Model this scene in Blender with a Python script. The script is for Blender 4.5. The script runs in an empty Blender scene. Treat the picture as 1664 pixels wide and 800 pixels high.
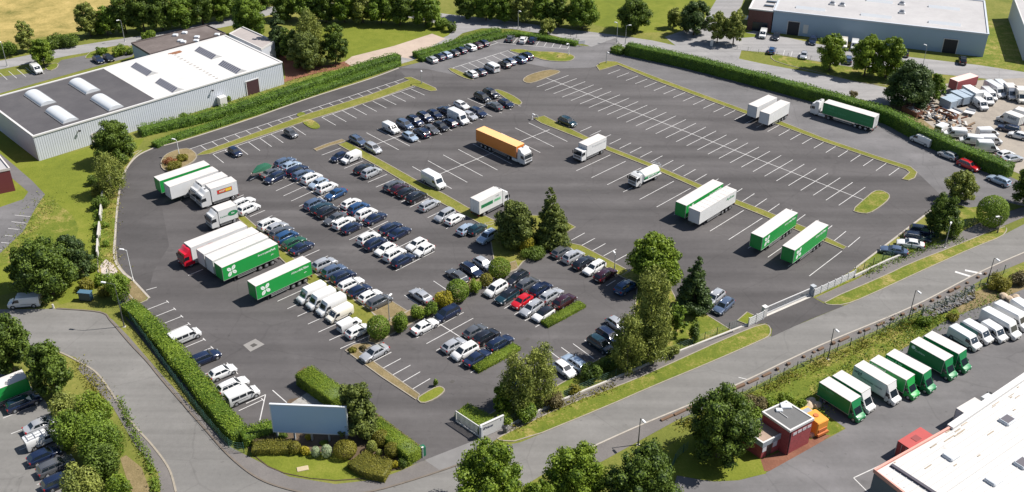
import bpy, bmesh, math, random
import numpy as np
from mathutils import Vector, Matrix, geometry
R = random.Random(7)
NR = np.random.default_rng(11)
scene = bpy.context.scene
COL = scene.collection
rad = math.radians

# ------------------------------------------------------------------ camera and survey
FPX, PITCH, ROLL, CAMH = 1675.11, rad(31.3273), rad(.28294), 101.0
_c, _s = math.cos(PITCH), math.sin(PITCH)
_R0, _U0, FW = Vector((1, 0, 0)), Vector((0, _s, _c)), Vector((0, _c, -_s))
RT = _R0 * math.cos(ROLL) + _U0 * math.sin(ROLL)
UP = -_R0 * math.sin(ROLL) + _U0 * math.cos(ROLL)
CAMP = Vector((0, 0, CAMH))

def S(px, py, z=0.0):
    """survey: the point of the plane at height z that was measured at (px, py) in the photograph"""
    d = FW + RT * ((px - 832) / FPX) + UP * ((400 - py) / FPX)
    t = (z - CAMH) / d.z
    return CAMP + d * t

def P(v):
    d = Vector(v) - CAMP
    k = FPX / d.dot(FW)
    return 832 + k * d.dot(RT), 400 - k * d.dot(UP)

def mpp(v):
    return (Vector(v) - CAMP).dot(FW) / FPX

def tall(base, top_y):
    """height of an upright thing standing at base whose top was measured at image row top_y"""
    lo, hi = 0.0, 40.0
    for _ in range(40):
        m = (lo + hi) / 2
        if P((base.x, base.y, m))[1] > top_y: lo = m
        else: hi = m
    return lo

# ------------------------------------------------------------------ materials
MATS = {}
def _new(name):
    m = bpy.data.materials.new(name); m.use_nodes = True
    nt = m.node_tree
    return m, nt, nt.nodes['Principled BSDF']

def mat(name, col, rough=.6, metal=0, coat=0, var=0, vs=3.0, bump=0, bs=20, spec=None):
    if name in MATS: return MATS[name]
    m, nt, b = _new(name)
    b.inputs['Roughness'].default_value = rough
    b.inputs['Metallic'].default_value = metal
    b.inputs['Coat Weight'].default_value = coat
    b.inputs['Coat Roughness'].default_value = .06
    if spec is not None: b.inputs['Specular IOR Level'].default_value = spec
    b.inputs['Base Color'].default_value = (*col, 1)
    if var or bump:
        tc = nt.nodes.new('ShaderNodeTexCoord')
        n = nt.nodes.new('ShaderNodeTexNoise'); n.inputs['Scale'].default_value = vs; n.inputs['Detail'].default_value = 6
        nt.links.new(tc.outputs['Object'], n.inputs['Vector'])
        if var:
            mx = nt.nodes.new('ShaderNodeMixRGB')
            mx.inputs[1].default_value = (*[max(0, c * (1 - var)) for c in col], 1)
            mx.inputs[2].default_value = (*[min(1, c * (1 + var)) for c in col], 1)
            nt.links.new(n.outputs['Fac'], mx.inputs[0]); nt.links.new(mx.outputs[0], b.inputs['Base Color'])
        if bump:
            n2 = nt.nodes.new('ShaderNodeTexNoise'); n2.inputs['Scale'].default_value = bs
            nt.links.new(tc.outputs['Object'], n2.inputs['Vector'])
            bp = nt.nodes.new('ShaderNodeBump'); bp.inputs['Strength'].default_value = bump
            nt.links.new(n2.outputs['Fac'], bp.inputs['Height']); nt.links.new(bp.outputs['Normal'], b.inputs['Normal'])
    MATS[name] = m
    return m

def ground_mat(name, stops, scales=(.03, .25, 2.5), weights=(.5, .3, .2), rough=.95, warp=0, bump=.2, contrast=1.0, streak=None, spec=.2):
    """layered noise driving a colour ramp: turf, soil, tarmac"""
    if name in MATS: return MATS[name]
    m, nt, b = _new(name)
    N, L = nt.nodes, nt.links
    tc = N.new('ShaderNodeTexCoord')
    acc = None
    for sc, w in zip(scales, weights):
        n = N.new('ShaderNodeTexNoise'); n.inputs['Scale'].default_value = sc; n.inputs['Detail'].default_value = 5
        n.inputs['Roughness'].default_value = .62; n.inputs['Distortion'].default_value = warp
        L.new(tc.outputs['Object'], n.inputs['Vector'])
        mu = N.new('ShaderNodeMath'); mu.operation = 'MULTIPLY'; mu.inputs[1].default_value = w
        L.new(n.outputs['Fac'], mu.inputs[0])
        if acc is None: acc = mu
        else:
            a = N.new('ShaderNodeMath'); a.operation = 'ADD'; L.new(acc.outputs[0], a.inputs[0]); L.new(mu.outputs[0], a.inputs[1]); acc = a
    mr = N.new('ShaderNodeMapRange'); mr.inputs[1].default_value = .5 - .2 / contrast; mr.inputs[2].default_value = .5 + .2 / contrast
    L.new(acc.outputs[0], mr.inputs[0])
    cr = N.new('ShaderNodeValToRGB'); L.new(mr.outputs[0], cr.inputs[0])
    e = cr.color_ramp.elements
    while len(e) < len(stops): e.new(.5)
    for k, (p, c) in enumerate(stops): e[k].position = p; e[k].color = (*c, 1)
    out = cr.outputs[0]
    if streak:
        ang, sx, amt = streak                      # long wheel-worn streaks lying along one direction of the tarmac
        mp = N.new('ShaderNodeMapping'); mp.inputs['Rotation'].default_value = (0, 0, ang); mp.inputs['Scale'].default_value = (.012, sx, 1)
        L.new(tc.outputs['Object'], mp.inputs['Vector'])
        n = N.new('ShaderNodeTexNoise'); n.inputs['Scale'].default_value = 1; n.inputs['Detail'].default_value = 4
        L.new(mp.outputs[0], n.inputs['Vector'])
        mr2 = N.new('ShaderNodeMapRange'); mr2.inputs[1].default_value = .35; mr2.inputs[2].default_value = .68
        mr2.inputs[3].default_value = 1 - amt; mr2.inputs[4].default_value = 1 + amt
        L.new(n.outputs['Fac'], mr2.inputs[0])
        mx = N.new('ShaderNodeVectorMath'); mx.operation = 'SCALE'; L.new(out, mx.inputs[0]); L.new(mr2.outputs[0], mx.inputs['Scale']); out = mx.outputs[0]
    if streak:
        for sc_, lo, hi, k_ in ((.35, .62, .76, .86), (1.3, .66, .76, .78), (.10, .52, .66, 1.08)):   # oil marks, drips, paler worn patches
            n = N.new('ShaderNodeTexNoise'); n.inputs['Scale'].default_value = sc_; n.inputs['Detail'].default_value = 3; n.inputs['Distortion'].default_value = .5
            L.new(tc.outputs['Object'], n.inputs['Vector'])
            q = N.new('ShaderNodeMapRange'); q.inputs[1].default_value = lo; q.inputs[2].default_value = hi; q.inputs[3].default_value = 1; q.inputs[4].default_value = k_
            L.new(n.outputs['Fac'], q.inputs[0])
            mx = N.new('ShaderNodeVectorMath'); mx.operation = 'SCALE'; L.new(out, mx.inputs[0]); L.new(q.outputs[0], mx.inputs['Scale']); out = mx.outputs[0]
        vo = N.new('ShaderNodeTexVoronoi'); vo.feature = 'DISTANCE_TO_EDGE'; vo.inputs['Scale'].default_value = .055; vo.inputs['Randomness'].default_value = 1
        wn = N.new('ShaderNodeTexNoise'); wn.inputs['Scale'].default_value = .25; wn.inputs['Detail'].default_value = 4; L.new(tc.outputs['Object'], wn.inputs['Vector'])
        wm = N.new('ShaderNodeMixRGB'); wm.blend_type = 'ADD'; wm.inputs[0].default_value = 3.0; L.new(tc.outputs['Object'], wm.inputs[1]); L.new(wn.outputs['Color'], wm.inputs[2]); L.new(wm.outputs[0], vo.inputs['Vector'])
        q = N.new('ShaderNodeMapRange'); q.inputs[1].default_value = .002; q.inputs[2].default_value = .008; q.inputs[3].default_value = .90; q.inputs[4].default_value = 1   # old joints and cracks
        L.new(vo.outputs['Distance'], q.inputs[0]); mx = N.new('ShaderNodeVectorMath'); mx.operation = 'SCALE'; L.new(out, mx.inputs[0]); L.new(q.outputs[0], mx.inputs['Scale']); out = mx.outputs[0]
    L.new(out, b.inputs['Base Color'])
    b.inputs['Roughness'].default_value = rough; b.inputs['Specular IOR Level'].default_value = spec
    if bump:
        n2 = N.new('ShaderNodeTexNoise'); n2.inputs['Scale'].default_value = 3.0; n2.inputs['Detail'].default_value = 8
        L.new(tc.outputs['Object'], n2.inputs['Vector'])
        bp = N.new('ShaderNodeBump'); bp.inputs['Strength'].default_value = bump; bp.inputs['Distance'].default_value = .15
        L.new(n2.outputs['Fac'], bp.inputs['Height']); L.new(bp.outputs['Normal'], b.inputs['Normal'])
    MATS[name] = m
    return m

def leaf_mat(name, dark, light, vs=.6, trans=.3, tint=None):
    if name in MATS: return MATS[name]
    m, nt, b = _new(name); N, L = nt.nodes, nt.links
    tc = N.new('ShaderNodeTexCoord')
    n = N.new('ShaderNodeTexNoise'); n.inputs['Scale'].default_value = vs; n.inputs['Detail'].default_value = 3
    L.new(tc.outputs['Object'], n.inputs['Vector'])
    at = N.new('ShaderNodeAttribute'); at.attribute_name = 'leafrand'
    ad = N.new('ShaderNodeMath'); ad.operation = 'ADD'; L.new(n.outputs['Fac'], ad.inputs[0]); L.new(at.outputs['Fac'], ad.inputs[1])
    gl = N.new('ShaderNodeNewGeometry'); nb = N.new('ShaderNodeTexNoise'); nb.inputs['Scale'].default_value = .16; nb.inputs['Detail'].default_value = 3; L.new(gl.outputs['Position'], nb.inputs['Vector'])   # stand to stand variation
    am = N.new('ShaderNodeMath'); am.operation = 'MULTIPLY_ADD'; am.inputs[1].default_value = 1.1; am.inputs[2].default_value = -.55; L.new(nb.outputs['Fac'], am.inputs[0]); a2 = N.new('ShaderNodeMath'); a2.operation = 'ADD'; L.new(ad.outputs[0], a2.inputs[0]); L.new(am.outputs[0], a2.inputs[1]); ad = a2
    mr = N.new('ShaderNodeMapRange'); mr.inputs[1].default_value = .45; mr.inputs[2].default_value = 1.5; L.new(ad.outputs[0], mr.inputs[0])
    cr = N.new('ShaderNodeValToRGB'); cr.color_ramp.elements[0].color = (*dark, 1); cr.color_ramp.elements[1].color = (*light, 1)
    if tint:
        e = cr.color_ramp.elements.new(.9); e.color = (*tint, 1); cr.color_ramp.elements[1].position = .72
        cr.color_ramp.elements[1].color = (*light, 1)
    L.new(mr.outputs[0], cr.inputs[0])
    L.new(cr.outputs[0], b.inputs['Base Color']); b.inputs['Roughness'].default_value = .55; b.inputs['Specular IOR Level'].default_value = .25
    tr = N.new('ShaderNodeBsdfTranslucent'); L.new(cr.outputs[0], tr.inputs['Color'])
    mx = N.new('ShaderNodeMixShader'); mx.inputs[0].default_value = trans
    L.new(b.outputs[0], mx.inputs[1]); L.new(tr.outputs[0], mx.inputs[2])
    L.new(mx.outputs[0], N['Material Output'].inputs['Surface'])
    MATS[name] = m
    return m

# ------------------------------------------------------------------ object helpers
def link(o, parent=None):
    COL.objects.link(o)
    if parent is not None: o.parent = parent
    return o

def tag(o, label, cat, group=None):
    o['label'] = label; o['category'] = cat
    if group: o['group'] = group
    return o

def thing(name, label, cat, loc=(0, 0, 0), rz=0, group=None):
    o = bpy.data.objects.new(name, None); o.location = loc; o.rotation_euler = (0, 0, rz); o.empty_display_size = .2
    link(o); return tag(o, label, cat, group)

def kindof(o, k): o['kind'] = k; return o

class MB:
    def __init__(s): s.v, s.f, s.m = [], [], []
    def add(s, vs, fs, mi=0):
        o = len(s.v); s.v += [tuple(v) for v in vs]
        for f in fs: s.f.append(tuple(i + o for i in f)); s.m.append(mi)
        return s
    def quad(s, a, b, c, d, mi=0): return s.add([a, b, c, d], [(0, 1, 2, 3)], mi)
    def box(s, x0, x1, y0, y1, z0, z1, mi=0, ch=0.0, M=None):
        if ch <= 0:
            vs = [(x, y, z) for z in (z0, z1) for x, y in ((x0, y0), (x1, y0), (x1, y1), (x0, y1))]
            fs = [(3, 2, 1, 0), (4, 5, 6, 7), (0, 1, 5, 4), (1, 2, 6, 5), (2, 3, 7, 6), (3, 0, 4, 7)]
        else:                                                      # octagonal plan and chamfered top edge
            c = ch
            def ring(ix, z): return [(x0 + ix + c, y0 + ix, z), (x1 - ix - c, y0 + ix, z), (x1 - ix, y0 + ix + c, z), (x1 - ix, y1 - ix - c, z),
                                     (x1 - ix - c, y1 - ix, z), (x0 + ix + c, y1 - ix, z), (x0 + ix, y1 - ix - c, z), (x0 + ix, y0 + ix + c, z)]
            vs = ring(0, z0) + ring(0, z1 - c) + ring(c * .7, z1)
            fs = [tuple(range(7, -1, -1)), tuple(range(16, 24))]
            for k in (0, 8):
                for i in range(8): fs.append((k + i, k + (i + 1) % 8, k + 8 + (i + 1) % 8, k + 8 + i))
        if M is not None: vs = [M @ Vector(v) for v in vs]
        return s.add(vs, fs, mi)
    def tube(s, a, b, r0, r1=None, n=8, mi=0, cap=True):
        r1 = r0 if r1 is None else r1
        a, b = Vector(a), Vector(b); d = (b - a).normalized()
        u = d.orthogonal().normalized(); w = d.cross(u)
        vs = [c + (u * math.cos(2 * math.pi * i / n) + w * math.sin(2 * math.pi * i / n)) * r for c, r in ((a, r0), (b, r1)) for i in range(n)]
        fs = [(i, (i + 1) % n, n + (i + 1) % n, n + i) for i in range(n)]
        if cap: fs += [tuple(range(n - 1, -1, -1)), tuple(range(n, 2 * n))]
        return s.add(vs, fs, mi)
    def loft(s, secs, mi=0, caps=True, closed=False):
        n = len(secs[0]); vs = [p for q in secs for p in q]; fs = []
        for i in range(len(secs) - 1):
            for j in range(n if closed else n - 1):
                k = (j + 1) % n
                fs.append((i * n + j, i * n + k, (i + 1) * n + k, (i + 1) * n + j))
        if caps: fs += [tuple(range(n - 1, -1, -1)), tuple((len(secs) - 1) * n + j for j in range(n))]
        return s.add(vs, fs, mi)
    def prism(s, pts, z0, z1, mi=0, mtop=None, bottom=False):
        n = len(pts)
        tri = geometry.tessellate_polygon([[Vector((p[0], p[1], 0)) for p in pts]])
        vs = [(p[0], p[1], z1) for p in pts] + [(p[0], p[1], z0) for p in pts]
        s.add(vs, [(i, (i + 1) % n, n + (i + 1) % n, n + i) for i in range(n)], mi)
        top = []
        for t in tri:
            a, b, c = (Vector((pts[i][0], pts[i][1], 0)) for i in t)
            top.append(tuple(t) if (b - a).cross(c - a).z > 0 else tuple(reversed(t)))
        s.add(vs[:n], top, mi if mtop is None else mtop)
        return s
    def mesh(s, name, mats, smooth=None):
        me = bpy.data.meshes.new(name); me.from_pydata(s.v, [], s.f)
        for m in (mats if isinstance(mats, (list, tuple)) else [mats]): me.materials.append(m)
        me.polygons.foreach_set('material_index', s.m)
        bm = bmesh.new(); bm.from_mesh(me); bmesh.ops.remove_doubles(bm, verts=bm.verts, dist=.0004)
        bmesh.ops.recalc_face_normals(bm, faces=bm.faces); bm.to_mesh(me); bm.free()
        if smooth:
            me.shade_smooth(); me.set_sharp_from_angle(angle=rad(smooth))
        return me
    def build(s, name, mats, parent=None, smooth=None):
        return link(bpy.data.objects.new(name, s.mesh(name, mats, smooth)), parent)

_k = [0, 0]
def flat_poly(name, pts, z, m, kind='structure'):
    """a level sheet of ground from surveyed outline points"""
    w = [S(*p) for p in pts]; _k[0] += 1; z = z + _k[0] * .00004
    tri = geometry.tessellate_polygon([[Vector((p.x, p.y, 0)) for p in w]])
    fs = []
    for t in tri:
        a, b, c = (w[i] for i in t)
        fs.append(tuple(t) if (b - a).cross(c - a).z > 0 else tuple(reversed(t)))
    me = bpy.data.meshes.new(name); me.from_pydata([(p.x, p.y, z) for p in w], [], fs); me.materials.append(m)
    o = link(bpy.data.objects.new(name, me)); o['kind'] = kind
    return o

def round_poly(pts, it=2):
    for _ in range(it):
        q = []
        for i in range(len(pts)):
            a, b = pts[i], pts[(i + 1) % len(pts)]
            q += [(a[0] * .75 + b[0] * .25, a[1] * .75 + b[1] * .25), (a[0] * .25 + b[0] * .75, a[1] * .25 + b[1] * .75)]
        pts = q
    return pts

def smooth_line(pts, n=6):
    out = []
    P_ = [pts[0]] + list(pts) + [pts[-1]]
    for i in range(1, len(P_) - 2):
        p0, p1, p2, p3 = (Vector(P_[k][:2]) for k in (i - 1, i, i + 1, i + 2))
        for k in range(n):
            t = k / n
            q = .5 * ((2 * p1) + (p2 - p0) * t + (2 * p0 - 5 * p1 + 4 * p2 - p3) * t * t + (3 * p1 - p0 - 3 * p2 + p3) * t ** 3)
            out.append((q.x, q.y))
    out.append(tuple(pts[-1][:2]))
    return out

def ribbon(mb, wpts, w, z0, z1, mi=0, closed=False):
    """kerb-like strip of width w along world points"""
    n = len(wpts); L_, R_ = [], []
    for i in range(n):
        a = wpts[(i - 1) % n] if (closed or i > 0) else wpts[i]
        b = wpts[(i + 1) % n] if (closed or i < n - 1) else wpts[i]
        d = Vector((b[0] - a[0], b[1] - a[1])).normalized(); nn = Vector((-d.y, d.x)) * (w / 2)
        L_.append((wpts[i][0] + nn.x, wpts[i][1] + nn.y)); R_.append((wpts[i][0] - nn.x, wpts[i][1] - nn.y))
    secs = [[(R_[i][0], R_[i][1], z0), (R_[i][0], R_[i][1], z1), (L_[i][0], L_[i][1], z1), (L_[i][0], L_[i][1], z0)] for i in range(n)]
    if closed: secs.append(secs[0])
    mb.loft(secs, mi, caps=not closed)

def bed(name, pts, m, h=.12, kerb=True, it=1, km=None):
    q = round_poly(pts, it) if it else pts
    w = [S(*p) for p in q]; _k[1] += 1; h = h + _k[1] * .0006
    mb = MB(); mb.prism([(p.x, p.y) for p in w], -.05, h)
    o = mb.build(name, m); o['kind'] = 'structure'
    if kerb:
        kb = MB(); ribbon(kb, [(p.x, p.y) for p in w], .18, 0, h + .025, closed=True)
        k = kb.build('kerb', km or M_KERB); k['kind'] = 'structure'
    return o

def kerb_line(name, pts, w=.2, h=.12, m=None, sm=True):
    q = smooth_line(pts) if sm else pts
    _k[1] += 1; h = h + _k[1] * .0006
    mb = MB(); ribbon(mb, [(p.x, p.y) for p in (S(*a) for a in q)], w, 0, h)
    o = mb.build(name, m or M_KERB); o['kind'] = 'structure'; return o

# ------------------------------------------------------------------ foliage
def quads_obj(name, cen, nrm, sx, sy, rnd, mats, parent=None, extra=None):
    """many leaf-sized faces as one mesh; cen, nrm (n,3); sizes (n,)"""
    n = len(cen)
    nrm = nrm / np.maximum(1e-6, np.linalg.norm(nrm, axis=1, keepdims=True))
    ref = NR.normal(size=(n, 3))
    u = np.cross(nrm, ref); u /= np.maximum(1e-6, np.linalg.norm(u, axis=1, keepdims=True))
    v = np.cross(nrm, u)
    u = u * sx[:, None] * .5; v = v * sy[:, None] * .5
    co = np.stack([cen - u, cen - v * .9 + u * .1, cen + u, cen + v], 1).reshape(-1, 3)
    nv = 4 * n; faces_idx = np.arange(nv, dtype=np.int32)
    ev, ef = (np.zeros((0, 3)), []) if extra is None else extra
    me = bpy.data.meshes.new(name)
    me.vertices.add(nv + len(ev)); me.vertices.foreach_set('co', np.concatenate([co, ev]).astype(np.float32).ravel())
    li = list(); 
    ecount = len(ef)
    eidx = np.array([i + nv for f in ef for i in f], dtype=np.int32)
    allidx = np.concatenate([faces_idx, eidx]) if ecount else faces_idx
    me.loops.add(len(allidx)); me.loops.foreach_set('vertex_index', allidx.astype(np.int32))
    me.polygons.add(n + ecount)
    starts = np.concatenate([np.arange(n) * 4, nv + np.cumsum([0] + [len(f) for f in ef])[:-1]]) if ecount else np.arange(n) * 4
    me.polygons.foreach_set('loop_start', starts.astype(np.int32))
    at = me.attributes.new('leafrand', 'FLOAT', 'FACE')
    at.data.foreach_set('value', np.concatenate([rnd, np.full(ecount, .0)]).astype(np.float32))
    me.update(calc_edges=True); me.validate()
    for m in (mats if isinstance(mats, (list, tuple)) else [mats]): me.materials.append(m)
    return link(bpy.data.objects.new(name, me), parent)

def blob_points(n, lobes, shell=.55):
    """points spread through a union of ellipsoids (lobes: rows cx cy cz rx ry rz), with outward normals"""
    lob = np.array(lobes, float); vol = (lob[:, 3] * lob[:, 4] * lob[:, 5]) ** .67
    k = NR.choice(len(lob), n, p=vol / vol.sum())
    d = NR.normal(size=(n, 3)); d /= np.linalg.norm(d, axis=1, keepdims=True)
    r = shell + (1.06 - shell) * NR.random(n) ** .7
    p = lob[k, :3] + d * lob[k, 3:6] * r[:, None]
    return p, d + NR.normal(size=(n, 3)) * .45, k

ICO = None
def core_blobs(lobes, f=.62):
    global ICO
    if ICO is None:
        bm = bmesh.new(); bmesh.ops.create_icosphere(bm, subdivisions=1, radius=1)
        ICO = (np.array([v.co[:] for v in bm.verts]), [tuple(v.index for v in fc.verts) for fc in bm.faces]); bm.free()
    vs, fs = [], []
    for l in lobes:
        o = sum(len(a) for a in vs)
        vs.append(np.array(l[:3]) + ICO[0] * np.array(l[3:6]) * f * (1 + .15 * NR.normal(size=(len(ICO[0]), 1))))
        fs += [tuple(i + o for i in t) for t in ICO[1]]
    return np.concatenate(vs), fs

def trunk_mesh(parent, h, r, limbs, top, m, lean=(0, 0)):
    mb = MB(); q = [(0, 0, -.1, r * 1.25), (lean[0] * .3, lean[1] * .3, h * .35, r), (lean[0], lean[1], h, r * .5)]
    for a, b in zip(q, q[1:]): mb.tube(a[:3], b[:3], a[3], b[3], 7)
    for l in limbs:
        z0 = h * R.uniform(.55, .95); mb.tube((lean[0] * z0 / h, lean[1] * z0 / h, z0), l, r * .38, r * .12, 5)
    return mb.build('trunk', m, parent, 60)

def tree(kind, base, top, wpx, label, m, name=None, group=None, dens=1.0, leaf=.5, cat='tree', hh=None, zc=None):
    """base: surveyed foot; top: image row of the tip; wpx: crown width in photo pixels"""
    b = S(*base) if zc is None else S(base[0], base[1], zc)
    b.z = 0
    h = hh if hh else tall(b, top)
    w = wpx * mpp((b.x, b.y, h * .6)); r = w / 2
    nm = name or {'broad': 'broadleaf_tree', 'conifer': 'conifer_tree', 'birch': 'birch_tree', 'pine': 'pine_tree', 'bush': 'bush', 'ball': 'clipped_shrub'}[kind]
    lobes = []
    if kind in ('broad', 'pine', 'birch'):
        z0 = h * {'broad': .10, 'pine': .06, 'birch': .08}[kind]
        n = int(30 + 3.2 * r * 2)
        sq = R.uniform(.82, 1.0); ax = R.uniform(0, 3)             # crowns are not round in plan
        for i in range(n):
            t = (i + .5) / n
            zz = z0 + (h - z0) * (.06 + .88 * t)
            prof = math.sin(math.pi * min(1, (.13 + .8 * t) ** (.85 if kind == 'broad' else .72 if kind == 'birch' else .62))) ** .6
            a = i * 2.4 + R.uniform(-.7, .7); rr = r * prof * R.uniform(.45, .98) * (sq if math.sin(a + ax) > 0 else 1)
            s = r * R.uniform(.15, .31) * (.75 + .45 * prof)
            sz = s * (R.uniform(.65, 1.0) if kind != 'birch' else R.uniform(1.0, 1.7))
            lobes.append((math.cos(a) * rr, math.sin(a) * rr, min(zz + R.uniform(-.05, .05) * h, h - sz * .85), s, s, sz))
        lobes.append((0, 0, z0 + (h - z0) * .48, r * .60, r * .60, (h - z0) * .38))
    elif kind == 'conifer':
        n = 26
        for i in range(n):
            t = (i + .3) / n; zz = h * (.07 + .88 * t); rr = r * (1 - t) ** .62 * R.uniform(.85, 1.12)
            for k in range(max(2, int(6 * (1 - t)) + 1)):
                a = R.uniform(0, 6.28); q = rr * R.uniform(.3, .82); s = max(.35, rr * .40)
                lobes.append((math.cos(a) * q, math.sin(a) * q, zz - q * .12, s, s, max(.28, s * .6)))
    elif kind == 'bush':
        n = 9
        for i in range(n):
            a = i * 2.4; rr = r * R.uniform(.1, .65); s = r * R.uniform(.35, .5)
            lobes.append((math.cos(a) * rr, math.sin(a) * rr, h * R.uniform(.3, .62), s, s, h * R.uniform(.26, .38)))
    else:
        lobes = [(0, 0, h * .5, r * .95, r * .95, h * .5)]
    area = sum(4 * 3.14 * ((l[3] * l[4] + l[4] * l[5]) / 2) for l in lobes)
    leaf = leaf * .72
    n = int(min(15000, max(700, area * dens * (1.35 if kind != 'ball' else 2.6) / (leaf * leaf * .62))))
    p, nr, k = blob_points(n, lobes, .62 if kind != 'ball' else .9)
    keep = p[:, 2] > .05
    p, nr, k = p[keep], nr[keep], k[keep]
    if kind == 'birch': nr[:, 2] *= .6; p += NR.normal(size=p.shape) * .22
    sc = leaf * NR.uniform(.65, 1.35, len(p))
    lobr = NR.random(len(lobes)) * .55
    rnd = lobr[k] + NR.random(len(p)) * .5
    ex = core_blobs(lobes, .66 if kind != 'ball' else .9) if kind in ('ball', 'bush', 'broad', 'pine', 'conifer') else core_blobs(lobes[:-1], .35)
    if kind in ('bush', 'ball'):
        o = quads_obj(nm, p, nr, sc, sc * .75, rnd, m); o.location = b
        tag(o, label, cat, group)
        return o
    t = thing(nm, label, cat, b, R.uniform(0, 6.28), group)
    quads_obj('crown', p, nr, sc, sc * (.75 if kind != 'birch' else .55), rnd, m, t, ex)
    trunk_mesh(t, h * .62, max(.12, r * .055), [l[:3] for l in lobes[2:9:2]] if kind != 'conifer' else [], h, M_BARKB if kind == 'birch' else M_BARK)
    return t

def hedge(name, pts, w, h, label, m, z_at_top=True, leaf=.3, dens=1.0, lump=.0, group=None, sm=True, cat='hedge'):
    """clipped hedge along a surveyed line (measured at the middle of its top)"""
    q = smooth_line(pts, 5) if sm and len(pts) > 2 else pts
    wp = [S(p[0], p[1], h if z_at_top else 0) for p in q]
    wp = [Vector((p.x, p.y)) for p in wp]
    C, Nn, core = [], [], MB()
    secs = []; dist = 0; segs = []
    for a, b in zip(wp, wp[1:]): segs.append((a, b, (b - a).length))
    tot = sum(s[2] for s in segs)
    n = int(tot * (w + 2 * h) * dens * 1.5 / (leaf * leaf))
    n = min(n, 60000)
    lens = np.array([s[2] for s in segs]); ks = NR.choice(len(segs), n, p=lens / lens.sum())
    A = np.array([s[0] for s in segs])[ks]; B = np.array([s[1] for s in segs])[ks]
    t = NR.random(n)[:, None]; c = A + (B - A) * t
    d = (B - A) / np.linalg.norm(B - A, axis=1, keepdims=True); nn = np.stack([-d[:, 1], d[:, 0]], 1)
    al = (c * 1.0)
    wob = 1 + lump * (np.sin(al[:, 0] * 1.1 + al[:, 1] * .7) + np.sin(al[:, 0] * .37 - al[:, 1] * .53 + 1.3) + .6 * np.sin(al[:, 0] * 2.3 + al[:, 1] * 1.9))
    per = NR.random(n) * (w + 2 * h); hw = w / 2 * wob; hh = h * wob
    top = per < w; left = (per >= w) & (per < w + h)
    off = np.where(top, (per / w * 2 - 1) * hw, np.where(left, hw, -hw)); zz = np.where(top, hh, np.where(left, (per - w) / h * hh, (per - w - h) / h * hh))
    zz = np.clip(zz - np.where(top, NR.random(n) * .12, 0), .03, None)
    off = off - np.sign(off) * NR.random(n) * .12
    rr = .25                                                      # soften the arris
    pos = np.concatenate([c + nn * off[:, None], zz[:, None]], 1) + NR.normal(size=(n, 3)) * leaf * .22
    nz = np.where(top[:, None], np.array([0, 0, 1.0]), np.concatenate([nn * np.sign(off)[:, None], np.zeros((n, 1))], 1)) + NR.normal(size=(n, 3)) * .5
    sc = leaf * NR.uniform(.7, 1.3, n)
    ww = []
    mb = MB()
    def sec(p, dd, k):
        nv = Vector((-dd.y, dd.x)); hw2, h2 = (w / 2 * k - .1), h * k - .1
        return [(*(p + nv * -hw2), .0), (*(p + nv * -hw2), h2 * .93), (*(p + nv * -hw2 * .85), h2), (*(p + nv * hw2 * .85), h2), (*(p + nv * hw2), h2 * .93), (*(p + nv * hw2), 0)]
    ss = []
    for i, p in enumerate(wp):
        a = wp[max(0, i - 1)]; b = wp[min(len(wp) - 1, i + 1)]
        ss.append(sec(p, (b - a).normalized(), 1 - lump * 1.3))
    mb.loft(ss)
    ends = 0
    for e, o_ in ((0, 1), (-1, -2)):                              # leafy end faces
        d0 = (wp[e] - wp[o_]).normalized(); nv = Vector((-d0.y, d0.x)); k = int(w * h * 1.5 / leaf ** 2) + 5
        po = np.array([[*(wp[e] + nv * R.uniform(-w / 2, w / 2) + d0 * R.uniform(0, .1)), R.uniform(.02, h)] for _ in range(k)])
        pos = np.concatenate([pos, po]); nz = np.concatenate([nz, np.array([[d0.x, d0.y, .2]] * k) + NR.normal(size=(k, 3)) * .4]); sc = np.concatenate([sc, np.full(k, leaf)])
    rnd = NR.random(len(pos)) * .9
    ctr = np.array([wp[len(wp) // 2].x, wp[len(wp) // 2].y, 0])
    pos = pos - ctr; ev = np.array(mb.v) - ctr
    o = quads_obj(name, pos, nz, sc, sc * .75, rnd, m, None, (ev, mb.f)); o.location = Vector(ctr)
    return tag(o, label, cat, group)
# ------------------------------------------------------------------ vehicle paint and trim
GLASS = mat('car_glass', (.012, .018, .024), .06, 0, .6, spec=.6)
TYRE = mat('tyre_rubber', (.018, .018, .018), .8)
RIM = mat('wheel_rim', (.42, .43, .45), .35, .7)
TRIM = mat('black_trim', (.02, .02, .022), .55)
LAMP = mat('headlamp_glass', (.75, .77, .8), .12, .2, .5)
TAIL = mat('tail_lamp', (.32, .012, .012), .25, 0, .5)
PLATE = mat('number_plate', (.7, .7, .66), .5)
CHROME = mat('bright_trim', (.6, .6, .6), .2, 1)
PAINT = {
    'white': ((.60, .60, .595), 0), 'cream': ((.66, .62, .54), 0), 'silver': ((.42, .43, .45), .35), 'grey': ((.10, .105, .115), .3),
    'black': ((.012, .013, .018), 0), 'navy': ((.010, .018, .048), .1), 'blue': ((.018, .060, .15), .1), 'slate': ((.085, .12, .19), .3),
    'teal': ((.008, .03, .042), .1), 'green': ((.012, .075, .035), .1), 'red': ((.42, .008, .014), 0), 'maroon': ((.035, .008, .014), .1),
    'pale': ((.34, .42, .52), .3), 'truckgreen': ((.012, .27, .05), 0), 'deepgreen': ((.008, .17, .055), 0), 'orange': ((.62, .20, .03), 0), 'truckred': ((.55, .012, .03), 0),
}
WORD = {'white': 'white', 'cream': 'cream', 'silver': 'silver', 'grey': 'dark grey', 'black': 'black', 'navy': 'navy blue', 'blue': 'bright blue', 'slate': 'slate blue',
        'teal': 'dark teal', 'green': 'dark green', 'red': 'red', 'maroon': 'maroon', 'pale': 'pale blue'}
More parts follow.
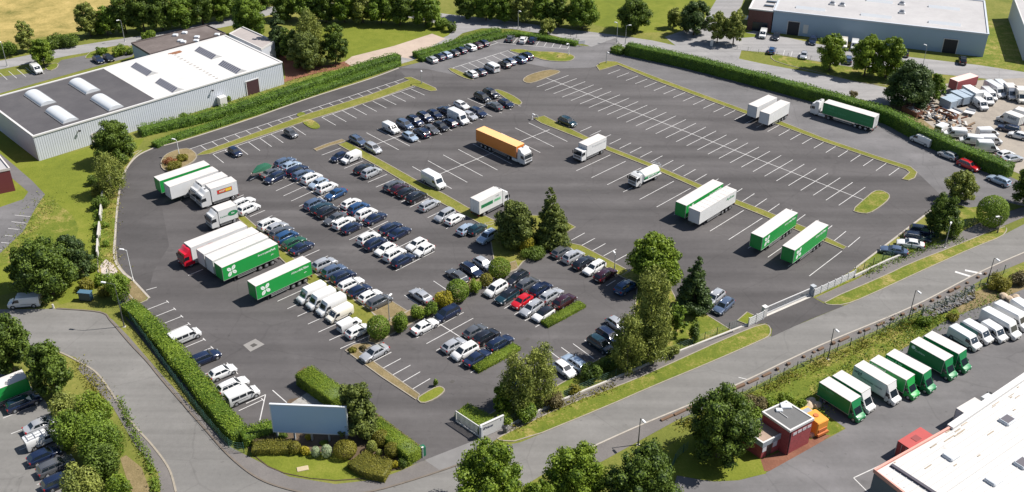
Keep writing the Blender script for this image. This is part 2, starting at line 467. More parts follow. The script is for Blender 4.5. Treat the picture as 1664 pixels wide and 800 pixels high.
def paint(c):
    col, me = PAINT[c]
    return mat('paint_' + c, col, .22 if c not in ('truckgreen', 'deepgreen', 'orange') else .45, me, .8 if c not in ('truckgreen', 'deepgreen', 'orange') else .15)

#        L     W     H   cowl  rf   rr    rb   hoodz beltz tailz
CARS = {
    'hatch':  (4.15, 1.78, 1.48, .25, .41, .84, .975, .98, 1.00, .98),
    'estate': (4.70, 1.82, 1.50, .26, .41, .90, .985, .98, 1.00, 1.0),
    'saloon': (4.75, 1.82, 1.45, .27, .43, .72, .86, .95, .98, .98),
    'suv':    (4.55, 1.86, 1.70, .25, .39, .88, .98, 1.10, 1.14, 1.12),
    'mpv':    (4.55, 1.84, 1.68, .19, .37, .90, .985, 1.05, 1.06, 1.05),
    'mini':   (3.65, 1.66, 1.50, .22, .40, .88, .98, 1.0, 1.02, 1.0),
}
TYPEWORD = {'hatch': 'hatchback', 'estate': 'estate car', 'saloon': 'saloon car', 'suv': 'suv', 'mpv': 'people carrier', 'mini': 'small hatchback', 'van': 'van', 'bigvan': 'high roof van', 'minivan': 'small van', 'minibus': 'minibus'}
TYPENAME = {'hatch': 'hatchback_car', 'estate': 'estate_car', 'saloon': 'saloon_car', 'suv': 'suv_car', 'mpv': 'people_carrier', 'mini': 'small_car', 'van': 'panel_van', 'bigvan': 'high_roof_van', 'minivan': 'small_van', 'minibus': 'minibus'}
MCACHE = {}
CS = 1.06
def sect(x, hw, zb, zt, tuck=.86):
    zm = zb * .45 + zt * .55
    h = [(hw * .93, zb), (hw * 1.0, zb + (zt - zb) * .22), (hw * 1.0, zm), (hw * .965, zt - (zt - zb) * .10), (hw * tuck, zt), (0, zt + .025)]
    return [(x, y, z) for y, z in h] + [(x, -y, z) for y, z in reversed(h[:-1])]

def wheel_mesh(r=.33, w=.22):
    key = ('wheel', r, w)
    if key not in MCACHE:
        mb = MB(); n = 14
        mb.tube((0, -w / 2, 0), (0, w / 2, 0), r, r, n, 0)
        for s in (-1, 1):
            mb.tube((0, s * w / 2 * .9, 0), (0, s * (w / 2 + .012), 0), r * .66, r * .58, n, 1)
        MCACHE[key] = mb.mesh('wheel', [TYRE, RIM], 40)
    return MCACHE[key]

def lerp(a, b, t): return Vector(a) + (Vector(b) - Vector(a)) * t
def panel(mb, a, b, c, d, u0, u1, v0, v1, off, mi=0):
    """inset pane lying just proud of the quad a(0,0) b(1,0) c(1,1) d(0,1)"""
    f = lambda u, v: lerp(lerp(a, b, u), lerp(d, c, u), v)
    n = (Vector(b) - Vector(a)).cross(Vector(d) - Vector(a)).normalized() * off
    mb.add([f(u0, v0) + n, f(u1, v0) + n, f(u1, v1) + n, f(u0, v1) + n], [(0, 1, 2, 3)], mi)
    q = [f(u0, v0), f(u1, v0), f(u1, v1), f(u0, v1)]
    o = [p + n for p in q]; mb.add(q + o, [(i, (i + 1) % 4, 4 + (i + 1) % 4, 4 + i) for i in range(4)], mi)

def car_parts(typ, col, roof=None):
    key = (typ, col, roof)
    if key in MCACHE: return MCACHE[key]
    L, W, H, ca, rf, rr, rb, hz, bz, tz = CARS[typ]
    hw = W / 2; X = lambda f: L / 2 - f * L
    pm = paint(col)
    st = [(0, .70, .34, .60, .8), (.018, .86, .26, .74, .86), (.07, .95, .22, hz - .13, .88), (.16, .99, .2, hz - .04, .86), (ca, 1, .2, hz, .86), (.5, 1.0, .2, bz, .9), (.80, .99, .2, bz + .02, .9), (min(rb, .95), .95, .22, tz, .88), (.985, .88, .28, tz * .93, .88), (1, .78, .36, tz * .72, .85)]
    body = MB(); body.loft([sect(X(f), hw * k, zb, zt, tk) for f, k, zb, zt, tk in st])
    wb, wt = hw * .87, hw * .68
    zr = H
    A, B, C, D = (X(ca), wb, hz - .03), (X(rf), wt, zr - .05), (X(rr), wt * .97, zr - .07), (X(rb), wb * .96, tz - .03)
    mir = lambda p: (p[0], -p[1], p[2])
    secs = [[A, mir(A)], [B, mir(B)]]
    body.add([A, B, C, D, mir(A), mir(B), mir(C), mir(D), (X(rf + .03), 0, zr), (X((rf + rr) / 2), 0, zr + .02), (X(rr - .02), 0, zr - .015), (X((rf + rr) / 2), wt, zr - .035), (X((rf + rr) / 2), -wt, zr - .035)],
             [(0, 1, 11, 2, 3), (7, 6, 12, 5, 4), (1, 0, 4, 5), (3, 2, 6, 7), (1, 5, 8), (2, 10, 6), (1, 8, 9, 11), (11, 9, 10, 2), (5, 12, 9, 8), (12, 6, 10, 9)], 2 if roof else 0)
    for f in (.18, .80):                                          # wheel arches and sills
        for s in (-1, 1): body.tube((X(f), s * (hw * .9), .34), (X(f), s * (hw + .006), .34), .40, .40, 14, 1)
    for s in (-1, 1): body.box(X(.72), X(.27), s * hw - .012, s * hw + .012, .2, .30, 1)
    body.box(X(.012), X(-.002), -hw * .55, hw * .55, .36, .50, 1)
    body.box(X(-.003), X(-.006), -.26, .26, .40, .50, 3); body.box(X(1.004), X(1.0), -.26, .26, .52, .64, 3)
    if typ in ('suv', 'estate'):
        for s in (-1, 1): body.box(X(rr - .04), X(rf + .06), s * wt * .93 - .025, s * wt * .93 + .025, zr - .04, zr + .03, 4)
    out = {'body': body.mesh('body', [pm, TRIM, paint(roof) if roof else pm, PLATE, CHROME], 32)}
    g = MB(); panel(g, mir(A), A, B, mir(B), .06, .94, .10, .95, .012); out['windscreen'] = g.mesh('windscreen', GLASS)
    g = MB(); panel(g, D, mir(D), mir(C), C, .08, .92, .25, .93, .012); out['rear_window'] = g.mesh('rear_window', GLASS)
    for s in (1, -1):
        a, b, c, d = ((D, A, B, C) if s > 0 else (mir(A), mir(D), mir(C), mir(B)))
        g = MB()
        f = lambda t: (t if s > 0 else 1 - t)
        for u0, u1 in ((.08, .36), (.39, .64), (.67, .94)) if typ in ('estate', 'mpv', 'suv') else ((.14, .50), (.54, .93)):
            uu = sorted((f(u0), f(u1))); panel(g, a, b, c, d, uu[0], uu[1], .14, .90, -.014)
        out['side_window' + ('' if s > 0 else '2')] = g.mesh('side_window', GLASS)
    for s in (1, -1):
        l = MB(); l.box(X(.055), X(.008), s * hw * .70 - .17, s * hw * .70 + .17, .60, .735, 0, .03); out[('headlight', s)] = l.mesh('headlight', LAMP)
        l = MB(); l.box(X(1.0), X(.955), s * hw * .74 - .13, s * hw * .74 + .13, tz * .70, tz * .95, 0, .02); out[('tail_light', s)] = l.mesh('tail_light', TAIL)
        l = MB(); y = hw + .08; l.box(X(ca + .07), X(ca + .035), s * y - .10, s * y + .10, hz + .02, hz + .16, 0, .03); out[('mirror', s)] = l.mesh('mirror', pm)
    MCACHE[key] = out
    return out

#        L    W    H   hood hoodz ws_top
VANS = {'van': (5.0, 1.92, 2.0, .15, 1.12, .30), 'bigvan': (5.6, 2.02, 2.55, .15, 1.18, .285), 'minivan': (4.4, 1.80, 1.85, .20, 1.08, .37), 'minibus': (4.75, 1.9, 1.92, .17, 1.1, .33)}
def van_parts(typ, col, L=None):
    key = (typ, col, L)
    if key in MCACHE: return MCACHE[key]
    L0, W, H, fh, hz, fr = VANS[typ]
    if L is None: L = L0
    k = L0 / L; fh, fr = fh * k, fr * k
    hw = W / 2; X = lambda f: L / 2 - f * L; pm = paint(col)
    st = [(0, .74, .38, .72, .84), (.015, .9, .28, .9, .86), (.05 * k, .97, .25, hz - .14, .86), (fh, 1, .25, hz, .86), (fh + (fr - fh) * .5, 1, .25, (hz + H) / 2 + .02, .84), (fr, 1, .25, H - .04, .84), (fr + .05, 1, .25, H, .86), (.965, 1, .25, H, .86), (1, .96, .3, H - .07, .86)]
    body = MB(); body.loft([sect(X(f), hw * q, zb, zt, tk) for f, q, zb, zt, tk in st])
    fw, rw = .17 * k, 1 - .19 * k
    for f in (fw, rw):
        for s in (-1, 1): body.tube((X(f), s * (hw * .9), .36), (X(f), s * (hw + .008), .36), .42, .42, 14, 1)
    for s in (-1, 1): body.box(X(rw - .09), X(fw + .09), s * hw - .015, s * hw + .015, .25, .40, 1)
    for s in (-1, 1): body.box(X(.90), X(.42), s * (hw + .004) - .006, s * (hw + .004) + .006, .78, .84, 1)
    body.box(X(.01), X(-.004), -hw * .6, hw * .6, .42, .66, 1); body.box(X(-.004), X(-.008), -.26, .26, .46, .56, 3); body.box(X(1.003), X(.999), -.01, .01, .4, H - .25, 1)
    out = {'body': body.mesh('body', [pm, TRIM, pm, PLATE], 32)}
    g = MB(); a = (X(fh + .004), hw * .80, hz + .03); b = (X(fr - .002), hw * .78, H - .03); mir = lambda p: (p[0], -p[1], p[2])
    panel(g, mir(a), a, b, mir(b), .04, .96, .04, .62 if typ == 'bigvan' else .80, .03); out['windscreen'] = g.mesh('windscreen', GLASS)
    for s in (1, -1):
        g = MB(); y = s * (hw + .004); z0, z1 = hz + .05, min(hz + .62, H - .28)
        def pane(f0, f1, f2, f3):
            v = [(X(f0), y, z0), (X(f1), y, z0), (X(f2), y, z1), (X(f3), y, z1)]; w = [(p[0], y - s * .05, p[2]) for p in v]
            g.add(v + w, [(0, 1, 2, 3), (0, 1, 5, 4), (1, 2, 6, 5), (2, 3, 7, 6), (3, 0, 4, 7)])
        pane(fh + .03 * k, fr + .09 * k, fr + .09 * k, fh + .10 * k)
        if typ == 'minibus': pane(.46, .66, .66, .46); pane(.68, .93, .92, .68)
        out['side_window' + ('' if s > 0 else '2')] = g.mesh('side_window', GLASS)
        l = MB(); l.box(X(.06 * k), X(.01), s * hw * .74 - .15, s * hw * .74 + .15, .72, .92, 0, .03); out[('headlight', s)] = l.mesh('headlight', LAMP)
        l = MB(); l.box(X(1.001), X(.985), s * hw * .86 - .07, s * hw * .86 + .07, .8, 1.25, 0, .01); out[('tail_light', s)] = l.mesh('tail_light', TAIL)
        l = MB(); l.box(X(fh + .08 * k), X(fh + .05 * k), s * (hw + .12) - .12, s * (hw + .12) + .12, hz + .05, hz + .33, 0, .03); out[('mirror', s)] = l.mesh('mirror', TRIM)
    if typ in ('minibus', 'minivan'):
        g = MB(); g.box(X(1.006), X(.99), -hw * .72, hw * .72, hz + .1, min(H - .25, hz + .62)); out['rear_window'] = g.mesh('rear_window', GLASS)
    MCACHE[key] = out
    return out

def vehicle(typ, col, pos, head, label, group=None, roof=None, L=None, scale=CS, cat=None, name=None):
    """one car or van; pos = middle of its footprint, head = unit heading"""
    rz = math.atan2(head[1], head[0])
    iscar = typ in CARS
    parts = car_parts(typ, col, roof) if iscar else van_parts(typ, col, L)
    t = thing(name or TYPENAME[typ], label, cat or ('car' if iscar else 'van'), (pos[0], pos[1], Z_CAR), rz, group)
    t.scale = (scale,) * 3
    for k, me in parts.items():
        nm = k[0] if isinstance(k, tuple) else k.rstrip('2')
        link(bpy.data.objects.new(nm, me), t)
    if iscar: Lx, W = CARS[typ][0], CARS[typ][1]; fx, rx, r = Lx / 2 - .18 * Lx, Lx / 2 - .80 * Lx, .33
    else:
        L0, W = VANS[typ][0], VANS[typ][1]; Lx = L or L0; k = L0 / Lx; fx, rx, r = Lx / 2 - .17 * L0, -Lx / 2 + .19 * L0, .36
    for x in (fx, rx):
        for s in (1, -1):
            o = bpy.data.objects.new('wheel', wheel_mesh(r)); o.location = (x, s * (W / 2 - .10), r); link(o, t)
    return t
Z_CAR = .012

# ------------------------------------------------------------------ lorries
WBOX = mat('box_white', (.60, .60, .595), .45, var=.10, vs=.6)
ROOFW = mat('box_roof', (.50, .475, .455), .6, var=.18, vs=.7)
CHAS = mat('chassis', (.035, .035, .04), .7)
ALU = mat('aluminium', (.55, .56, .57), .4, .8)
def pmat(c): return WBOX if c == 'white' else paint(c)
def text_mesh(s, size, m, bold=False):
    cu = bpy.data.curves.new('lettering', 'FONT'); cu.body = s; cu.size = size; cu.extrude = .004; cu.shear = .15
    cu.align_x = 'CENTER'; cu.align_y = 'CENTER'; cu.resolution_u = 2
    if bold: cu.offset = .012
    o = bpy.data.objects.new('lettering', cu); COL.objects.link(o)
    bpy.context.view_layer.update()
    me = bpy.data.meshes.new_from_object(o.evaluated_get(bpy.context.evaluated_depsgraph_get()))
    bpy.data.objects.remove(o); me.materials.clear(); me.materials.append(m)
    for p in me.polygons: p.material_index = 0
    return me

def side_text(par, s, size, x, y, z, side, m, bold=False, width=None, name='lettering'):
    """lettering lying on the side wall of a box: side = -1 right hand wall (normal -y), +1 left hand wall"""
    me = text_mesh(s, size, m, bold)
    o = bpy.data.objects.new(name, me)
    o.matrix_local = Matrix.Translation((x, y + side * .012, z)) @ Matrix.Rotation(0 if side < 0 else math.pi, 4, 'Z') @ Matrix.Rotation(math.pi / 2, 4, 'X')
    if width:
        xs = [v.co.x for v in me.vertices]; k = width / (max(xs) - min(xs)); me.transform(Matrix.Diagonal((k, 1, 1, 1)))
    return link(o, par)

def leaf_logo(par, x, y, z, s, side, m):
    """four pointed leaves crossing like an X"""
    mb = MB()
    for k, (a, ln) in enumerate(((52, 1.0), (138, .95), (-38, .95), (-128, 1.0))):
        a = rad(a)
        for sgn in (-1, 1):
            pts = [(.10, 0), (.24, .16 * sgn), (.55, .31 * sgn), (.86, .24 * sgn), (1.06, .0), (.6, .03 * sgn)]
            q = []
            for u, v in pts:
                X_, Z_ = (u * math.cos(a) - v * math.sin(a)) * s * ln, (u * math.sin(a) + v * math.cos(a)) * s * ln
                q.append((x + (X_ if side < 0 else -X_), y + side * .014, z + Z_))
            mb.add(q, [tuple(range(6))])
    mb.tube((x - .2 * s, y + side * .006, z), (x - .2 * s, y + side * .014, z), .001)
    return mb.build('leaf_emblem', m, par)

def axle(par, x, W, r=.5, dual=False, w=.32):
    for s in (1, -1):
        o = bpy.data.objects.new('wheel', wheel_mesh(r, w if not dual else .56)); o.location = (x, s * (W / 2 - (.2 if not dual else .3)), r); link(o, par)

def cargo_box(par, x0, x1, z0, z1, side, front, roof=ROOFW, W=2.55, ribs=0, rear=None):
    mb = MB(); w = W / 2; e = .05
    mb.box(x0, x1, -w, w, z0, z1 - .06, 0)
    mb.quad((x0 - .002, -w, z0 + .02), (x0 - .002, w, z0 + .02), (x0 - .002, w, z1 - .08), (x0 - .002, -w, z1 - .08), 3)
    mb.quad((x1 + .002, -w, z0 + .02), (x1 + .002, w, z0 + .02), (x1 + .002, w, z1 - .08), (x1 + .002, -w, z1 - .08), 1)
    o = mb.build('cargo_box', [side, front, roof, rear or front], par)
    mb = MB(); mb.box(x0 - .01, x1 + .01, -w - .01, w + .01, z1 - .06, z1, 0, .03)
    for i in range(ribs):
        x = x0 + (x1 - x0) * (i + .5) / ribs; mb.box(x - .05, x + .05, -w + .05, w - .05, z1 + .001, z1 + .025)
    mb.build('roof', roof, par)
    mb = MB()
    for s in (-1, 1): mb.box(x0, x1, s * (w + .008) - .012, s * (w + .008) + .012, z0, z0 + .10)
    for x in (x0 - .012, x1 + .012):
        for s in (-1, 1): mb.box(x - .03, x + .03, s * (w - .03) - .05, s * (w - .03) + .05, z0, z1 - .07)
    for s in (-1, 1): mb.box(x0 - .05, x0 - .02, s * .35 - .03, s * .35 + .03, z0 + .1, z1 - .15)
    mb.build('edge_rail', ALU, par)
    return o

def trailer_on(par, x0, x1, side, front, zt=4.0, roof=ROOFW, ribs=0, logo=None, texts=(), legs=True, axles=3):
    """semi-trailer: front at x1, rear at x0"""
    cargo_box(par, x0, x1, 1.18, zt, side, front, roof, ribs=ribs)
    mb = MB()
    for s in (-1, 1): mb.box(x0 + .1, x1 - .6, s * .45 - .06, s * .45 + .06, .85, 1.17)
    mb.box(x0 + .02, x0 + .14, -1.2, 1.2, .55, .70); mb.build('chassis_frame', CHAS, par)
    L = x1 - x0
    for i in range(axles): axle(par, x0 + L * .13 + i * 1.3, 2.5)
    sg = MB()
    for s in (-1, 1):
        for z in (.55, .85): sg.box(x0 + L * .13 + axles * 1.3 - .5, x1 - L * .24, s * 1.2 - .025, s * 1.2 + .025, z, z + .14)
    sg.build('side_guard', ALU, par)
    if legs:
        for s in (-1, 1):
            lg = MB(); lg.box(x1 - L * .2 - .08, x1 - L * .2 + .08, s * .9 - .07, s * .9 + .07, .06, 1.17); lg.box(x1 - L * .2 - .2, x1 - L * .2 + .2, s * .9 - .15, s * .9 + .15, .0, .06)
            lg.build('landing_leg', CHAS, par)
    mf = MB()
    for s in (-1, 1): mf.box(x0 + .02, x0 + .05, s * 1.0 - .15, s * 1.0 + .15, .75, .90)
    for s, k in ((-1, 0), (1, 0)):
        l = MB(); l.box(x0 - .03, x0 + .02, s * 1.0 - .18, s * 1.0 + .18, .74, .92); l.build('tail_light', TAIL, par)

def cab(par, x1, col, Lc=2.2, top=3.1, fair=3.75, W=2.48):
    """cab-over lorry cab whose nose is at x1"""
    w = W / 2; x0 = x1 - Lc; m = paint(col)
    prof = [(x1 - .10, .55), (x1, .75), (x1, 1.55), (x1 - .18, 2.45), (x1 - .42, top - .05), (x1 - .75, top)]
    if fair > top: prof += [(x1 - .95, top + .1), (x1 - 1.25, fair - .12), (x1 - 1.5, fair), (x0 + .15, fair)]
    else: prof += [(x0, top)]
    mb = MB()
    ys = [(-w, .12), (-w + .12, 0), (w - .12, 0), (w, .12)]
    secs = []
    for y, ins in ys:
        k = 1 if ins == 0 else 1
        q = [(px - (ins if px > x1 - .3 else ins * .3), y, pz - (ins * .5 if pz > top - .1 else 0)) for px, pz in prof]
        secs.append(q + [(x0, y, prof[-1][1] - (.3 if fair > top else 0) - ins * .5), (x0, y, .55)])
    mb.loft(secs, 0, True, True)
    b = mb.build('cab', [m], par, 30)
    g = MB(); g.add([(x1 + .012 - .02, -w + .14, 1.68), (x1 + .012 - .02, w - .14, 1.68), (x1 - .17, w - .16, 2.52), (x1 - .17, -w + .16, 2.52)], [(0, 1, 2, 3)])
    g.add([(x1 - .05, -w + .14, 1.68), (x1 - .05, w - .14, 1.68), (x1 - .25, w - .16, 2.52), (x1 - .25, -w + .16, 2.52)], [(3, 2, 1, 0)])
    g.build('windscreen', GLASS, par)
    for s in (-1, 1):
        g = MB(); g.box(x1 - 1.2, x1 - .35, s * (w + .004) - .01, s * (w + .004) + .01, 1.7, 2.4); g.build('side_window', GLASS, par)
        l = MB(); l.box(x1 - .05, x1 + .015, s * (w - .38) - .2, s * (w - .38) + .2, .82, 1.02); l.build('headlight', LAMP, par)
        l = MB(); l.box(x1 - .25, x1 - .1, s * (w + .2) - .1, s * (w + .2) + .1, 1.7, 2.4, 0, .03); l.build('mirror', TRIM, par)
    g = MB(); g.box(x1 - .02, x1 + .012, -w + .3, w - .3, 1.08, 1.5)
    for i in range(3): g.box(x1 + .012, x1 + .02, -w + .35, w - .35, 1.12 + .13 * i, 1.16 + .13 * i, 1)
    g.box(x1 - .06, x1 + .03, -w + .08, w - .08, .42, .74, 0); g.build('grille', [TRIM, ALU], par)
    v = MB(); v.box(x1 - .42, x1 - .2, -w + .12, w - .12, 2.62, 2.70); v.build('sun_visor', TRIM, par)
    if fair > top:
        h = MB(); h.box(x1 - 1.95, x1 - 1.55, -.25, .25, fair + .002, fair + .03); h.build('roof_hatch', TRIM, par)
    axle(par, x1 - 1.35, 2.5)
    return b

def frame_from(roof_a, roof_b, zt):
    """ground frame from two roof points (a = front end, b = rear end)"""
    a, b = S(*roof_a, zt), S(*roof_b, zt)
    d = Vector((a.x - b.x, a.y - b.y)); L = d.length; d /= L
    mid = (a + b) / 2
    return Vector((mid.x, mid.y, 0)), d, L

def lorry(kind, a, b, label, side='white', front='white', cabcol=None, nose=None, zt=4.0, logo=False, text=None, fair=3.75, top=3.1, ribs=0, roof=ROOFW, group=None, name=None, cat='trailer', axles=3):
    c, d, L = frame_from(a, b, zt)
    t = thing(name or ('semi_trailer' if kind == 'trailer' else 'articulated_lorry' if kind == 'artic' else 'box_lorry'), label, cat, (c.x, c.y, Z_CAR), math.atan2(d.y, d.x), group)
    x0, x1 = -L / 2, L / 2
    sm, fm = pmat(side), pmat(front)
    if kind in ('trailer', 'artic'):
        trailer_on(t, x0, x1, sm, fm, zt, roof, ribs, legs=(kind == 'trailer'), axles=axles)
        if kind == 'artic':
            n = S(*nose, .9); xn = Vector((n.x - c.x, n.y - c.y)).dot(d)
            cab(t, xn, cabcol, 2.15, top, fair)
            mb = MB(); 
            for s in (-1, 1): mb.box(xn - 5.6, xn - 1.6, s * .42 - .06, s * .42 + .06, .6, .95)
            mb.build('tractor_frame', CHAS, t)
            axle(t, xn - 4.9, 2.5, dual=True)
            for s in (-1, 1):
                k = MB(); k.box(xn - 3.9, xn - 2.2, s * 1.0 - .22, s * 1.0 + .22, .45, 1.0, 0, .06); k.build('fuel_tank', pmat(cabcol) if cabcol == 'white' else ALU, t)
    else:
        cargo_box(t, x0, x1, 1.0, zt, sm, fm, roof, W=2.5, ribs=ribs)
        n = S(*nose, .9); xn = Vector((n.x - c.x, n.y - c.y)).dot(d)
        xn = max(xn, x1 + 1.75)
        cab(t, xn, cabcol, min(2.2, xn - x1 - .12), top, fair)
        mb = MB()
        for s in (-1, 1): mb.box(x0 + .1, xn - .5, s * .42 - .06, s * .42 + .06, .6, .98)
        mb.box(x0 + .02, x0 + .12, -1.15, 1.15, .45, .6); mb.build('chassis_frame', CHAS, t)
        axle(t, x0 + L * .22, 2.5, dual=True)
        if L > 7: axle(t, x0 + L * .22 + 1.3, 2.5, dual=True)
        sg = MB()
        for s in (-1, 1):
            for z in (.5, .75): sg.box(x0 + L * .36, x1 - .2, s * 1.18 - .02, s * 1.18 + .02, z, z + .12)
        sg.build('side_guard', ALU, t)
        for s in (-1, 1): l = MB(); l.box(x0 - .03, x0 + .02, s * 1.0 - .15, s * 1.0 + .15, .62, .8); l.build('tail_light', TAIL, t)
    return t, L

def luton(rear, front, nose, label, box='truckgreen', cabcol='truckgreen', zt=3.35, group=None, cat='truck'):
    """box van: cargo box behind a bonneted van cab; front/rear = roof points of the box"""
    c, d, L = frame_from(front, rear, zt)
    t = thing('box_van', label, cat, (c.x, c.y, Z_CAR), math.atan2(d.y, d.x), group)
    x0, x1 = -L / 2, L / 2; n = S(*nose, .35); xn = max(x1 + 1.7, min(x1 + 2.6, Vector((n.x - c.x, n.y - c.y)).dot(d)))
    cargo_box(t, x0, x1, .85, zt, pmat(box), pmat(box), ROOFW, W=2.3)
    Lc = xn - x1 + .1; hw = 1.0; pm = paint(cabcol); X = lambda f: xn - f * Lc
    st = [(0, .76, .4, .75, .84), (.03, .92, .3, .92, .86), (.12, .98, .28, 1.05, .86), (.36, 1, .28, 1.22, .86), (.56, 1, .28, 1.75, .84), (.74, 1, .28, 2.25, .84), (1, 1, .28, 2.3, .86)]
    mb = MB(); mb.loft([sect(X(f), hw * q, zb, z, tk) for f, q, zb, z, tk in st]); mb.box(X(.01), X(-.006), -.62, .62, .45, .7, 1); mb.box(X(-.007), X(-.012), -.26, .26, .48, .58, 2)
    mb.build('cab', [pm, TRIM, PLATE], t, 32)
    g = MB(); a = (X(.37), .80, 1.25); b = (X(.735), .78, 2.22); mir = lambda p: (p[0], -p[1], p[2]); panel(g, mir(a), a, b, mir(b), .02, .98, .04, .92, .03); g.build('windscreen', GLASS, t)
    f = MB(); f.add([(X(.72), -.95, 2.28), (X(.72), .95, 2.28), (x1 + .02, 1.05, zt - .12), (x1 + .02, -1.05, zt - .12), (x1 + .02, 1.05, 2.25), (x1 + .02, -1.05, 2.25)], [(0, 1, 2, 3), (1, 4, 2), (0, 3, 5), (3, 2, 4, 5), (0, 5, 4, 1)]); f.build('wind_deflector', pm, t)
    for s in (1, -1):
        g = MB(); y = s * 1.004; v = [(X(.48), y, 1.3), (X(.93), y, 1.3), (X(.93), y, 1.9), (X(.64), y, 1.9)]; w_ = [(p[0], y - s * .05, p[2]) for p in v]
        g.add(v + w_, [(0, 1, 2, 3), (0, 1, 5, 4), (1, 2, 6, 5), (2, 3, 7, 6), (3, 0, 4, 7)]); g.build('side_window', GLASS, t)
        l = MB(); l.box(X(.13), X(.02), s * .74 - .15, s * .74 + .15, .75, .95, 0, .03); l.build('headlight', LAMP, t)
        l = MB(); l.box(X(.6), X(.52), s * 1.16 - .13, s * 1.16 + .13, 1.3, 1.65, 0, .03); l.build('mirror', TRIM, t)
        l = MB(); l.box(x0 - .02, x0 + .03, s * .95 - .08, s * .95 + .08, .6, .84); l.build('tail_light', TAIL, t)
    mb = MB()
    for s in (-1, 1): mb.box(x0 + .05, x1 + .3, s * .45 - .06, s * .45 + .06, .5, .84)
    mb.build('chassis_frame', CHAS, t)
    for x, dl in ((xn - .9, False), (x0 + L * .24, True)):
        for s in (1, -1):
            o = bpy.data.objects.new('wheel', wheel_mesh(.38, .24 if not dl else .42)); o.location = (x, s * (.88 if not dl else .85), .38); link(o, t)
    return t, L
# ------------------------------------------------------------------ setting materials
GRASS = ground_mat('meadow_grass', [(0, (.062, .080, .014)), (.45, (.118, .132, .024)), (.75, (.19, .178, .045)), (1, (.27, .225, .08))], (.02, .12, 1.6), (.45, .3, .25), warp=.6, bump=.5)
LAWN = ground_mat('lawn_grass', [(0, (.070, .096, .010)), (.5, (.128, .150, .017)), (1, (.205, .20, .038))], (.05, .4, 3.0), (.4, .3, .3), warp=.4, bump=.5)
FIELD = ground_mat('dry_field_grass', [(0, (.12, .115, .028)), (.35, (.25, .20, .065)), (.7, (.36, .275, .10)), (1, (.44, .33, .15))], (.018, .09, 1.0), (.5, .3, .2), warp=1.4, bump=.5, contrast=1.7)
VERGE = ground_mat('verge_grass', [(0, (.055, .088, .009)), (.5, (.115, .138, .017)), (.72, (.21, .18, .05)), (1, (.36, .28, .13))], (.08, .5, 3.0), (.35, .35, .3), warp=.6, bump=.6, contrast=1.3)
STRIPG = ground_mat('strip_grass', [(0, (.075, .092, .014)), (.5, (.145, .148, .026)), (1, (.25, .21, .075))], (.15, .8, 4.0), (.35, .35, .3), warp=.5, bump=.6)
DRY = ground_mat('dry_soil', [(0, (.095, .08, .034)), (.5, (.175, .135, .068)), (1, (.27, .215, .12))], (.12, .7, 4.0), (.35, .35, .3), bump=.6)
TAR_NEW = ground_mat('car_park_tarmac', [(0, (0.062, 0.058, 0.059)), (.5, (0.082, 0.077, 0.077)), (1, (0.108, 0.102, 0.102))], (.012, .06, 1.2), (.45, .35, .2), bump=.08, streak=(rad(-27), .22, .20))
TAR_DARK = ground_mat('fresh_tarmac', [(0, (0.052, 0.049, 0.049)), (.5, (0.068, 0.064, 0.064)), (1, (0.088, 0.083, 0.083))], (.02, .09, 1.5), (.45, .35, .2), bump=.08, streak=(rad(45), .2, .14))
TAR_OLD = ground_mat('old_road_tarmac', [(0, (0.125, 0.121, 0.116)), (.5, (0.155, 0.150, 0.143)), (1, (0.190, 0.183, 0.176))], (.015, .09, 1.5), (.4, .35, .25), bump=.08, streak=(rad(26), .5, .09))
TAR_FAR = ground_mat('far_road_tarmac', [(0, (.18, .176, .178)), (.5, (.23, .225, .225)), (1, (.28, .27, .268))], (.015, .09, 1.5), (.4, .35, .25), bump=.08, streak=(rad(-14), .5, .09))
TAR_GREY = ground_mat('yard_tarmac', [(0, (0.095, 0.092, 0.094)), (.5, (0.125, 0.121, 0.123)), (1, (0.160, 0.154, 0.158))], (.03, .12, 1.6), (.45, .35, .2), bump=.08, streak=(rad(-35), .3, .10))
DUST = ground_mat('dusty_yard', [(0, (.17, .15, .13)), (.5, (.27, .24, .205)), (1, (.36, .31, .25))], (.04, .2, 2.0), (.4, .35, .25), warp=.8, bump=.2)
PAVE = ground_mat('pavement_tarmac', [(0, (.10, .093, .09)), (.5, (.135, .125, .12)), (1, (.18, .165, .155))], (.06, .3, 3.0), (.4, .35, .25), bump=.15)
PINK = ground_mat('pale_gravel', [(0, (.27, .21, .17)), (.5, (.36, .29, .24)), (1, (.44, .36, .29))], (.05, .3, 3.0), (.4, .35, .25), bump=.3)
REDPAD = ground_mat('red_gravel', [(0, (.10, .045, .03)), (.5, (.17, .075, .048)), (1, (.25, .13, .085))], (.06, .3, 3.0), (.4, .35, .25), bump=.3)
M_KERB = mat('kerb_stone', (.25, .22, .175), .85, var=.3, vs=1.2)
KERBP = mat('pale_kerb', (.32, .29, .25), .85, var=.25, vs=1.5)
LINE = mat('line_paint', (.47, .46, .45), .7, var=.40, vs=1.1)
M_BARK = mat('bark', (.09, .065, .045), .9, var=.3, vs=4)
M_BARKB = mat('pale_bark', (.24, .21, .18), .9, var=.5, vs=3)
CONC = mat('concrete', (.42, .40, .37), .85, var=.18, vs=.8, bump=.1)
WHITEM = mat('white_masonry', (.55, .54, .52), .7, var=.08, vs=.7)

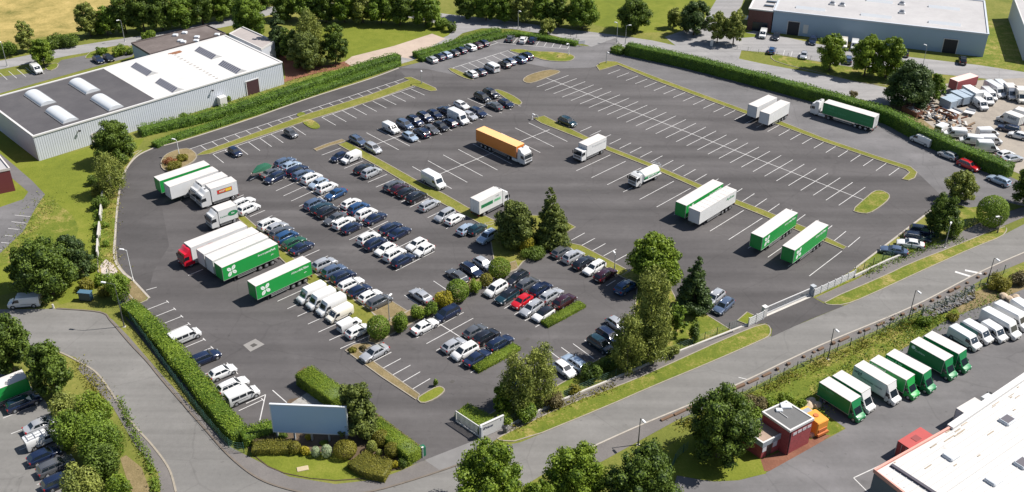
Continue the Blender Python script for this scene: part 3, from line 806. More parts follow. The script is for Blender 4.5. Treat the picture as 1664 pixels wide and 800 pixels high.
# ------------------------------------------------------------------ ground, roads, yards
def ground():
    me = bpy.data.meshes.new('ground'); s = 900
    me.from_pydata([(-s, -200, 0), (s, -200, 0), (s, 1500, 0), (-s, 1500, 0)], [], [(0, 1, 2, 3)]); me.materials.append(GRASS)
    o = link(bpy.data.objects.new('ground', me)); o['kind'] = 'structure'
ground()
Z = [0.0]
def zz(n): return .003 + .004 * n
flat_poly('field', [(-400, -60), (-60, -60), (200, -60), (215, 4), (150, 28), (128, 52), (60, 62), (25, 72), (0, 84), (-60, 96), (-300, 120)], zz(1), FIELD)
flat_poly('field', [(880, -60), (1230, -60), (1165, 20), (1120, 50), (1020, 55), (965, 40), (950, 12)], zz(1), LAWN)
flat_poly('lawn', [(560, 97), (556, 88), (530, 72), (470, 44), (520, 34), (620, 30), (700, 40), (738, 44), (742, 50), (733, 57), (718, 62), (702, 55), (640, 75), (577, 93)], zz(2), LAWN)
flat_poly('lawn', [(-5, 205), (64, 262), (162, 236), (235, 225), (215, 255), (170, 300), (163, 380), (168, 440), (150, 480), (100, 495), (60, 470), (0, 480), (-60, 470), (-60, 240)], zz(1), LAWN)
flat_poly('dry_grass', [(72, 318), (95, 332), (118, 350), (128, 370), (122, 392), (100, 405), (60, 415), (25, 425), (-10, 436), (-40, 440), (2, 411), (38, 376), (58, 340)], zz(2), VERGE)
flat_poly('grass', [(1585, 30), (1664, 40), (1664, 130), (1600, 112), (1570, 98)], zz(1), VERGE)
# old public roads
ROAD_TOP = [(-300, 150), (-100, 118), (0, 99), (115, 76), (231, 58), (300, 45), (378, 29), (430, 12), (520, 4), (640, 11), (700, 20), (744, 25), (800, 31), (943, 50), (1000, 57), (1060, 66), (1110, 77), (1180, 91), (1240, 104), (1350, 124), (1434, 141), (1480, 152), (1500, 165), (1470, 178), (1440, 172), (1350, 150), (1240, 122), (1120, 95), (1020, 74), (1003, 90), (975, 84), (955, 74), (900, 58), (830, 47), (783, 46), (752, 54), (735, 66), (700, 82), (672, 98), (645, 106), (625, 96), (700, 70), (728, 58), (740, 47), (700, 36), (640, 24), (520, 16), (440, 24), (385, 40), (300, 57), (232, 71), (115, 90), (0, 113), (-300, 170)]
flat_poly('road', ROAD_TOP, zz(3), TAR_FAR)
flat_poly('road', [(1080, 60), (1140, 40), (1200, -60), (1228, -60), (1205, 10), (1180, 40), (1185, 62), (1225, 50), (1330, 72), (1470, 92), (1590, 106), (1720, 126), (1720, 150), (1600, 128), (1500, 118), (1430, 108), (1400, 112), (1250, 86), (1205, 82), (1200, 98), (1150, 86), (1100, 76)], zz(4), TAR_FAR)
flat_poly('road', [(594, 801), (660, 784), (752, 753), (800, 728), (846, 719), (988, 660), (1056, 630), (1153, 590), (1253, 546), (1372, 497), (1406, 483), (1503, 438), (1586, 401), (1634, 380), (1700, 346), (1800, 300), (1800, 380), (1690, 402), (1664, 411), (1590, 444), (1480, 500), (1330, 563), (1190, 629), (1040, 692), (960, 728), (900, 760), (820, 810), (700, 900), (500, 960), (300, 900), (286, 797), (275, 763), (249, 726), (210, 682), (163, 613), (131, 590), (123, 581), (95, 572), (55, 563), (0, 560), (-150, 560), (-150, 505), (0, 503), (92, 502), (163, 508), (181, 523), (210, 557), (241, 590), (262, 616), (328, 692), (373, 742), (420, 778), (473, 797), (530, 806)], zz(3), TAR_OLD)
flat_poly('pavement', [(92, 500), (163, 506), (183, 520), (210, 548), (260, 606), (330, 682), (375, 727), (400, 740), (470, 775), (545, 787), (610, 780), (650, 766), (685, 750), (700, 748), (780, 713), (800, 726), (752, 753), (660, 784), (594, 801), (530, 806), (473, 797), (420, 778), (373, 742), (328, 692), (262, 616), (210, 557), (181, 523), (163, 508)], zz(5), PAVE)
flat_poly('pavement', [(126, 600), (163, 640), (184, 663), (218, 721), (257, 768), (262, 810), (286, 810), (286, 797), (275, 763), (249, 726), (210, 682), (163, 613), (131, 590)], zz(5), PAVE)
flat_poly('driveway', [(690, 748), (782, 712), (804, 716), (800, 728), (752, 753), (715, 765)], zz(6), mat('driveway_concrete', (.155, .15, .148), .9, var=.2, vs=.6))
flat_poly('pavement', [(780, 714), (818, 697), (903, 657), (1000, 616), (1080, 582), (1215, 529), (1240, 524), (1187, 547), (1053, 608), (1004, 628), (925, 656), (820, 706), (804, 716)], zz(5), PAVE)
flat_poly('pavement', [(1325, 484), (1340, 477), (1390, 455), (1440, 428), (1560, 378), (1640, 338), (1700, 305), (1720, 330), (1634, 366), (1557, 398), (1475, 430), (1441, 447), (1338, 491)], zz(5), PAVE)
flat_poly('pavement', [(1664, 411), (1590, 444), (1480, 500), (1330, 563), (1190, 629), (1040, 692), (960, 728), (930, 746), (975, 752), (1060, 705), (1100, 683), (1200, 641), (1300, 591), (1400, 548), (1500, 503), (1582, 463), (1600, 452), (1690, 415)], zz(5), PAVE)
# private yards
flat_poly('car_park', [(186, 420), (188, 380), (191, 340), (197, 295), (208, 270), (225, 252), (250, 240), (300, 227), (400, 195), (500, 160), (600, 128), (645, 110), (690, 100), (705, 108), (760, 90), (812, 67), (830, 68), (930, 82), (962, 90), (985, 100), (1030, 94), (1130, 124), (1240, 165), (1440, 228), (1560, 275), (1664, 318), (1664, 345), (1600, 346), (1512, 343), (1424, 411), (1389, 437), (1320, 480), (1222, 527), (1195, 545), (1000, 620), (903, 660), (800, 706), (690, 749), (640, 765), (560, 740), (500, 700), (400, 720), (330, 664), (262, 592), (200, 512), (184, 470)], zz(4), TAR_NEW)
flat_poly('car_park', [(650, 111), (690, 99), (700, 88), (790, 62), (830, 55), (940, 74), (962, 76), (1000, 62), (1018, 82), (1120, 104), (1240, 136), (1346, 164), (1450, 197), (1564, 252), (1664, 298), (1690, 318), (1600, 345), (1540, 328), (1490, 280), (1340, 226), (1130, 152), (1002, 103), (960, 110), (900, 112), (840, 100), (770, 128), (720, 118), (690, 112)], zz(5), TAR_GREY)
flat_poly('loop_road', [(186, 420), (188, 380), (191, 340), (197, 295), (208, 270), (225, 252), (250, 240), (300, 227), (400, 195), (500, 160), (600, 128), (645, 110), (660, 126), (600, 151), (500, 184), (400, 212), (312, 242), (268, 258), (262, 275), (285, 300), (262, 330), (275, 400), (250, 440), (240, 480), (222, 492), (212, 470), (200, 445)], zz(5), TAR_DARK)
flat_poly('driveway', [(1222, 527), (1317, 481), (1340, 494), (1372, 497), (1312, 521), (1253, 548), (1255, 535), (1246, 526)], zz(6), TAR_DARK)
flat_poly('pale_gravel_pad', [(560, 101), (572, 92), (640, 75), (702, 55), (724, 63), (690, 82), (668, 96), (650, 93), (600, 105), (575, 110)], zz(4), PINK)
flat_poly('red_gravel_pad', [(440, 78), (460, 102), (464, 128), (425, 148), (412, 155), (440, 140), (520, 118), (600, 104), (575, 96), (540, 105), (500, 110), (470, 90)], zz(3), REDPAD)
flat_poly('car_park', [(-300, 200), (-40, 158), (0, 152), (60, 135), (215, 92), (222, 80), (150, 88), (100, 98), (90, 107), (60, 118), (0, 125), (-300, 160)], zz(4), TAR_GREY)
flat_poly('path', [(-100, 240), (-20, 245), (0, 250), (22, 268), (52, 294), (73, 316), (57, 340), (38, 376), (0, 412), (-60, 450), (-120, 450), (-120, 340), (0, 337), (38, 324), (46, 312), (22, 292), (0, 272), (-100, 255)], zz(3), TAR_GREY)
flat_poly('car_park', [(-150, 590), (0, 606), (48, 626), (74, 652), (92, 690), (108, 738), (124, 800), (130, 900), (-150, 900)], zz(3), TAR_OLD)
flat_poly('car_park', [(1335, 640), (1400, 603), (1480, 560), (1530, 525), (1600, 494), (1700, 450), (1900, 430), (1900, 950), (1060, 950), (1090, 812), (1100, 773), (1132, 779), (1160, 783), (1200, 781), (1240, 771), (1300, 738), (1337, 717), (1374, 697), (1327, 663)], zz(3), TAR_GREY)
flat_poly('scrap_yard', [(1470, 165), (1500, 140), (1600, 130), (1664, 127), (1760, 130), (1760, 300), (1700, 300), (1640, 276), (1560, 238), (1500, 205), (1464, 190)], zz(4), DUST)
# raised beds, verges and kerbs
bed('grass_verge', [(804, 716), (820, 706), (925, 656), (1004, 628), (1053, 608), (1187, 547), (1240, 526), (1252, 531), (1252, 545), (1240, 552), (1153, 590), (1056, 630), (988, 660), (846, 718)], VERGE, .07, it=1, km=M_KERB)
bed('grass_verge', [(1338, 491), (1441, 447), (1475, 430), (1557, 398), (1632, 367), (1637, 374), (1628, 385), (1586, 401), (1503, 438), (1406, 483), (1372, 496), (1345, 496)], VERGE, .07, it=1)
bed('planting_bed', [(236, 240), (214, 258), (199, 290), (190, 340), (187, 420), (200, 442), (218, 456), (236, 478), (244, 486), (222, 496), (212, 480), (180, 452), (160, 455), (158, 400), (164, 330), (170, 300), (192, 262)], VERGE, .08)
bed('soil_bed', [(205, 462), (217, 456), (230, 470), (243, 484), (222, 495), (207, 484)], DRY, .10, kerb=False)
flat_poly('stone_slabs', [(163, 432), (172, 422), (184, 430), (192, 442), (180, 452), (166, 450)], .10, mat('pale_slab', (.42, .36, .32), .9, var=.3, vs=.9))
kerb_line('kerb', [(250, 241), (225, 253), (208, 271), (197, 296), (190.5, 340), (187.5, 380), (186, 420), (200, 444), (217, 457), (243, 485)], .35, .12, KERBP)
kerb_line('kerb', [(250, 241), (300, 228), (400, 196), (500, 161), (600, 129), (648, 111)], .35, .10, KERBP)
kerb_line('kerb', [(92, 502), (163, 508), (181, 523), (210, 557), (241, 590), (262, 616), (328, 692), (373, 742), (420, 778), (473, 797), (530, 806), (594, 801), (660, 784), (752, 753), (800, 729)], .25, .12, mat('dark_kerb', (.13, .108, .088), .9, var=.3, vs=1))
kerb_line('kerb', [(-60, 563), (55, 563), (95, 572), (131, 590), (163, 613), (210, 682), (249, 726), (275, 763), (286, 800)], .28, .08, M_KERB)
kerb_line('kerb', [(1690, 402), (1664, 411), (1590, 444), (1480, 500), (1330, 563), (1190, 629), (1040, 692), (960, 728)], .25, .11, KERBP)
kerb_line('kerb', [(1513, 342.5), (1424, 410.5), (1389, 437)], .35, .10, KERBP, False)
bed('strip_bed', [(550, 236), (564, 231), (635, 270), (681, 296), (722, 316), (760, 338), (808, 361), (798, 366), (784, 366), (746, 346), (716, 330), (660, 298), (616, 272)], STRIPG, it=0)
bed('strip_bed', [(510, 243), (530, 235), (556, 227), (561, 230), (553, 233), (535, 238), (514, 246)], DRY, it=0)
bed('strip_bed', [(867, 193), (884, 189), (951, 222), (988, 239), (1059, 267), (1138, 301), (1195, 325), (1240, 342), (1310, 371), (1375, 402), (1370, 406), (1300, 377), (1237, 350), (1190, 331), (1132, 306), (1056, 272), (984, 244), (946, 227), (880, 201)], STRIPG, it=0)
bed('strip_bed', [(969, 108), (975, 103), (986, 100), (1001, 101), (1060, 124), (1127, 149), (1212, 180), (1266, 197), (1340, 226), (1420, 253), (1480, 272), (1490, 281), (1486, 290), (1476, 294), (1466, 292), (1478, 281), (1472, 276), (1418, 258), (1338, 231), (1264, 203), (1210, 185), (1125, 154), (1058, 129), (1004, 106), (985, 112), (974, 115)], STRIPG, it=0)
bed('strip_bed', [(318, 254), (330, 247), (400, 222), (484, 192), (500, 186), (600, 155), (665, 131), (656, 127), (668, 126), (708, 144), (710, 148), (700, 149), (672, 140), (600, 166), (508, 194), (400, 230), (340, 251)], STRIPG, it=0)
bed('strip_bed', [(487, 197), (505, 193), (524, 207), (508, 212)], VERGE, .14, it=2, kerb=False)
bed('strip_bed', [(480, 187), (492, 182), (499, 188), (490, 193)], VERGE, .14, it=1, kerb=False)
bed('planter_bed', [(266, 256), (274, 250), (290, 244), (308, 242), (322, 254), (312, 266), (290, 276), (274, 280), (264, 276), (261, 266)], DRY, .2)
bed('strip_bed', [(727, 113), (735, 111), (755, 120), (771, 128), (767, 131), (750, 126)], STRIPG)
bed('strip_bed', [(824, 82), (845, 80), (867, 84), (900, 85), (925, 88), (935, 93), (929, 99), (916, 101), (886, 99), (864, 92), (845, 88)], VERGE)
bed('strip_bed', [(849, 130), (860, 122), (890, 114), (906, 115), (911, 118), (890, 126), (864, 136), (853, 135)], DRY)
bed('strip_bed', [(802, 147), (810, 146), (830, 154), (849, 166), (845, 172), (834, 169), (815, 156)], STRIPG)
bed('strip_bed', [(1384, 343), (1405, 324), (1420, 311), (1432, 310), (1445, 316), (1445, 324), (1430, 337), (1412, 348), (1396, 347)], VERGE)
bed('strip_bed', [(384, 353), (394, 349), (420, 372), (460, 408), (509, 444), (548, 470), (604, 508), (620, 520), (600, 543), (590, 538), (565, 513), (530, 483), (494, 457), (448, 413)], STRIPG, it=0)
bed('soil_bed', [(602, 506), (634, 489), (663, 507), (640, 523), (618, 524)], DRY, .14, it=0)
bed('gravel_strip', [(561, 570), (575, 561), (596, 557), (604, 563), (584, 572), (682, 642), (676, 650), (620, 613)], DRY, .10, it=0)
bed('strip_bed', [(677, 649), (690, 640), (712, 628), (722, 632), (722, 638), (706, 650), (686, 657)], LAWN, .12)
bed('planting_bed', [(788, 364), (806, 360), (850, 350), (905, 353), (935, 370), (912, 383), (903, 391), (945, 400), (981, 419), (1024, 442), (1010, 451), (965, 423), (925, 406), (893, 405), (880, 413), (850, 426), (838, 440), (800, 454), (788, 446), (803, 425), (798, 395)], STRIPG, it=0)
bed('planting_bed', [(622, 524), (662, 507), (700, 490), (742, 470), (790, 440), (838, 425), (842, 437), (800, 454), (770, 475), (740, 492), (690, 515), (635, 545), (612, 560), (598, 556), (602, 540)], DRY, it=0)
bed('planting_bed', [(1008, 450), (1022, 441), (1045, 425), (1075, 440), (1100, 490), (1138, 506), (1192, 540), (1212, 530), (1080, 582), (1000, 617), (903, 657), (818, 696), (782, 702), (790, 678), (850, 640), (905, 628), (943, 607), (960, 592), (1000, 570), (1030, 522), (1036, 462)], VERGE, it=0)
bed('planting_bed', [(1198, 522), (1214, 508), (1222, 512), (1236, 519), (1216, 529)], LAWN, it=0)
bed('planting_bed', [(1512, 343), (1540, 330), (1575, 338), (1640, 330), (1664, 336), (1600, 356), (1560, 378), (1440, 427), (1390, 454), (1340, 476), (1326, 480), (1389, 437), (1424, 411), (1452, 405), (1500, 390)], VERGE, .06, it=0, kerb=False)
bed('garden_bed', [(400, 725), (413, 741), (435, 759), (462, 770), (504, 778), (545, 782), (586, 779), (608, 774), (650, 762), (680, 749), (690, 741), (690, 730), (612, 672), (560, 640), (495, 596), (482, 606), (520, 640), (470, 650), (442, 690), (410, 692)], mat('garden_soil', (.085, .058, .036), .95, var=.4, vs=1.5), .06, it=0, kerb=False)
flat_poly('lawn', [(413, 740), (436, 758), (462, 769), (504, 777.5), (545, 781), (586, 778), (608, 773), (580, 755), (545, 738), (500, 734), (470, 732), (430, 733)], .10, LAWN)
flat_poly('gravel_patch', [(456, 668), (506, 634), (512, 640), (536, 660), (545, 672), (460, 676)], .10, mat('grey_gravel', (.26, .25, .235), .95, var=.4, vs=3))
flat_poly('lawn', [(1040, 748), (1110, 712), (1160, 700), (1215, 720), (1240, 745), (1245, 770), (1200, 780), (1160, 782), (1132, 778), (1100, 772), (1085, 790), (1020, 800)], zz(4), LAWN)
flat_poly('soil', [(1236, 747), (1284, 728), (1338, 706), (1350, 708), (1337, 717), (1300, 738), (1250, 766), (1242, 766)], zz(5), REDPAD)
flat_poly('grass', [(1300, 668), (1328, 664), (1374, 696), (1345, 710), (1320, 700)], zz(4), VERGE)
flat_poly('bank_grass', [(1100, 686), (1200, 643), (1300, 593), (1400, 550), (1500, 505), (1582, 465), (1664, 430), (1720, 420), (1720, 445), (1600, 494), (1530, 525), (1480, 560), (1400, 603), (1335, 640), (1327, 663), (1280, 668), (1215, 690), (1130, 700)], zz(4), VERGE)
flat_poly('soil', [(195, 745), (205, 740), (230, 760), (245, 800), (215, 805)], zz(4), DRY)
flat_poly('soil', [(1540, 245 + 240), (1600, 470), (1664, 455), (1664, 470), (1600, 496), (1560, 510)], zz(5), DRY)
bed('grass_verge', [(1250, 92), (1262, 89), (1330, 101), (1400, 112), (1442, 122), (1450, 140), (1400, 136), (1330, 118), (1262, 102)], VERGE, .07)
bed('grass_verge', [(72, 110), (85, 103), (96, 104), (92, 112), (80, 116)], VERGE, .1)
bed('grass_verge', [(136, 96), (150, 82), (205, 72), (218, 82), (180, 90), (150, 95)], VERGE, .08)
flat_poly('grass', [(1182, 56), (1200, 52), (1228, 56), (1230, 60), (1205, 62)], zz(6), LAWN)
flat_poly('soil', [(1440, 172), (1480, 168), (1500, 195), (1540, 225), (1470, 195)], zz(6), DRY)
flat_poly('paving_patch', [(395, 561), (415, 551), (430, 560), (407, 572)], zz(6), mat('grey_slab', (.20, .19, .18), .9, var=.15, vs=1))
flat_poly('drain_cover', [(406, 561.5), (413, 558), (419, 561), (411, 565)], zz(7), mat('iron_cover', (.06, .055, .05), .7))
for q in ((735, 620), (857, 551), (957, 309)):
    flat_poly('drain_cover', [(q[0] - 5, q[1] + 1), (q[0], q[1] - 2.4), (q[0] + 5, q[1]), (q[0], q[1] + 3)], zz(7), mat('iron_cover', (.06, .055, .05), .7))

# ------------------------------------------------------------------ painted markings
class Paint(MB):
    def seg(s, a, b, w=.15, z=None):
        a, b = S(*a), S(*b); d = (b - a).normalized(); n = Vector((-d.y, d.x, 0)) * w / 2; zq = zz(8) if z is None else z
        s.add([(a - n)[:2] + (zq,) if False else (a.x - n.x, a.y - n.y, zq), (b.x - n.x, b.y - n.y, zq), (b.x + n.x, b.y + n.y, zq), (a.x + n.x, a.y + n.y, zq)], [(0, 1, 2, 3)])
    def row(s, p0, q0, p1, q1, n, w=.135, skip=(), tee=False):
        P0, Q0, P1, Q1 = S(*p0), S(*q0), S(*p1), S(*q1)
        for i in range(n):
            if i in skip: continue
            t = i / (n - 1); a, b = P0.lerp(P1, t), Q0.lerp(Q1, t)
            s.segw(a, b, w)
            if tee:
                d = (P1 - P0).normalized() * .45; s.segw(b - d, b + d, w, .002)
    def segw(s, a, b, w=.15, dz=0):
        d = (b - a).normalized(); n = Vector((-d.y, d.x, 0)) * w / 2; zq = zz(8) + dz
        s.add([(a.x - n.x, a.y - n.y, zq), (b.x - n.x, b.y - n.y, zq), (b.x + n.x, b.y + n.y, zq), (a.x + n.x, a.y + n.y, zq)], [(0, 1, 2, 3)])
    def done(s): return kindof(s.build('bay_markings', LINE), 'structure')
def nrow(p0, p1, sp): return max(2, round((S(*p1) - S(*p0)).length / sp) + 1)
pm = Paint()
pm.row((872, 142), (923.7, 122.8), (1363, 334), (1406, 304.5), nrow((872, 142), (1363, 334), 2.93)); pm.seg((888, 127.2), (1405.4, 326), z=zz(9)); pm.done()
pm = Paint(); pm.row((988, 120.7), (1007.7, 113.4), (1444.7, 285.3), (1461.8, 272.7), nrow((988, 120.7), (1444.7, 285.3), 3.0)); pm.done()
pm = Paint(); pm.row((943, 214), (961, 206), (1378, 402), (1397.5, 385.6), nrow((943, 214), (1378, 402), 3.05)); pm.seg((900, 196), (1000, 236)) if False else None
pm.row((936.3, 278), (992, 252), (1315, 449), (1368, 408.5), nrow((936.3, 278), (1315, 449), 4.25)); pm.done()
pm = Paint(); pm.row((670, 271), (734, 307), (859, 200), (922, 230.4), nrow((670, 271), (859, 200), 4.05)); pm.seg((709.7, 285.3), (893, 211), z=zz(9)); pm.done()
pm = Paint(); pm.row((595.5, 216), (648, 244), (790, 150), (846, 173), nrow((595.5, 216), (790, 150), 2.95)); pm.seg((612, 234.5), (820, 161), z=zz(9)); pm.done()
pm = Paint(); pm.row((436.3, 302.5), (500, 274), (643, 440.6), (706, 409), nrow((436.3, 302.5), (643, 440.6), 2.85)); pm.seg((464, 285), (681, 422), z=zz(9)); pm.done()
pm = Paint(); pm.row((523, 252.5), (553.5, 241), (725, 372), (757, 356), nrow((523, 252.5), (725, 372), 2.85)); pm.done()
pm = Paint(); pm.row((373, 326.5), (396, 317), (603, 507), (636, 491), nrow((373, 326.5), (603, 507), 2.85)); pm.done()
pm = Paint(); pm.row((451, 490), (504, 466), (553, 567), (600, 546), nrow((451, 490), (553, 567), 2.9)); pm.seg((306, 448), (330, 438)); pm.done()
pm = Paint(); pm.row((228, 508), (272.5, 490.6), (388, 668), (427, 650), nrow((228, 508), (388, 668), 2.75), tee=True); pm.seg((237.5, 472), (254.6, 467)); pm.seg((400, 656), (431.5, 641.7)); pm.seg((431.5, 641.7), (421.5, 687), z=zz(9)); pm.seg((443, 634.6), (469.5, 657.7)); pm.done()
pm = Paint(); pm.row((599.5, 591.6), (636, 572.7), (663, 637), (699, 615.7), 5); pm.done()
a_ = [((307, 243), (321.5, 254)), ((641, 133), (657, 140.4))]
pm = Paint(); pm.row(a_[0][0], a_[0][1], a_[1][0], a_[1][1], nrow(a_[0][0], a_[1][0], 2.9)); pm.seg((307, 243), (660, 127), z=zz(9))
pm.row((346, 251), (363.5, 265), (476, 206), (497, 220), nrow((346, 251), (476, 206), 2.95)); pm.row((523, 191), (545.7, 204), (668, 145), (690, 155), nrow((523, 191), (668, 145), 2.95)); pm.seg((346, 251), (476, 206), z=zz(9)); pm.seg((523, 191), (680, 139.5), z=zz(9)); pm.done()
pm = Paint(); pm.row((736, 111), (752, 119), (825, 83), (842, 92), nrow((736, 111), (825, 83), 2.8)); pm.seg((735, 111), (825, 82.6), z=zz(9)); pm.seg((757, 128), (860, 96), z=zz(9)) if False else None
pm.seg((708, 102), (809, 70)); pm.row((797, 64), (809, 70), (708, 102), (697, 96), 2); pm.row((842, 61), (834, 70), (927, 70.4), (922, 80), 8); pm.seg((809, 70), (922, 80), z=zz(9)); pm.done()
pm = Paint(); pm.row((677, 549.6), (753.5, 508), (693, 559), (769, 517.6), 2); pm.row((709, 570), (725, 561), (765, 606), (781, 597), 4); pm.seg((711, 524.7), (790, 575), z=zz(9)); pm.row((803, 492), (818, 484), (870, 532), (885, 523), 5); pm.done()
pm = Paint(); pm.row((704.5, 457), (725.5, 471), (657, 480), (679.5, 494.5), 3); pm.row((928, 391), (950, 379), (999, 425), (1019, 414), 5); pm.row((905, 424), (920, 415), (985, 465), (1000, 456), 6); pm.done()
pm = Paint(); pm.row((24, 350), (50, 352.5), (-4, 406), (6, 407), 6); pm.row((0, 119), (12, 130), (55, 107), (72, 120), 5); pm.row((5, 680), (50, 662), (60, 788), (110, 770), 5); pm.done()
pm = Paint(); pm.row((1275, 82), (1272, 92), (1300, 86), (1297, 97), 3); pm.seg((1552, 442), (1578, 450), .6); pm.seg((1568, 439.5), (1595, 445), .6); pm.seg((1387, 777), (1410, 800)); pm.seg((1387, 777), (1430, 757)); pm.seg((1200, 613.5), (1214, 617)); pm.seg((800, 650), (826, 668)); pm.row((1000, 560), (1025, 545), (925, 606), (965, 590), 4) if False else None; pm.row((893, 571), (924, 594), (950, 553), (985, 578), 4); pm.done()
# ------------------------------------------------------------------ parked cars, row by row
def head(a, b):
    p, q = S(*a), S(*b); d = Vector((q.x - p.x, q.y - p.y)); return d.normalized()
NE = head((436, 302.5), (500, 274)); NE2 = head((451, 490), (504, 466)); SE = head((595.5, 216), (648, 244))
ORD = ['first', 'second', 'third', 'fourth', 'fifth', 'sixth', 'seventh', 'eighth', 'ninth', 'tenth', 'eleventh', 'twelfth', 'thirteenth', 'fourteenth', 'fifteenth', 'sixteenth', 'seventeenth', 'eighteenth', 'nineteenth', 'twentieth']
def row(group, phrase, hd, cars):
    """cars: (px, py, type, colour[, 'r' = nose the other way]) counted from the landmark in the phrase"""
    for i, c in enumerate(cars):
        px, py, typ, col = c[:4]
        rev = len(c) > 4 and 'r' in c[4]
        z = .8 if typ in CARS else .95
        p = S(px, py, z * CS)
        h = Vector(hd); h = -h if rev else h
        a = math.atan2(h.y, h.x) + R.uniform(-.025, .025); h = Vector((math.cos(a), math.sin(a)))
        lab = c[5] if len(c) > 5 else f"{WORD[col]} {TYPEWORD[typ]}, {ORD[i]} {phrase}"
        vehicle(typ, col, p, h, lab, group, scale=.95 if 'white vans' in str(group) and typ in VANS else CS, roof='black' if (len(c) > 4 and 'g' in c[4]) else None)
G_C = 'cars parked in the long central block'
row(G_C, 'from the boat in the upper row of the central block', NE, [
    (463, 262.5, 'estate', 'slate'), (473.5, 268.5, 'hatch', 'pale'), (483, 275.5, 'estate', 'navy'), (492.5, 282.5, 'estate', 'slate'), (506.5, 289, 'suv', 'white'), (517.5, 297, 'hatch', 'pale', 'r'), (531, 304, 'suv', 'white'), (545.5, 314, 'saloon', 'blue', 'r'),
    (570, 329.5, 'hatch', 'white'), (582.5, 337.5, 'suv', 'blue'), (595, 346.5, 'suv', 'white'), (609.5, 353.5, 'saloon', 'navy'),
    (634.5, 369.5, 'estate', 'navy'), (649, 377.5, 'saloon', 'navy'), (677, 396, 'hatch', 'white', 'r'), (689, 405, 'hatch', 'white', 'r')])
row(G_C, 'from the boat in the lower row of the central block', NE, [
    (441, 280, 'saloon', 'grey'), (447, 287.5, 'estate', 'navy', 'r'), (511.5, 330.5, 'mpv', 'slate'), (522.5, 337, 'estate', 'teal'), (532.5, 343.5, 'suv', 'black', 'g'), (545, 354, 'saloon', 'grey', 'r'), (558.5, 361, 'estate', 'white'), (571, 369, 'hatch', 'navy'),
    (598.8, 386.5, 'suv', 'white'), (610, 395, 'suv', 'navy'), (626, 404, 'hatch', 'white', 'r'), (641, 412.5, 'suv', 'white'), (655, 421.5, 'estate', 'navy')])
row('cars behind the white and green trailers', 'from the small white lorry, row behind the trailers', NE, [
    (395.5, 328.5, 'estate', 'white'), (404, 338.5, 'suv', 'white')])
row('cars behind the white and green trailers', 'in the close row of six just behind the long trailers', NE, [
    (437.5, 363.5, 'suv', 'white'), (450, 368.5, 'hatch', 'silver'), (457, 376, 'estate', 'grey'), (465, 384, 'mpv', 'blue'), (477.5, 393.5, 'estate', 'green'), (490, 401.5, 'saloon', 'navy')])
row('cars beside the white vans', 'from the green trailer in the row above the white vans', NE2, [
    (527.5, 428.5, 'suv', 'silver'), (543, 439.5, 'suv', 'slate'), (557.5, 449, 'suv', 'navy'), (570, 460.5, 'estate', 'white'), (584, 471, 'hatch', 'navy'), (601, 480, 'hatch', 'white'), (616, 489.5, 'mpv', 'grey')])
row('white vans parked below the grass strip', 'from the green trailer in the row below the grass strip', NE2, [
    (506, 477.5, 'bigvan', 'white', 'r'), (521.5, 487, 'bigvan', 'white', 'r'), (538, 497, 'bigvan', 'white', 'r'), (551.5, 508.5, 'van', 'cream', 'r'), (567.5, 525, 'minivan', 'white'), (581.5, 536.5, 'hatch', 'white')])
row('cars parked along the boundary hedge', 'down the bays beside the long boundary hedge', head((232, 506), (272.5, 490.6)), [
    (300.5, 544.5, 'minibus', 'white'), (333.3, 580, 'estate', 'navy'), (361, 603.5, 'hatch', 'white'), (378, 625, 'estate', 'white'), (394, 640.5, 'minibus', 'white')])
row('cars parked below the long grass strip', 'from the top, row under the long grass strip', NE, [
    (551, 254.5, 'mini', 'navy', 'r'), (570.5, 255.5, 'minivan', 'white', 'r'), (591.5, 273, 'estate', 'black'), (603.4, 279.5, 'suv', 'silver'), (640, 300.5, 'estate', 'grey'), (649, 305.8, 'hatch', 'maroon'), (661, 311.5, 'hatch', 'black'), (676.5, 319.5, 'suv', 'black'), (697.5, 332, 'estate', 'silver'), (723, 349, 'mpv', 'silver', 'r'), (739, 355, 'hatch', 'white'), (758, 371, 'hatch', 'pale'), (775, 371, 'hatch', 'teal'), (792.5, 384, 'suv', 'pale', 'r')])
row('cars above the long grass strip', 'above the top tip of the long grass strip', SE, [
    (581.5, 227.5, 'estate', 'slate'), (606, 240, 'mpv', 'silver')])
row('cars in the upper double row', 'from the left, back row of the upper double row', SE, [
    (635.5, 207.5, 'minivan', 'white'), (657.5, 201.5, 'mpv', 'slate'), (674, 196, 'suv', 'navy'), (690.5, 190, 'suv', 'navy'), (706, 184.5, 'hatch', 'navy'), (724, 178.5, 'estate', 'navy', 'r'), (749.5, 170, 'hatch', 'white'), (783.5, 157.5, 'mpv', 'black'), (798, 151.5, 'suv', 'black')])
row('cars in the upper double row', 'from the left, front row of the upper double row', SE, [
    (666, 221, 'hatch', 'pale'), (685, 215, 'suv', 'navy', 'r'), (700.5, 209.5, 'hatch', 'grey'), (716, 204.5, 'hatch', 'black'), (730.5, 198.5, 'hatch', 'navy', 'r'), (745, 191.5, 'bigvan', 'white'), (763, 187, 'hatch', 'silver'), (776.5, 181.5, 'estate', 'navy'), (804, 171, 'saloon', 'grey', 'r'), (822, 167, 'hatch', 'navy')])
row('cars along the far hedge', 'from the left along the far hedge', head((708, 102), (700, 98)), [
    (701, 95.8, 'hatch', 'silver'), (713, 91.3, 'hatch', 'navy'), (724, 88, 'hatch', 'pale'), (736.5, 84.8, 'hatch', 'black'), (748.5, 80.5, 'hatch', 'navy'), (763, 75.5, 'estate', 'white'), (774.5, 72.5, 'hatch', 'maroon'), (784.5, 69, 'hatch', 'navy')])
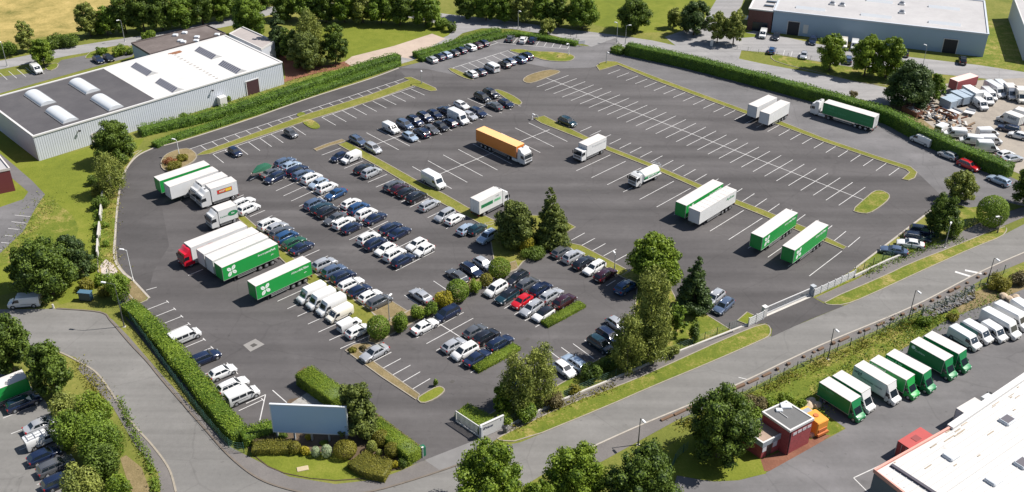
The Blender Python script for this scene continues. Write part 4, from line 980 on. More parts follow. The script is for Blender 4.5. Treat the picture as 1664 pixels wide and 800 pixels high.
row('cars by the far entrance hedge', 'of the three by the hedge near the far entrance', head((834, 69.5), (839, 61.6)), [
    (829.5, 61.5, 'hatch', 'grey'), (850.5, 64, 'hatch', 'white'), (865.5, 64, 'hatch', 'navy')])
row('cars in the small far bays', 'from the left in the small far bays by the islands', head((764, 113.6), (750, 106)), [
    (766, 119, 'hatch', 'white'), (780, 115.8, 'hatch', 'navy'), (799, 108.5, 'minibus', 'white'), (820, 103.5, 'hatch', 'black'), (828, 98.8, 'hatch', 'slate'), (844.5, 95.3, 'estate', 'slate'), (855, 90.7, 'suv', 'navy')])
row('cars alone in the bays left of the block', 'on its own in the bays along the left grass spine', head((420, 228), (438, 239)), [
    (381.5, 246, 'mini', 'navy', '', 'small navy hatchback parked near the planter end of the left grass spine'), (472.5, 216, 'mini', 'grey', '', 'small dark grey hatchback parked at the broken middle of the left grass spine')])
row('cars alone in the bays left of the block', '', SE, [(922, 197.5, 'suv', 'teal', '', 'dark teal suv standing across a bay by the tip of the right grass strip')])
G_J = 'cars in the middle block by the clipped hedge island'
row(G_J, 'in the front row with the red car', head((823, 495), (845, 481)), [
    (806, 468.5, 'mpv', 'white', 'r'), (824, 480, 'estate', 'teal', 'rg'), (848, 488.5, 'hatch', 'red', 'r', 'bright red hatchback among dark cars beside the clipped hedge island'), (864, 499.5, 'estate', 'silver', 'r'), (883, 509, 'hatch', 'white', 'rg')])
row(G_J, 'in the row behind the red car', head((823, 495), (845, 482)), [
    (840, 451, 'estate', 'black', 'r'), (857.5, 461, 'suv', 'grey'), (878.5, 469, 'suv', 'navy'), (896, 478.5, 'estate', 'silver'), (917.5, 488.5, 'suv', 'maroon')])
row('cars below the thin grass strip by the trees', 'from the left below the thin strip by the tall trees', head((944, 400), (968, 386)), [
    (912, 408, 'hatch', 'grey'), (931.5, 416, 'suv', 'silver'), (948.5, 425.5, 'estate', 'black'), (966, 434, 'estate', 'white', 'r'), (984, 445, 'estate', 'maroon'), (1017, 465.5, 'suv', 'blue')])
row('cars above the row of clipped bushes', 'from the left above the row of clipped bushes', head((657, 480), (679.5, 494.5)), [
    (684.5, 479.5, 'saloon', 'silver', 'r'), (743.5, 447, 'saloon', 'grey', 'r'), (766, 437.5, 'estate', 'navy'), (785, 427, 'hatch', 'silver')])
row('cars just below the row of clipped bushes', 'of the pair just below the clipped bushes', head((677, 549.6), (753.5, 508)), [
    (690, 529, 'saloon', 'white'), (727, 508.5, 'mpv', 'navy', 'r')])
G_N = 'cars in the lower block by the second hedge island'
row(G_N, 'in the front row by the lower hedge island', head((693, 559), (769, 517.6)), [
    (737.5, 559.5, 'hatch', 'silver'), (755.5, 570, 'mpv', 'white', 'r'), (775.5, 580, 'saloon', 'navy')])
row(G_N, 'in the back row by the lower hedge island', head((693, 559), (769, 517.6)), [
    (772, 537, 'hatch', 'grey'), (791, 546, 'suv', 'black'), (812.5, 556, 'estate', 'navy')])
row('cars alone by the gravel strip', '', head((615, 603), (650.6, 583)), [(608.5, 572, 'saloon', 'silver', 'r', 'silver saloon car alone at the top of the empty bays by the gravel strip')])
row('cars under the birches by the lower fence', 'from the left under the birches by the road fence', head((893, 571), (924, 594)), [
    (845, 632, 'mini', 'blue', '', 'bright blue small car half hidden under the birches by the sign wall'), (917, 598, 'hatch', 'white'), (934, 588.5, 'estate', 'pale', 'r'), (975.5, 558.5, 'mpv', 'teal'), (990, 545, 'estate', 'navy'), (1003, 526, 'hatch', 'silver')])
row('cars by the conifer near the rolling gate', 'of the pair by the dark conifer near the rolling gate', head((1185, 488), (1166, 505)), [
    (1161, 482.5, 'estate', 'silver'), (1176, 496, 'estate', 'slate')])
row('cars by the small tree at the right', 'from the back by the right boundary fence', head((1505, 392), (1466, 386)), [
    (1499, 374.5, 'mpv', 'navy', 'r'), (1491.5, 385, 'estate', 'navy', 'r'), (1480, 395, 'saloon', 'white'), (1453, 406, 'saloon', 'slate')])
row('cars below the tall right hedge', 'along the foot of the tall right hedge', head((1560, 275), (1500, 250)), [
    (1498.5, 227, 'van', 'white', '', 'plain white panel van parked alone at the foot of the tall right hedge'), (1541, 251, 'hatch', 'silver'), (1574.5, 267.5, 'estate', 'red', 'r', 'dark red estate car parked at the foot of the tall right hedge'), (1623.5, 292, 'estate', 'pale')])
row('cars in front of the blue grey warehouse', 'from the left in front of the blue grey warehouse', head((1272, 92), (1275, 82)), [
    (1240, 54.5, 'minivan', 'white', 'r'), (1261, 58.5, 'hatch', 'black', 'r'), (1320.6, 65.5, 'suv', 'navy', 'r'), (1371, 70.5, 'van', 'cream', 'r'), (1389, 73.5, 'van', 'white', 'r'), (1471, 85.5, 'hatch', 'black'), (1564.5, 97.5, 'suv', 'black')])
row('cars along the fence facing the warehouse', 'from the left along the verge facing the warehouse', head((1272, 92), (1275, 82)), [
    (1254.5, 81, 'hatch', 'blue'), (1306.5, 89, 'hatch', 'silver', 'r'), (1379, 96.5, 'suv', 'slate')])
row('cars in the top left car park', 'in the top left car park', head((12, 130), (0, 119)), [
    (59, 111.5, 'minivan', 'white', 'r', 'white small van parked beside the light green tree at top left'), (159.5, 96, 'hatch', 'navy', 'r', 'navy hatchback, left one of the dark pair beside the flat roofed block'), (176, 93, 'hatch', 'black', 'r', 'black hatchback, right one of the dark pair beside the flat roofed block')])
row('cars in the bottom left yard', 'from the green trailer in the bottom left yard', head((5, 680), (50, 662)), [
    (37, 653, 'estate', 'navy'), (67, 689, 'saloon', 'silver'), (68, 712, 'minivan', 'white', '', 'white van with a roof rack in the bottom left yard'), (71, 739, 'hatch', 'navy'), (90, 755.5, 'estate', 'grey'), (98, 779, 'estate', 'navy')])
rv = [o for o in COL.objects if o.get('label') == 'white van with a roof rack in the bottom left yard'][0]; mb = MB()
for k in range(4): mb.box(-1.8 + k * .95, -1.74 + k * .95, -.75, .75, 1.93, 1.99)
for y in (-.7, -.1, .5): mb.box(-1.9, 1.3, y, y + .06, 1.992, 2.04)
for x in (-1.7, 1.0):
    for y in (-.72, .68): mb.box(x, x + .05, y, y + .05, 1.80, 1.929)
mb.build('roof_rack', ALU, rv)
vehicle('van', 'white', S(39.5, 489, 1), head((60, 487), (20, 490)), 'white panel van parked in the shade left of the road bend', 'vans parked singly')
vehicle('bigvan', 'white', S(705, 293, 1.2), SE, 'white high roof van alone beside the long grass strip', 'vans parked singly')
row('cars in the scrap yard', 'on the right edge of the scrap yard', head((1664, 222), (1630, 214)), [
    (1640, 208, 'estate', 'navy', '', 'navy estate car parked in the scrap yard behind the white car'), (1655, 219, 'hatch', 'white', '', 'white hatchback on the right edge of the dusty scrap yard')])
# ------------------------------------------------------------------ lorries and trailers
G_T = 'lorries and trailers in the left bays'
WL = mat('lettering_white', (.72, .76, .72), .6); GL = mat('lettering_green', (.015, .20, .07), .6); RL = mat('lettering_red', (.55, .03, .03), .6); YL = mat('lettering_yellow', (.75, .5, .04), .6); DL_ = mat('lettering_dark', (.02, .03, .07), .6)
t, L = lorry('trailer', (254.4, 290.9), (335.9, 264.2), 'green sided trailer with a white roof, farthest of the left bays', 'truckgreen', 'truckgreen', group=G_T)
t, L = lorry('trailer', (270.5, 300.7), (349.9, 273.8), 'plain white trailer beside the farthest green one in the left bays', group=G_T)
t, L = lorry('rigid', (322.5, 297), (365, 282.4), 'plain white box lorry behind the lorry with the red and yellow badge', cabcol='white', nose=(306, 314), group=G_T, cat='lorry')
t, L = lorry('rigid', (337.5, 303.9), (380, 290.4), 'white box lorry with a red and yellow badge on its side', cabcol='white', nose=(323, 332), group=G_T, cat='lorry')
mb = MB(); mb.box(-1.6, 1.6, -1.268, -1.258, 2.5, 3.3, 0); mb.box(.2, 1.45, -1.272, -1.266, 2.6, 3.2, 1); mb.box(-1.6, 1.6, -1.271, -1.266, 2.42, 2.5, 2); mb.box(-1.6, 1.6, -1.271, -1.266, 3.3, 3.36, 2); b_ = mb.build('badge', [RL, YL, GL], t); b_.location.z = -.1
b_.rotation_euler = (0, 0, math.pi); side_text(t, 'MOIZET', .5, .55, 1.272, 2.8, 1, mat('lettering_pale', (.8, .75, .5), .6), True, 1.3)
t, L = lorry('rigid', (348.9, 340), (379.5, 329.4), 'short white lorry with a green oval badge beside the white cars', cabcol='white', nose=(341, 362), zt=3.8, top=3.0, fair=3.6, group=G_T, cat='lorry')
mb = MB(); q = [(math.cos(a / 14 * 2 * math.pi), math.sin(a / 14 * 2 * math.pi)) for a in range(14)]; mb.add([(-L * .24 + u * 1.05, 1.264, 2.45 + v * .55) for u, v in q], [tuple(range(14))]); mb.build('badge', GL, t)
side_text(t, 'Kerlanou', .5, L * .2, 1.252, 2.3, 1, GL, False, 1.9); side_text(t, 'bio', .5, -L * .24, 1.27, 2.45, 1, WL, True)
t, L = lorry('artic', (304, 398.5), (395.4, 363), 'white articulated trailer pulled by a bright red cab', cabcol='truckred', nose=(289, 424), group=G_T, cat='lorry')
side_text(t, 'NOIRMOTTE', .9, L * .27, 1.275, 3.0, 1, RL, True, 3.2)
t, L = lorry('trailer', (324.9, 409.5), (415, 372.8), 'long white trailer next to the one with the red cab', group=G_T)
t, L = lorry('trailer', (338.9, 420), (429.9, 381.4), 'long white trailer next to the green one with the leaf emblem', group=G_T)
def green_art(t, L, txt, y0=1.275):
    leaf_logo(t, L / 2 - 1.8, y0, 2.6, 1.15, 1, WL)
    side_text(t, txt[0], .55, -L * .20, y0, 3.25, 1, WL, False, L * .15); side_text(t, txt[1], .55, -L * .36, y0, 3.25, 1, WL, True, L * .17)
    side_text(t, txt[2], .3, -L * .38, y0, 2.35, 1, WL)
t, L = lorry('trailer', (353.9, 430.9), (444.8, 392), 'green trailer with a white leaf emblem, tight against the white trailers', 'truckgreen', 'truckgreen', group=G_T); green_art(t, L, ('Benemang', 'entPaft', 'gefar'))
t, L = lorry('trailer', (408.4, 461), (498.3, 420.2), 'green trailer with a white leaf emblem standing apart beside the white vans', 'truckgreen', 'truckgreen', group=G_T); green_art(t, L, ('Alkbom', 'BALTElium', 'gefar'))
G_R = 'trailers in the right hand long bays'
t, L = lorry('trailer', (1106.6, 331), (1167, 294.8), 'green trailer with white roof beside the white ribbed trailer', 'truckgreen', 'truckgreen', group=G_R); green_art(t, L, ('Benemang', 'entPaft', 'gefar'))
t, L = lorry('trailer', (1129, 341.2), (1188.6, 305.4), 'white trailer with ribbed roof and a red swoosh on its side', ribs=9, group=G_R)
mb = MB(); 
for i in range(9):
    a = i / 8; mb.quad((L * .12 + .95 - 2.6 * a, 1.268, 2.35 + .75 * a ** .5), (L * .12 + .95 - 2.6 * a - .3, 1.268, 2.35 + .75 * a ** .5 + .12), (L * .12 + .95 - 2.6 * a - .3, 1.268, 2.35 + .75 * a ** .5 + .2 - .1 * a), (L * .12 + .95 - 2.6 * a, 1.268, 2.35 + .75 * a ** .5 - .12))
mb.build('swoosh', RL, t); side_text(t, 'Aplicas', .8, -L * .33, 1.275, 3.1, 1, GL, True, 2.8)
t, L = lorry('trailer', (1230, 382.6), (1287, 342.4), 'green trailer with white roof, left of the last two long bays', 'truckgreen', 'truckgreen', group=G_R); green_art(t, L, ('Alkbom', 'BALTElium', ''))
t, L = lorry('trailer', (1281.4, 403.2), (1336.4, 362), 'green trailer with white roof, nearest to the rolling gate', 'truckgreen', 'truckgreen', group=G_R); green_art(t, L, ('Alkbom', 'BALTElium', ''))
G_U = 'lorries at the far right of the car park'
A_ = lambda x, y: (1190 + x / 6.154, 130 + y / 6.154)
t, L = lorry('trailer', A_(205, 258), A_(405, 163), 'white trailer without cab, left one of the far white pair', group=G_U)
t, L = lorry('trailer', A_(325, 328), A_(532, 212), 'white trailer without cab, right one of the far white pair', group=G_U, front='white')
t, L = lorry('artic', A_(940, 210), A_(1448, 358), 'dark green trailer with a white cab parked under the tall hedge', 'deepgreen', 'white', cabcol='white', nose=A_(805, 290), group=G_U, cat='lorry')
side_text(t, 'RUK', .9, L * .34, 1.275, 3.2, 1, mat('lettering_faded', (.05, .27, .12), .6), True); side_text(t, 'Lorinbaut Tepalne', .8, L * .22, 1.275, 2.4, 1, MATS['lettering_faded'], False, 4.6); side_text(t, 'Ternahaut', .6, -L * .33, 1.275, 3.1, 1, MATS['lettering_faded'], False, 2.8); side_text(t, 'Lepiraut', .6, -L * .33, 1.275, 2.2, 1, MATS['lettering_faded'], False, 2.4)
t, L = lorry('artic', (845.5, 236), (780, 207.7), 'orange trailer with a white cab parked across the middle bays', 'orange', 'orange', cabcol='white', nose=(861, 262), roof=mat('orange_roof', (.72, .40, .17), .6, var=.08, vs=.6), group='lorries standing in the middle', cat='lorry')
t, L = lorry('rigid', (947.3, 234.6), (979, 220.2), 'white box lorry with low cab in the right hand long bays', cabcol='white', nose=(935, 254), zt=3.7, top=2.7, fair=2.7, group='lorries standing in the middle', cat='lorry')
side_text(t, 'Transberral', .55, -.6, 1.252, 2.9, 1, mat('lettering_grey', (.3, .32, .33), .6), False, 4.6)
t, L = lorry('rigid', (809.4, 306.3), (771.4, 324.7), 'white box lorry with two green panels beside the tree island', cabcol='white', nose=(828, 326), zt=3.9, group='lorries standing in the middle', cat='lorry')
mb = MB(); mb.box(-L * .42, L * .08, -1.262, -1.258, 2.1, 2.85, 0); mb.box(L * .13, L * .42, -1.262, -1.258, 2.2, 2.8, 1); mb.build('badge', [GL, mat('pale_green_panel', (.30, .55, .36), .6)], t)
side_text(t, 'MENARDIE', .6, -L * .17, -1.255, 2.47, -1, mat('lettering_leaf', (.01, .10, .05), .6), True, L * .4); side_text(t, 'FRESLIC', .45, L * .27, -1.255, 2.5, -1, GL, True, L * .25); side_text(t, 'benelair', .3, L * .27, -1.255, 3.35, -1, DL_)
# tank lorry
c, d, L = frame_from((1041, 279), (1067, 267), 2.9)
t = thing('tank_lorry', 'white tank lorry with green stripe and raised hose frame at its rear', 'lorry', (c.x, c.y, Z_CAR), math.atan2(d.y, d.x), 'lorries standing in the middle')
x0, x1 = -L / 2, L / 2
mb = MB(); n = 18
secs = []
for x, k in ((x0, .70), (x0 + .12, .9), (x0 + .4, 1), (x1 - .4, 1), (x1 - .12, .9), (x1, .7)):
    secs.append([(x, 1.12 * k * math.cos(2 * math.pi * i / n), 1.95 + .95 * k * math.sin(2 * math.pi * i / n)) for i in range(n)])
mb.loft(secs, 0, True, True); mb.build('tank', mat('tank_white', (.74, .73, .68), .4, var=.06, vs=.6), t, 50)
mb = MB(); mb.box(x0 + .2, x1 - .2, 1.0, 1.16, 1.35, 1.75); mb.box(x0 + .2, x1 - .2, -1.16, -1.0, 1.35, 1.75); mb.build('stripe_panel', GL, t)
mb = MB(); mb.box(x0 - .4, x1 + .1, -1.22, 1.22, .95, 1.12); mb.build('deck', WBOX, t)
side_text(t, 'SAVIPLAS', .5, 0, 1.17, 1.55, 1, WL, True, 3.0)
mb = MB()
for y in (-.8, 0, .8):
    for a, b in (((x0 - .35, y, 1.1), (x0 - .45, y, 3.0)), ((x0 - .45, y, 3.0), (x0 + .5, y, 2.9))): mb.tube(a, b, .05, n=6)
for z in (1.8, 2.5, 3.0): mb.tube((x0 - .42, -.95, z), (x0 - .42, .95, z), .05, n=6)
mb.tube((x0 - .2, -.6, 2.6), (x0 - .2, .5, 3.3), .09, n=6); mb.build('hose_frame', ALU, t)
cab(t, x1 + 2.6, 'white', 1.95, 2.55, 2.95, 2.3)
mb = MB(); mb.box(x1 + .12, x1 + .5, -1.1, 1.1, .95, 2.75, 0, .05); mb.build('equipment_box', mat('equipment_grey', (.25, .28, .30), .6), t)
mb = MB(); mb.box(x0, x1 + 1.2, -.45, .45, .6, .94); mb.build('chassis_frame', CHAS, t); axle(t, x0 + 1.3, 2.3, .45, True)
# box vans along the lower right bank
G_X = 'box vans parked along the grass bank'
B_ = lambda x, y: (1300 + x / 3.81, 480 + y / 3.81)
LX = [((150, 520), (347, 643), (395, 750), 'deepgreen', 'deepgreen', 'dark green box van, nearest the small red brick building'),
      ((230, 480), (410, 588), (460, 690), 'deepgreen', 'white', 'green box van with a white cab, second from the brick building'),
      ((365, 418), (570, 540), (612, 640), 'white', 'white', 'all white box van between green box vans'),
      ((460, 385), (685, 508), (728, 615), 'truckgreen', 'truckgreen', 'green box van just after the all white one'),
      ((560, 348), (788, 470), (832, 580), 'deepgreen', 'deepgreen', 'green box van, second after the all white one'),
      ((710, 272), (922, 390), (968, 490), 'deepgreen', 'deepgreen', 'green box van with a white round badge, left of the last green pair'),
      ((793, 235), (1008, 347), (1042, 450), 'deepgreen', 'deepgreen', 'green box van beside the first white panel van')]
for i, (a, b, nz, bx, cb, lab) in enumerate(LX):
    t, L = luton(B_(*a), B_(*b), B_(*nz), lab, bx, cb, group=G_X)
    if i == 2: side_text(t, 'wipl', .8, -L * .36, -1.16, 2.6, -1, DL_, True, 1.4); side_text(t, 'Conversunier ratodit', .5, .2, -1.16, 2.1, -1, DL_, False, 4.2)
    elif i == 5:
        mb = MB(); mb.add([(-L * .38 + .35 * math.cos(k * .52), -1.158, 2.7 + .3 * math.sin(k * .52)) for k in range(12)], [tuple(range(12))]); mb.build('badge', WL, t); side_text(t, 'Ecoblane', .5, -L * .18, -1.16, 2.4, -1, WL, False, 1.8)
    elif bx != 'white': side_text(t, ('fixuin', 'Sulavio', '', 'Terlineaux F', 'Liscan & Yde', '', 'Lispan')[i], .5, -L * .25, -1.16, 2.85, -1, WL if i in (3, 4) else mat('lettering_faint', (.06, .33, .16), .6), True, 2.6)
C_ = lambda x, y: (1464 + x / 8, 470 + y / 8)
def bank_van(rear, front, z, lab, typ='van', col='white', roof=None):
    a, b = S(*C_(*rear), z), S(*C_(*front), z); d = Vector((b.x - a.x, b.y - a.y)).normalized()
    L = (b - a).length / CS + VANS[typ][0] * .27
    m = (a + b) / 2 + Vector((d.x, d.y, 0)) * VANS[typ][0] * .135
    return vehicle(typ, col, m, d, lab, G_V, L=round(L, 1))
G_V = 'panel vans parked along the grass bank'
bank_van((670, 460), (950, 625), 2.1, 'white panel van beside the last green box van')
v = bank_van((845, 395), (1100, 540), 2.1, 'van with white roof and dark teal flank among the white panel vans', col='white')
mb = MB(); mb.box(-2.6, .6, -.985, -.965, 1.0, 1.75); mb.build('teal_side_panel', mat('teal_panel', (.008, .10, .095), .4), v)
bank_van((1095, 400), (1290, 520), 2.1, 'shorter white van with a low trailer bar between larger white vans')
bank_van((1095, 240), (1460, 440), 2.65, 'large white high roof van behind the shorter white van', 'bigvan')
bank_van((1250, 160), (1580, 330), 2.65, 'large white high roof van, last of the vans by the stone heap', 'bigvan')
vehicle('bigvan', 'white', S(1668, 512, 1), head((1600, 500), (1640, 527)), 'white high roof van cut by the right edge of the bank row', G_V)
# bottom left trailer, white lorry and red lorry behind the corner building
c = S(-5, 622, 3.6)
t, L = lorry('trailer', (40, 607), (-62, 647), 'green box trailer with white roof at the left edge beside the navy estate', 'truckgreen', 'truckgreen', zt=3.6, group='trailers in the neighbouring yards', axles=2)
t, L = lorry('rigid', (1596, 653), (1566, 671), 'white box lorry half hidden behind the big white roof', cabcol='white', nose=(1612, 655), zt=3.3, top=2.6, fair=2.6, group='lorries behind the big roof', cat='lorry')
c, d, L = frame_from((1507, 701), (1470, 724), 2.7); t = thing('cargo_container', 'red metal container half hidden behind the big white roof', 'container', (c.x, c.y, 0), math.atan2(d.y, d.x))
RC = mat('container_red', (.36, .055, .05), .6, var=.12, vs=1); cargo_box(t, -L / 2, L / 2, .15, 2.7, RC, RC, RC, W=2.3)
mb = MB(); mb.box(-.6, .6, -.5, .5, 2.701, 2.74); mb.build('roof_hatch', mat('container_hatch', (.22, .04, .04), .7), t)
# boat on its road trailer
p = S(424, 280, .9); hd = head((412, 290), (442, 274)); t = thing('motor_boat', 'dark green motor boat with covered cabin on a road trailer', 'boat', (p.x, p.y, 0), math.atan2(-hd.y, -hd.x))
mb = MB(); secs = []
for f, hw_, zk in ((0, .75, .75), (.3, 1.0, .68), (.6, .95, .70), (.85, .5, .85), (1, .04, 1.15)):
    x = -2.7 + 5.4 * f; zt_ = 1.45 + .25 * f * f
    secs.append([(x, hw_, zt_), (x, hw_ * .85, .5 * (zt_ + zk)), (x, 0, zk), (x, -hw_ * .85, .5 * (zt_ + zk)), (x, -hw_, zt_)])
mb.loft(secs); mb.build('hull', mat('hull_cream', (.62, .52, .45), .4), t, 40)
mb = MB(); secs = [[(x, w_, 1.45), (x, w_ * .85, z_), (x, 0, z_ + .1), (x, -w_ * .85, z_), (x, -w_, 1.45)] for x, w_, z_ in ((-2.7, .7, 1.5), (-2.2, .98, 2.0), (0, 1.0, 2.25), (1.0, .8, 1.95), (2.2, .3, 1.72))]
mb.loft(secs); mb.build('cover', mat('boat_cover', (.012, .085, .045), .6), t, 40)
mb = MB(); mb.box(-2.4, 3.2, -.06, .06, .4, .52); mb.box(-2.3, -2.2, -1, 1, .4, .5); mb.box(-.6, -.5, -1, 1, .4, .5); mb.build('road_trailer', ALU, t)
for s in (-1, 1): o = bpy.data.objects.new('wheel', wheel_mesh(.3)); o.location = (-.8, s * 1.05, .3); link(o, t)
# ------------------------------------------------------------------ buildings
CLAD = mat('metal_cladding', (.52, .545, .60), .5, .15, var=.05, vs=.4)
BITUM = ground_mat('bitumen_roof', [(0, (.058, .055, .06)), (.5, (.075, .072, .077)), (1, (.10, .095, .098))], (.05, .3, 3), (.4, .35, .25), bump=.1)
WROOF = ground_mat('white_roof_sheet', [(0, (.33, .315, .29)), (.25, (.47, .46, .445)), (1, (.54, .53, .52))], (.06, .25, 1.2), (.4, .35, .25), bump=.03, rough=.6)
GROOF = ground_mat('grey_roof_sheet', [(0, (.30, .29, .29)), (.5, (.36, .35, .35)), (1, (.41, .40, .395))], (.04, .2, 1.2), (.4, .35, .25), bump=.03, rough=.7)
BROOF = ground_mat('weathered_roof', [(0, (.085, .07, .065)), (.5, (.125, .105, .098)), (1, (.18, .155, .145))], (.08, .35, 2), (.4, .35, .25), bump=.1)
BLUEW = mat('blue_grey_wall', (.28, .37, .47), .5, var=.05, vs=.3)
def brick(name, c, mortar):
    m, nt, b = _new(name); N, L = nt.nodes, nt.links
    tc = N.new('ShaderNodeTexCoord'); t = N.new('ShaderNodeTexBrick'); t.inputs['Scale'].default_value = 2.2
    t.inputs['Color1'].default_value = (*c, 1); t.inputs['Color2'].default_value = (*[x * .72 for x in c], 1); t.inputs['Mortar'].default_value = (*mortar, 1); t.inputs['Mortar Size'].default_value = .014
    mp = N.new('ShaderNodeMapping'); mp.inputs['Rotation'].default_value = (rad(90), 0, 0)
    L.new(tc.outputs['Object'], mp.inputs[0]); L.new(mp.outputs[0], t.inputs['Vector']); L.new(t.outputs[0], b.inputs['Base Color']); b.inputs['Roughness'].default_value = .85
    return m
BRICK = brick('dark_brick', (.15, .06, .055), (.13, .10, .09)); REDB = brick('red_brick', (.30, .05, .055), (.26, .07, .07))
DARKDOOR = mat('dark_door', (.012, .013, .022), .6); TRIMW = mat('white_trim', (.52, .51, .50), .6, var=.06, vs=1)
SKYL = mat('skylight_sheet', (.52, .54, .56), .25, var=.05, vs=.8)

class Bld:
    """a block on a rectangular plan: a -> b surveyed front base corners, depth to the back"""
    def __init__(s, name, label, a, b, depth, h, cat='building'):
        s.a = a; d = Vector((b.x - a.x, b.y - a.y)); s.L = d.length; d.normalize(); s.D, s.h = depth, h
        s.t = thing(name, label, cat, (a.x, a.y, 0), math.atan2(d.y, d.x))
        s.d = d; s.n = Vector((-d.y, d.x))
    def uv(s, px, py, z):
        p = S(px, py, z); q = Vector((p.x - s.a.x, p.y - s.a.y)); return q.dot(s.d), q.dot(s.n)
    def walls(s, m, ribs=0, x0=0, x1=None, name='wall'):
        x1 = s.L if x1 is None else x1; mb = MB()
        if not ribs: mb.box(x0, x1, 0, s.D, 0, s.h)
        else:
            pts = []
            def run(p, q):
                v = Vector(q) - Vector(p); k = max(1, int(v.length / ribs)); nn = Vector((v.y, -v.x)).normalized() * .032
                for i in range(k):
                    for t, o in ((0, 0), (.3, 0), (.42, 1), (.7, 1), (.82, 0)): pts.append(tuple(Vector(p) + v * ((i + t) / k) + nn * o))
            c = [(x0, 0), (x1, 0), (x1, s.D), (x0, s.D)]
            for p, q in zip(c, c[1:] + c[:1]): run(p, q)
            mb.prism(pts, 0, s.h)
        return mb.build(name, m, s.t)
    def roof(s, m, x0, x1, z=.03, name='roof', y0=.15, y1=None):
        mb = MB(); mb.box(x0, x1, y0, (s.D - .15) if y1 is None else y1, s.h - .2, s.h + z); return mb.build(name, m, s.t)
    def parapet(s, m, x0=0, x1=None, up=.35, w=.3, name='parapet'):
        x1 = s.L if x1 is None else x1; mb = MB()
        mb.box(x0 - .16, x1 + .16, -.17, w, s.h - .1, s.h + up); mb.box(x0 - .16, x1 + .16, s.D - w, s.D + .17, s.h - .1, s.h + up)
        mb.box(x0 - .16, x0 + w, w + .002, s.D - w - .002, s.h - .1, s.h + up - .003); mb.box(x1 - w, x1 + .16, w + .002, s.D - w - .002, s.h - .1, s.h + up - .003)
        return mb.build(name, m, s.t)
    def door(s, x0, x1, h, m=DARKDOOR, y=-.02, name='door', fr=True):
        mb = MB(); mb.box(x0, x1, y - .12, y + .02, .02, h); o = mb.build(name, m, s.t)
        if fr:
            mb = MB(); mb.box(x0 - .18, x0 - .003, y - .16, y + .02, .02, h + .18); mb.box(x1 + .003, x1 + .18, y - .16, y + .02, .02, h + .18); mb.box(x0, x1, y - .16, y + .02, h + .003, h + .18); mb.build('door_frame', TRIMW, o)
        return o

# left warehouse
a, b = S(64, 262), S(462, 137); h = 5.8
p = S(200, 103, h); dv = Vector((b.x - a.x, b.y - a.y)).normalized(); dep = Vector((p.x - a.x, p.y - a.y)).dot(Vector((-dv.y, dv.x)))
W1 = Bld('warehouse', 'long warehouse of ribbed pale metal with half dark, half white roof', a, b, dep, h)
W1.walls(CLAD, .5)
ub = (W1.uv(250, 163, h)[0] + W1.uv(172, 112, h)[0]) / 2
W1.roof(BITUM, .2, ub, name='dark_roof'); W1.roof(WROOF, ub + .002, W1.L - .2, .06, 'white_roof'); W1.parapet(TRIMW, up=.22, w=.28)
for x, y in ((245, 603), (380, 707), (520, 530), (660, 630)):
    u, v = W1.uv(x / 3.81, y / 3.81, h + .5); mb = MB(); n = 8; LL, WW = 4.6, 1.75
    secs = [[(u + WW * math.cos(math.pi * i / n), v - LL + 2 * LL * k, h + .05 + .95 * math.sin(math.pi * i / n)) for i in range(n + 1)] for k in (0, 1)]
    mb.loft(secs); sk = mb.build('barrel_skylight', SKYL, W1.t, 40)
    mb = MB()
    for k in (0, 1): mb.box(u - WW - .1, u + WW + .1, v - LL - .12 + k * 2 * LL, v - LL + .12 + k * 2 * LL - .02, h + .03, h + .22)
    for k in (-1, 1): mb.box(u + k * (WW + .1) - .06, u + k * (WW + .1) + .06, v - LL + .1, v + LL - .1, h + .03, h + .22)
    mb.build('frame', mat('skylight_frame', (.2, .2, .21), .7), sk)
for x, y in ((895, 425), (1050, 525), (1290, 325), (1440, 412)):
    u, v = W1.uv(x / 3.81, y / 3.81, h + .4); LL = 4.3; mb = MB()
    mb.add([(u - 1.7, v - LL, h + .07), (u, v - LL, h + .9), (u, v + LL, h + .9), (u - 1.7, v + LL, h + .07), (u + 1.5, v - LL, h + .07), (u + 1.5, v + LL, h + .07)], [(0, 1, 2, 3), (1, 4, 5, 2), (0, 4, 1), (3, 2, 5)]); sk = mb.build('ridge_skylight', mat('skylight_back', (.40, .40, .40), .6, var=.1), W1.t)
    mb = MB()
    for i in range(10):
        y0 = v - LL + .15 + i * (2 * LL - .2) / 10; q = lambda t, yy: (u - 1.7 + 1.6 * t, yy, h + .1 + .80 * t)
        y1 = y0 + (2 * LL - .2) / 10 - .22; mb.add([q(.06, y0), q(.97, y0), q(.97, y1), q(.06, y1)], [(0, 1, 2, 3)])
    mb.build('panes', mat('dark_panes', (.10, .10, .13), .3), sk)
u, _ = W1.uv(410, 152, 0); W1.door(u - 1.6, u + 1.8, 3.6, mat('brown_door', (.05, .02, .025), .6))
for px, py in ((122, 215), (337, 150), (153, 197)):
    u, _ = W1.uv(px, py, 3); mb = MB(); mb.box(u - .1, u + .1, -.6, -.14, 4.2, 4.35); mb.box(u - .25, u + .25, -.75, -.5, 4.1, 4.4); mb.build('wall_lamp', TRIM, W1.t)
u, _ = W1.uv(340, 158, 0); mb = MB(); mb.box(u - 1.2, u + .8, -1.6, -.16, 0, 2.3, 0, .1); mb.build('wall_cabinet', WHITEM, W1.t)
u, _ = W1.uv(152, 228, 0); mb = MB(); mb.box(u - 1.0, u + 1.0, -.22, -.14, .02, 2.6); mb.build('side_door', mat('pale_door', (.55, .5, .46), .6), W1.t)
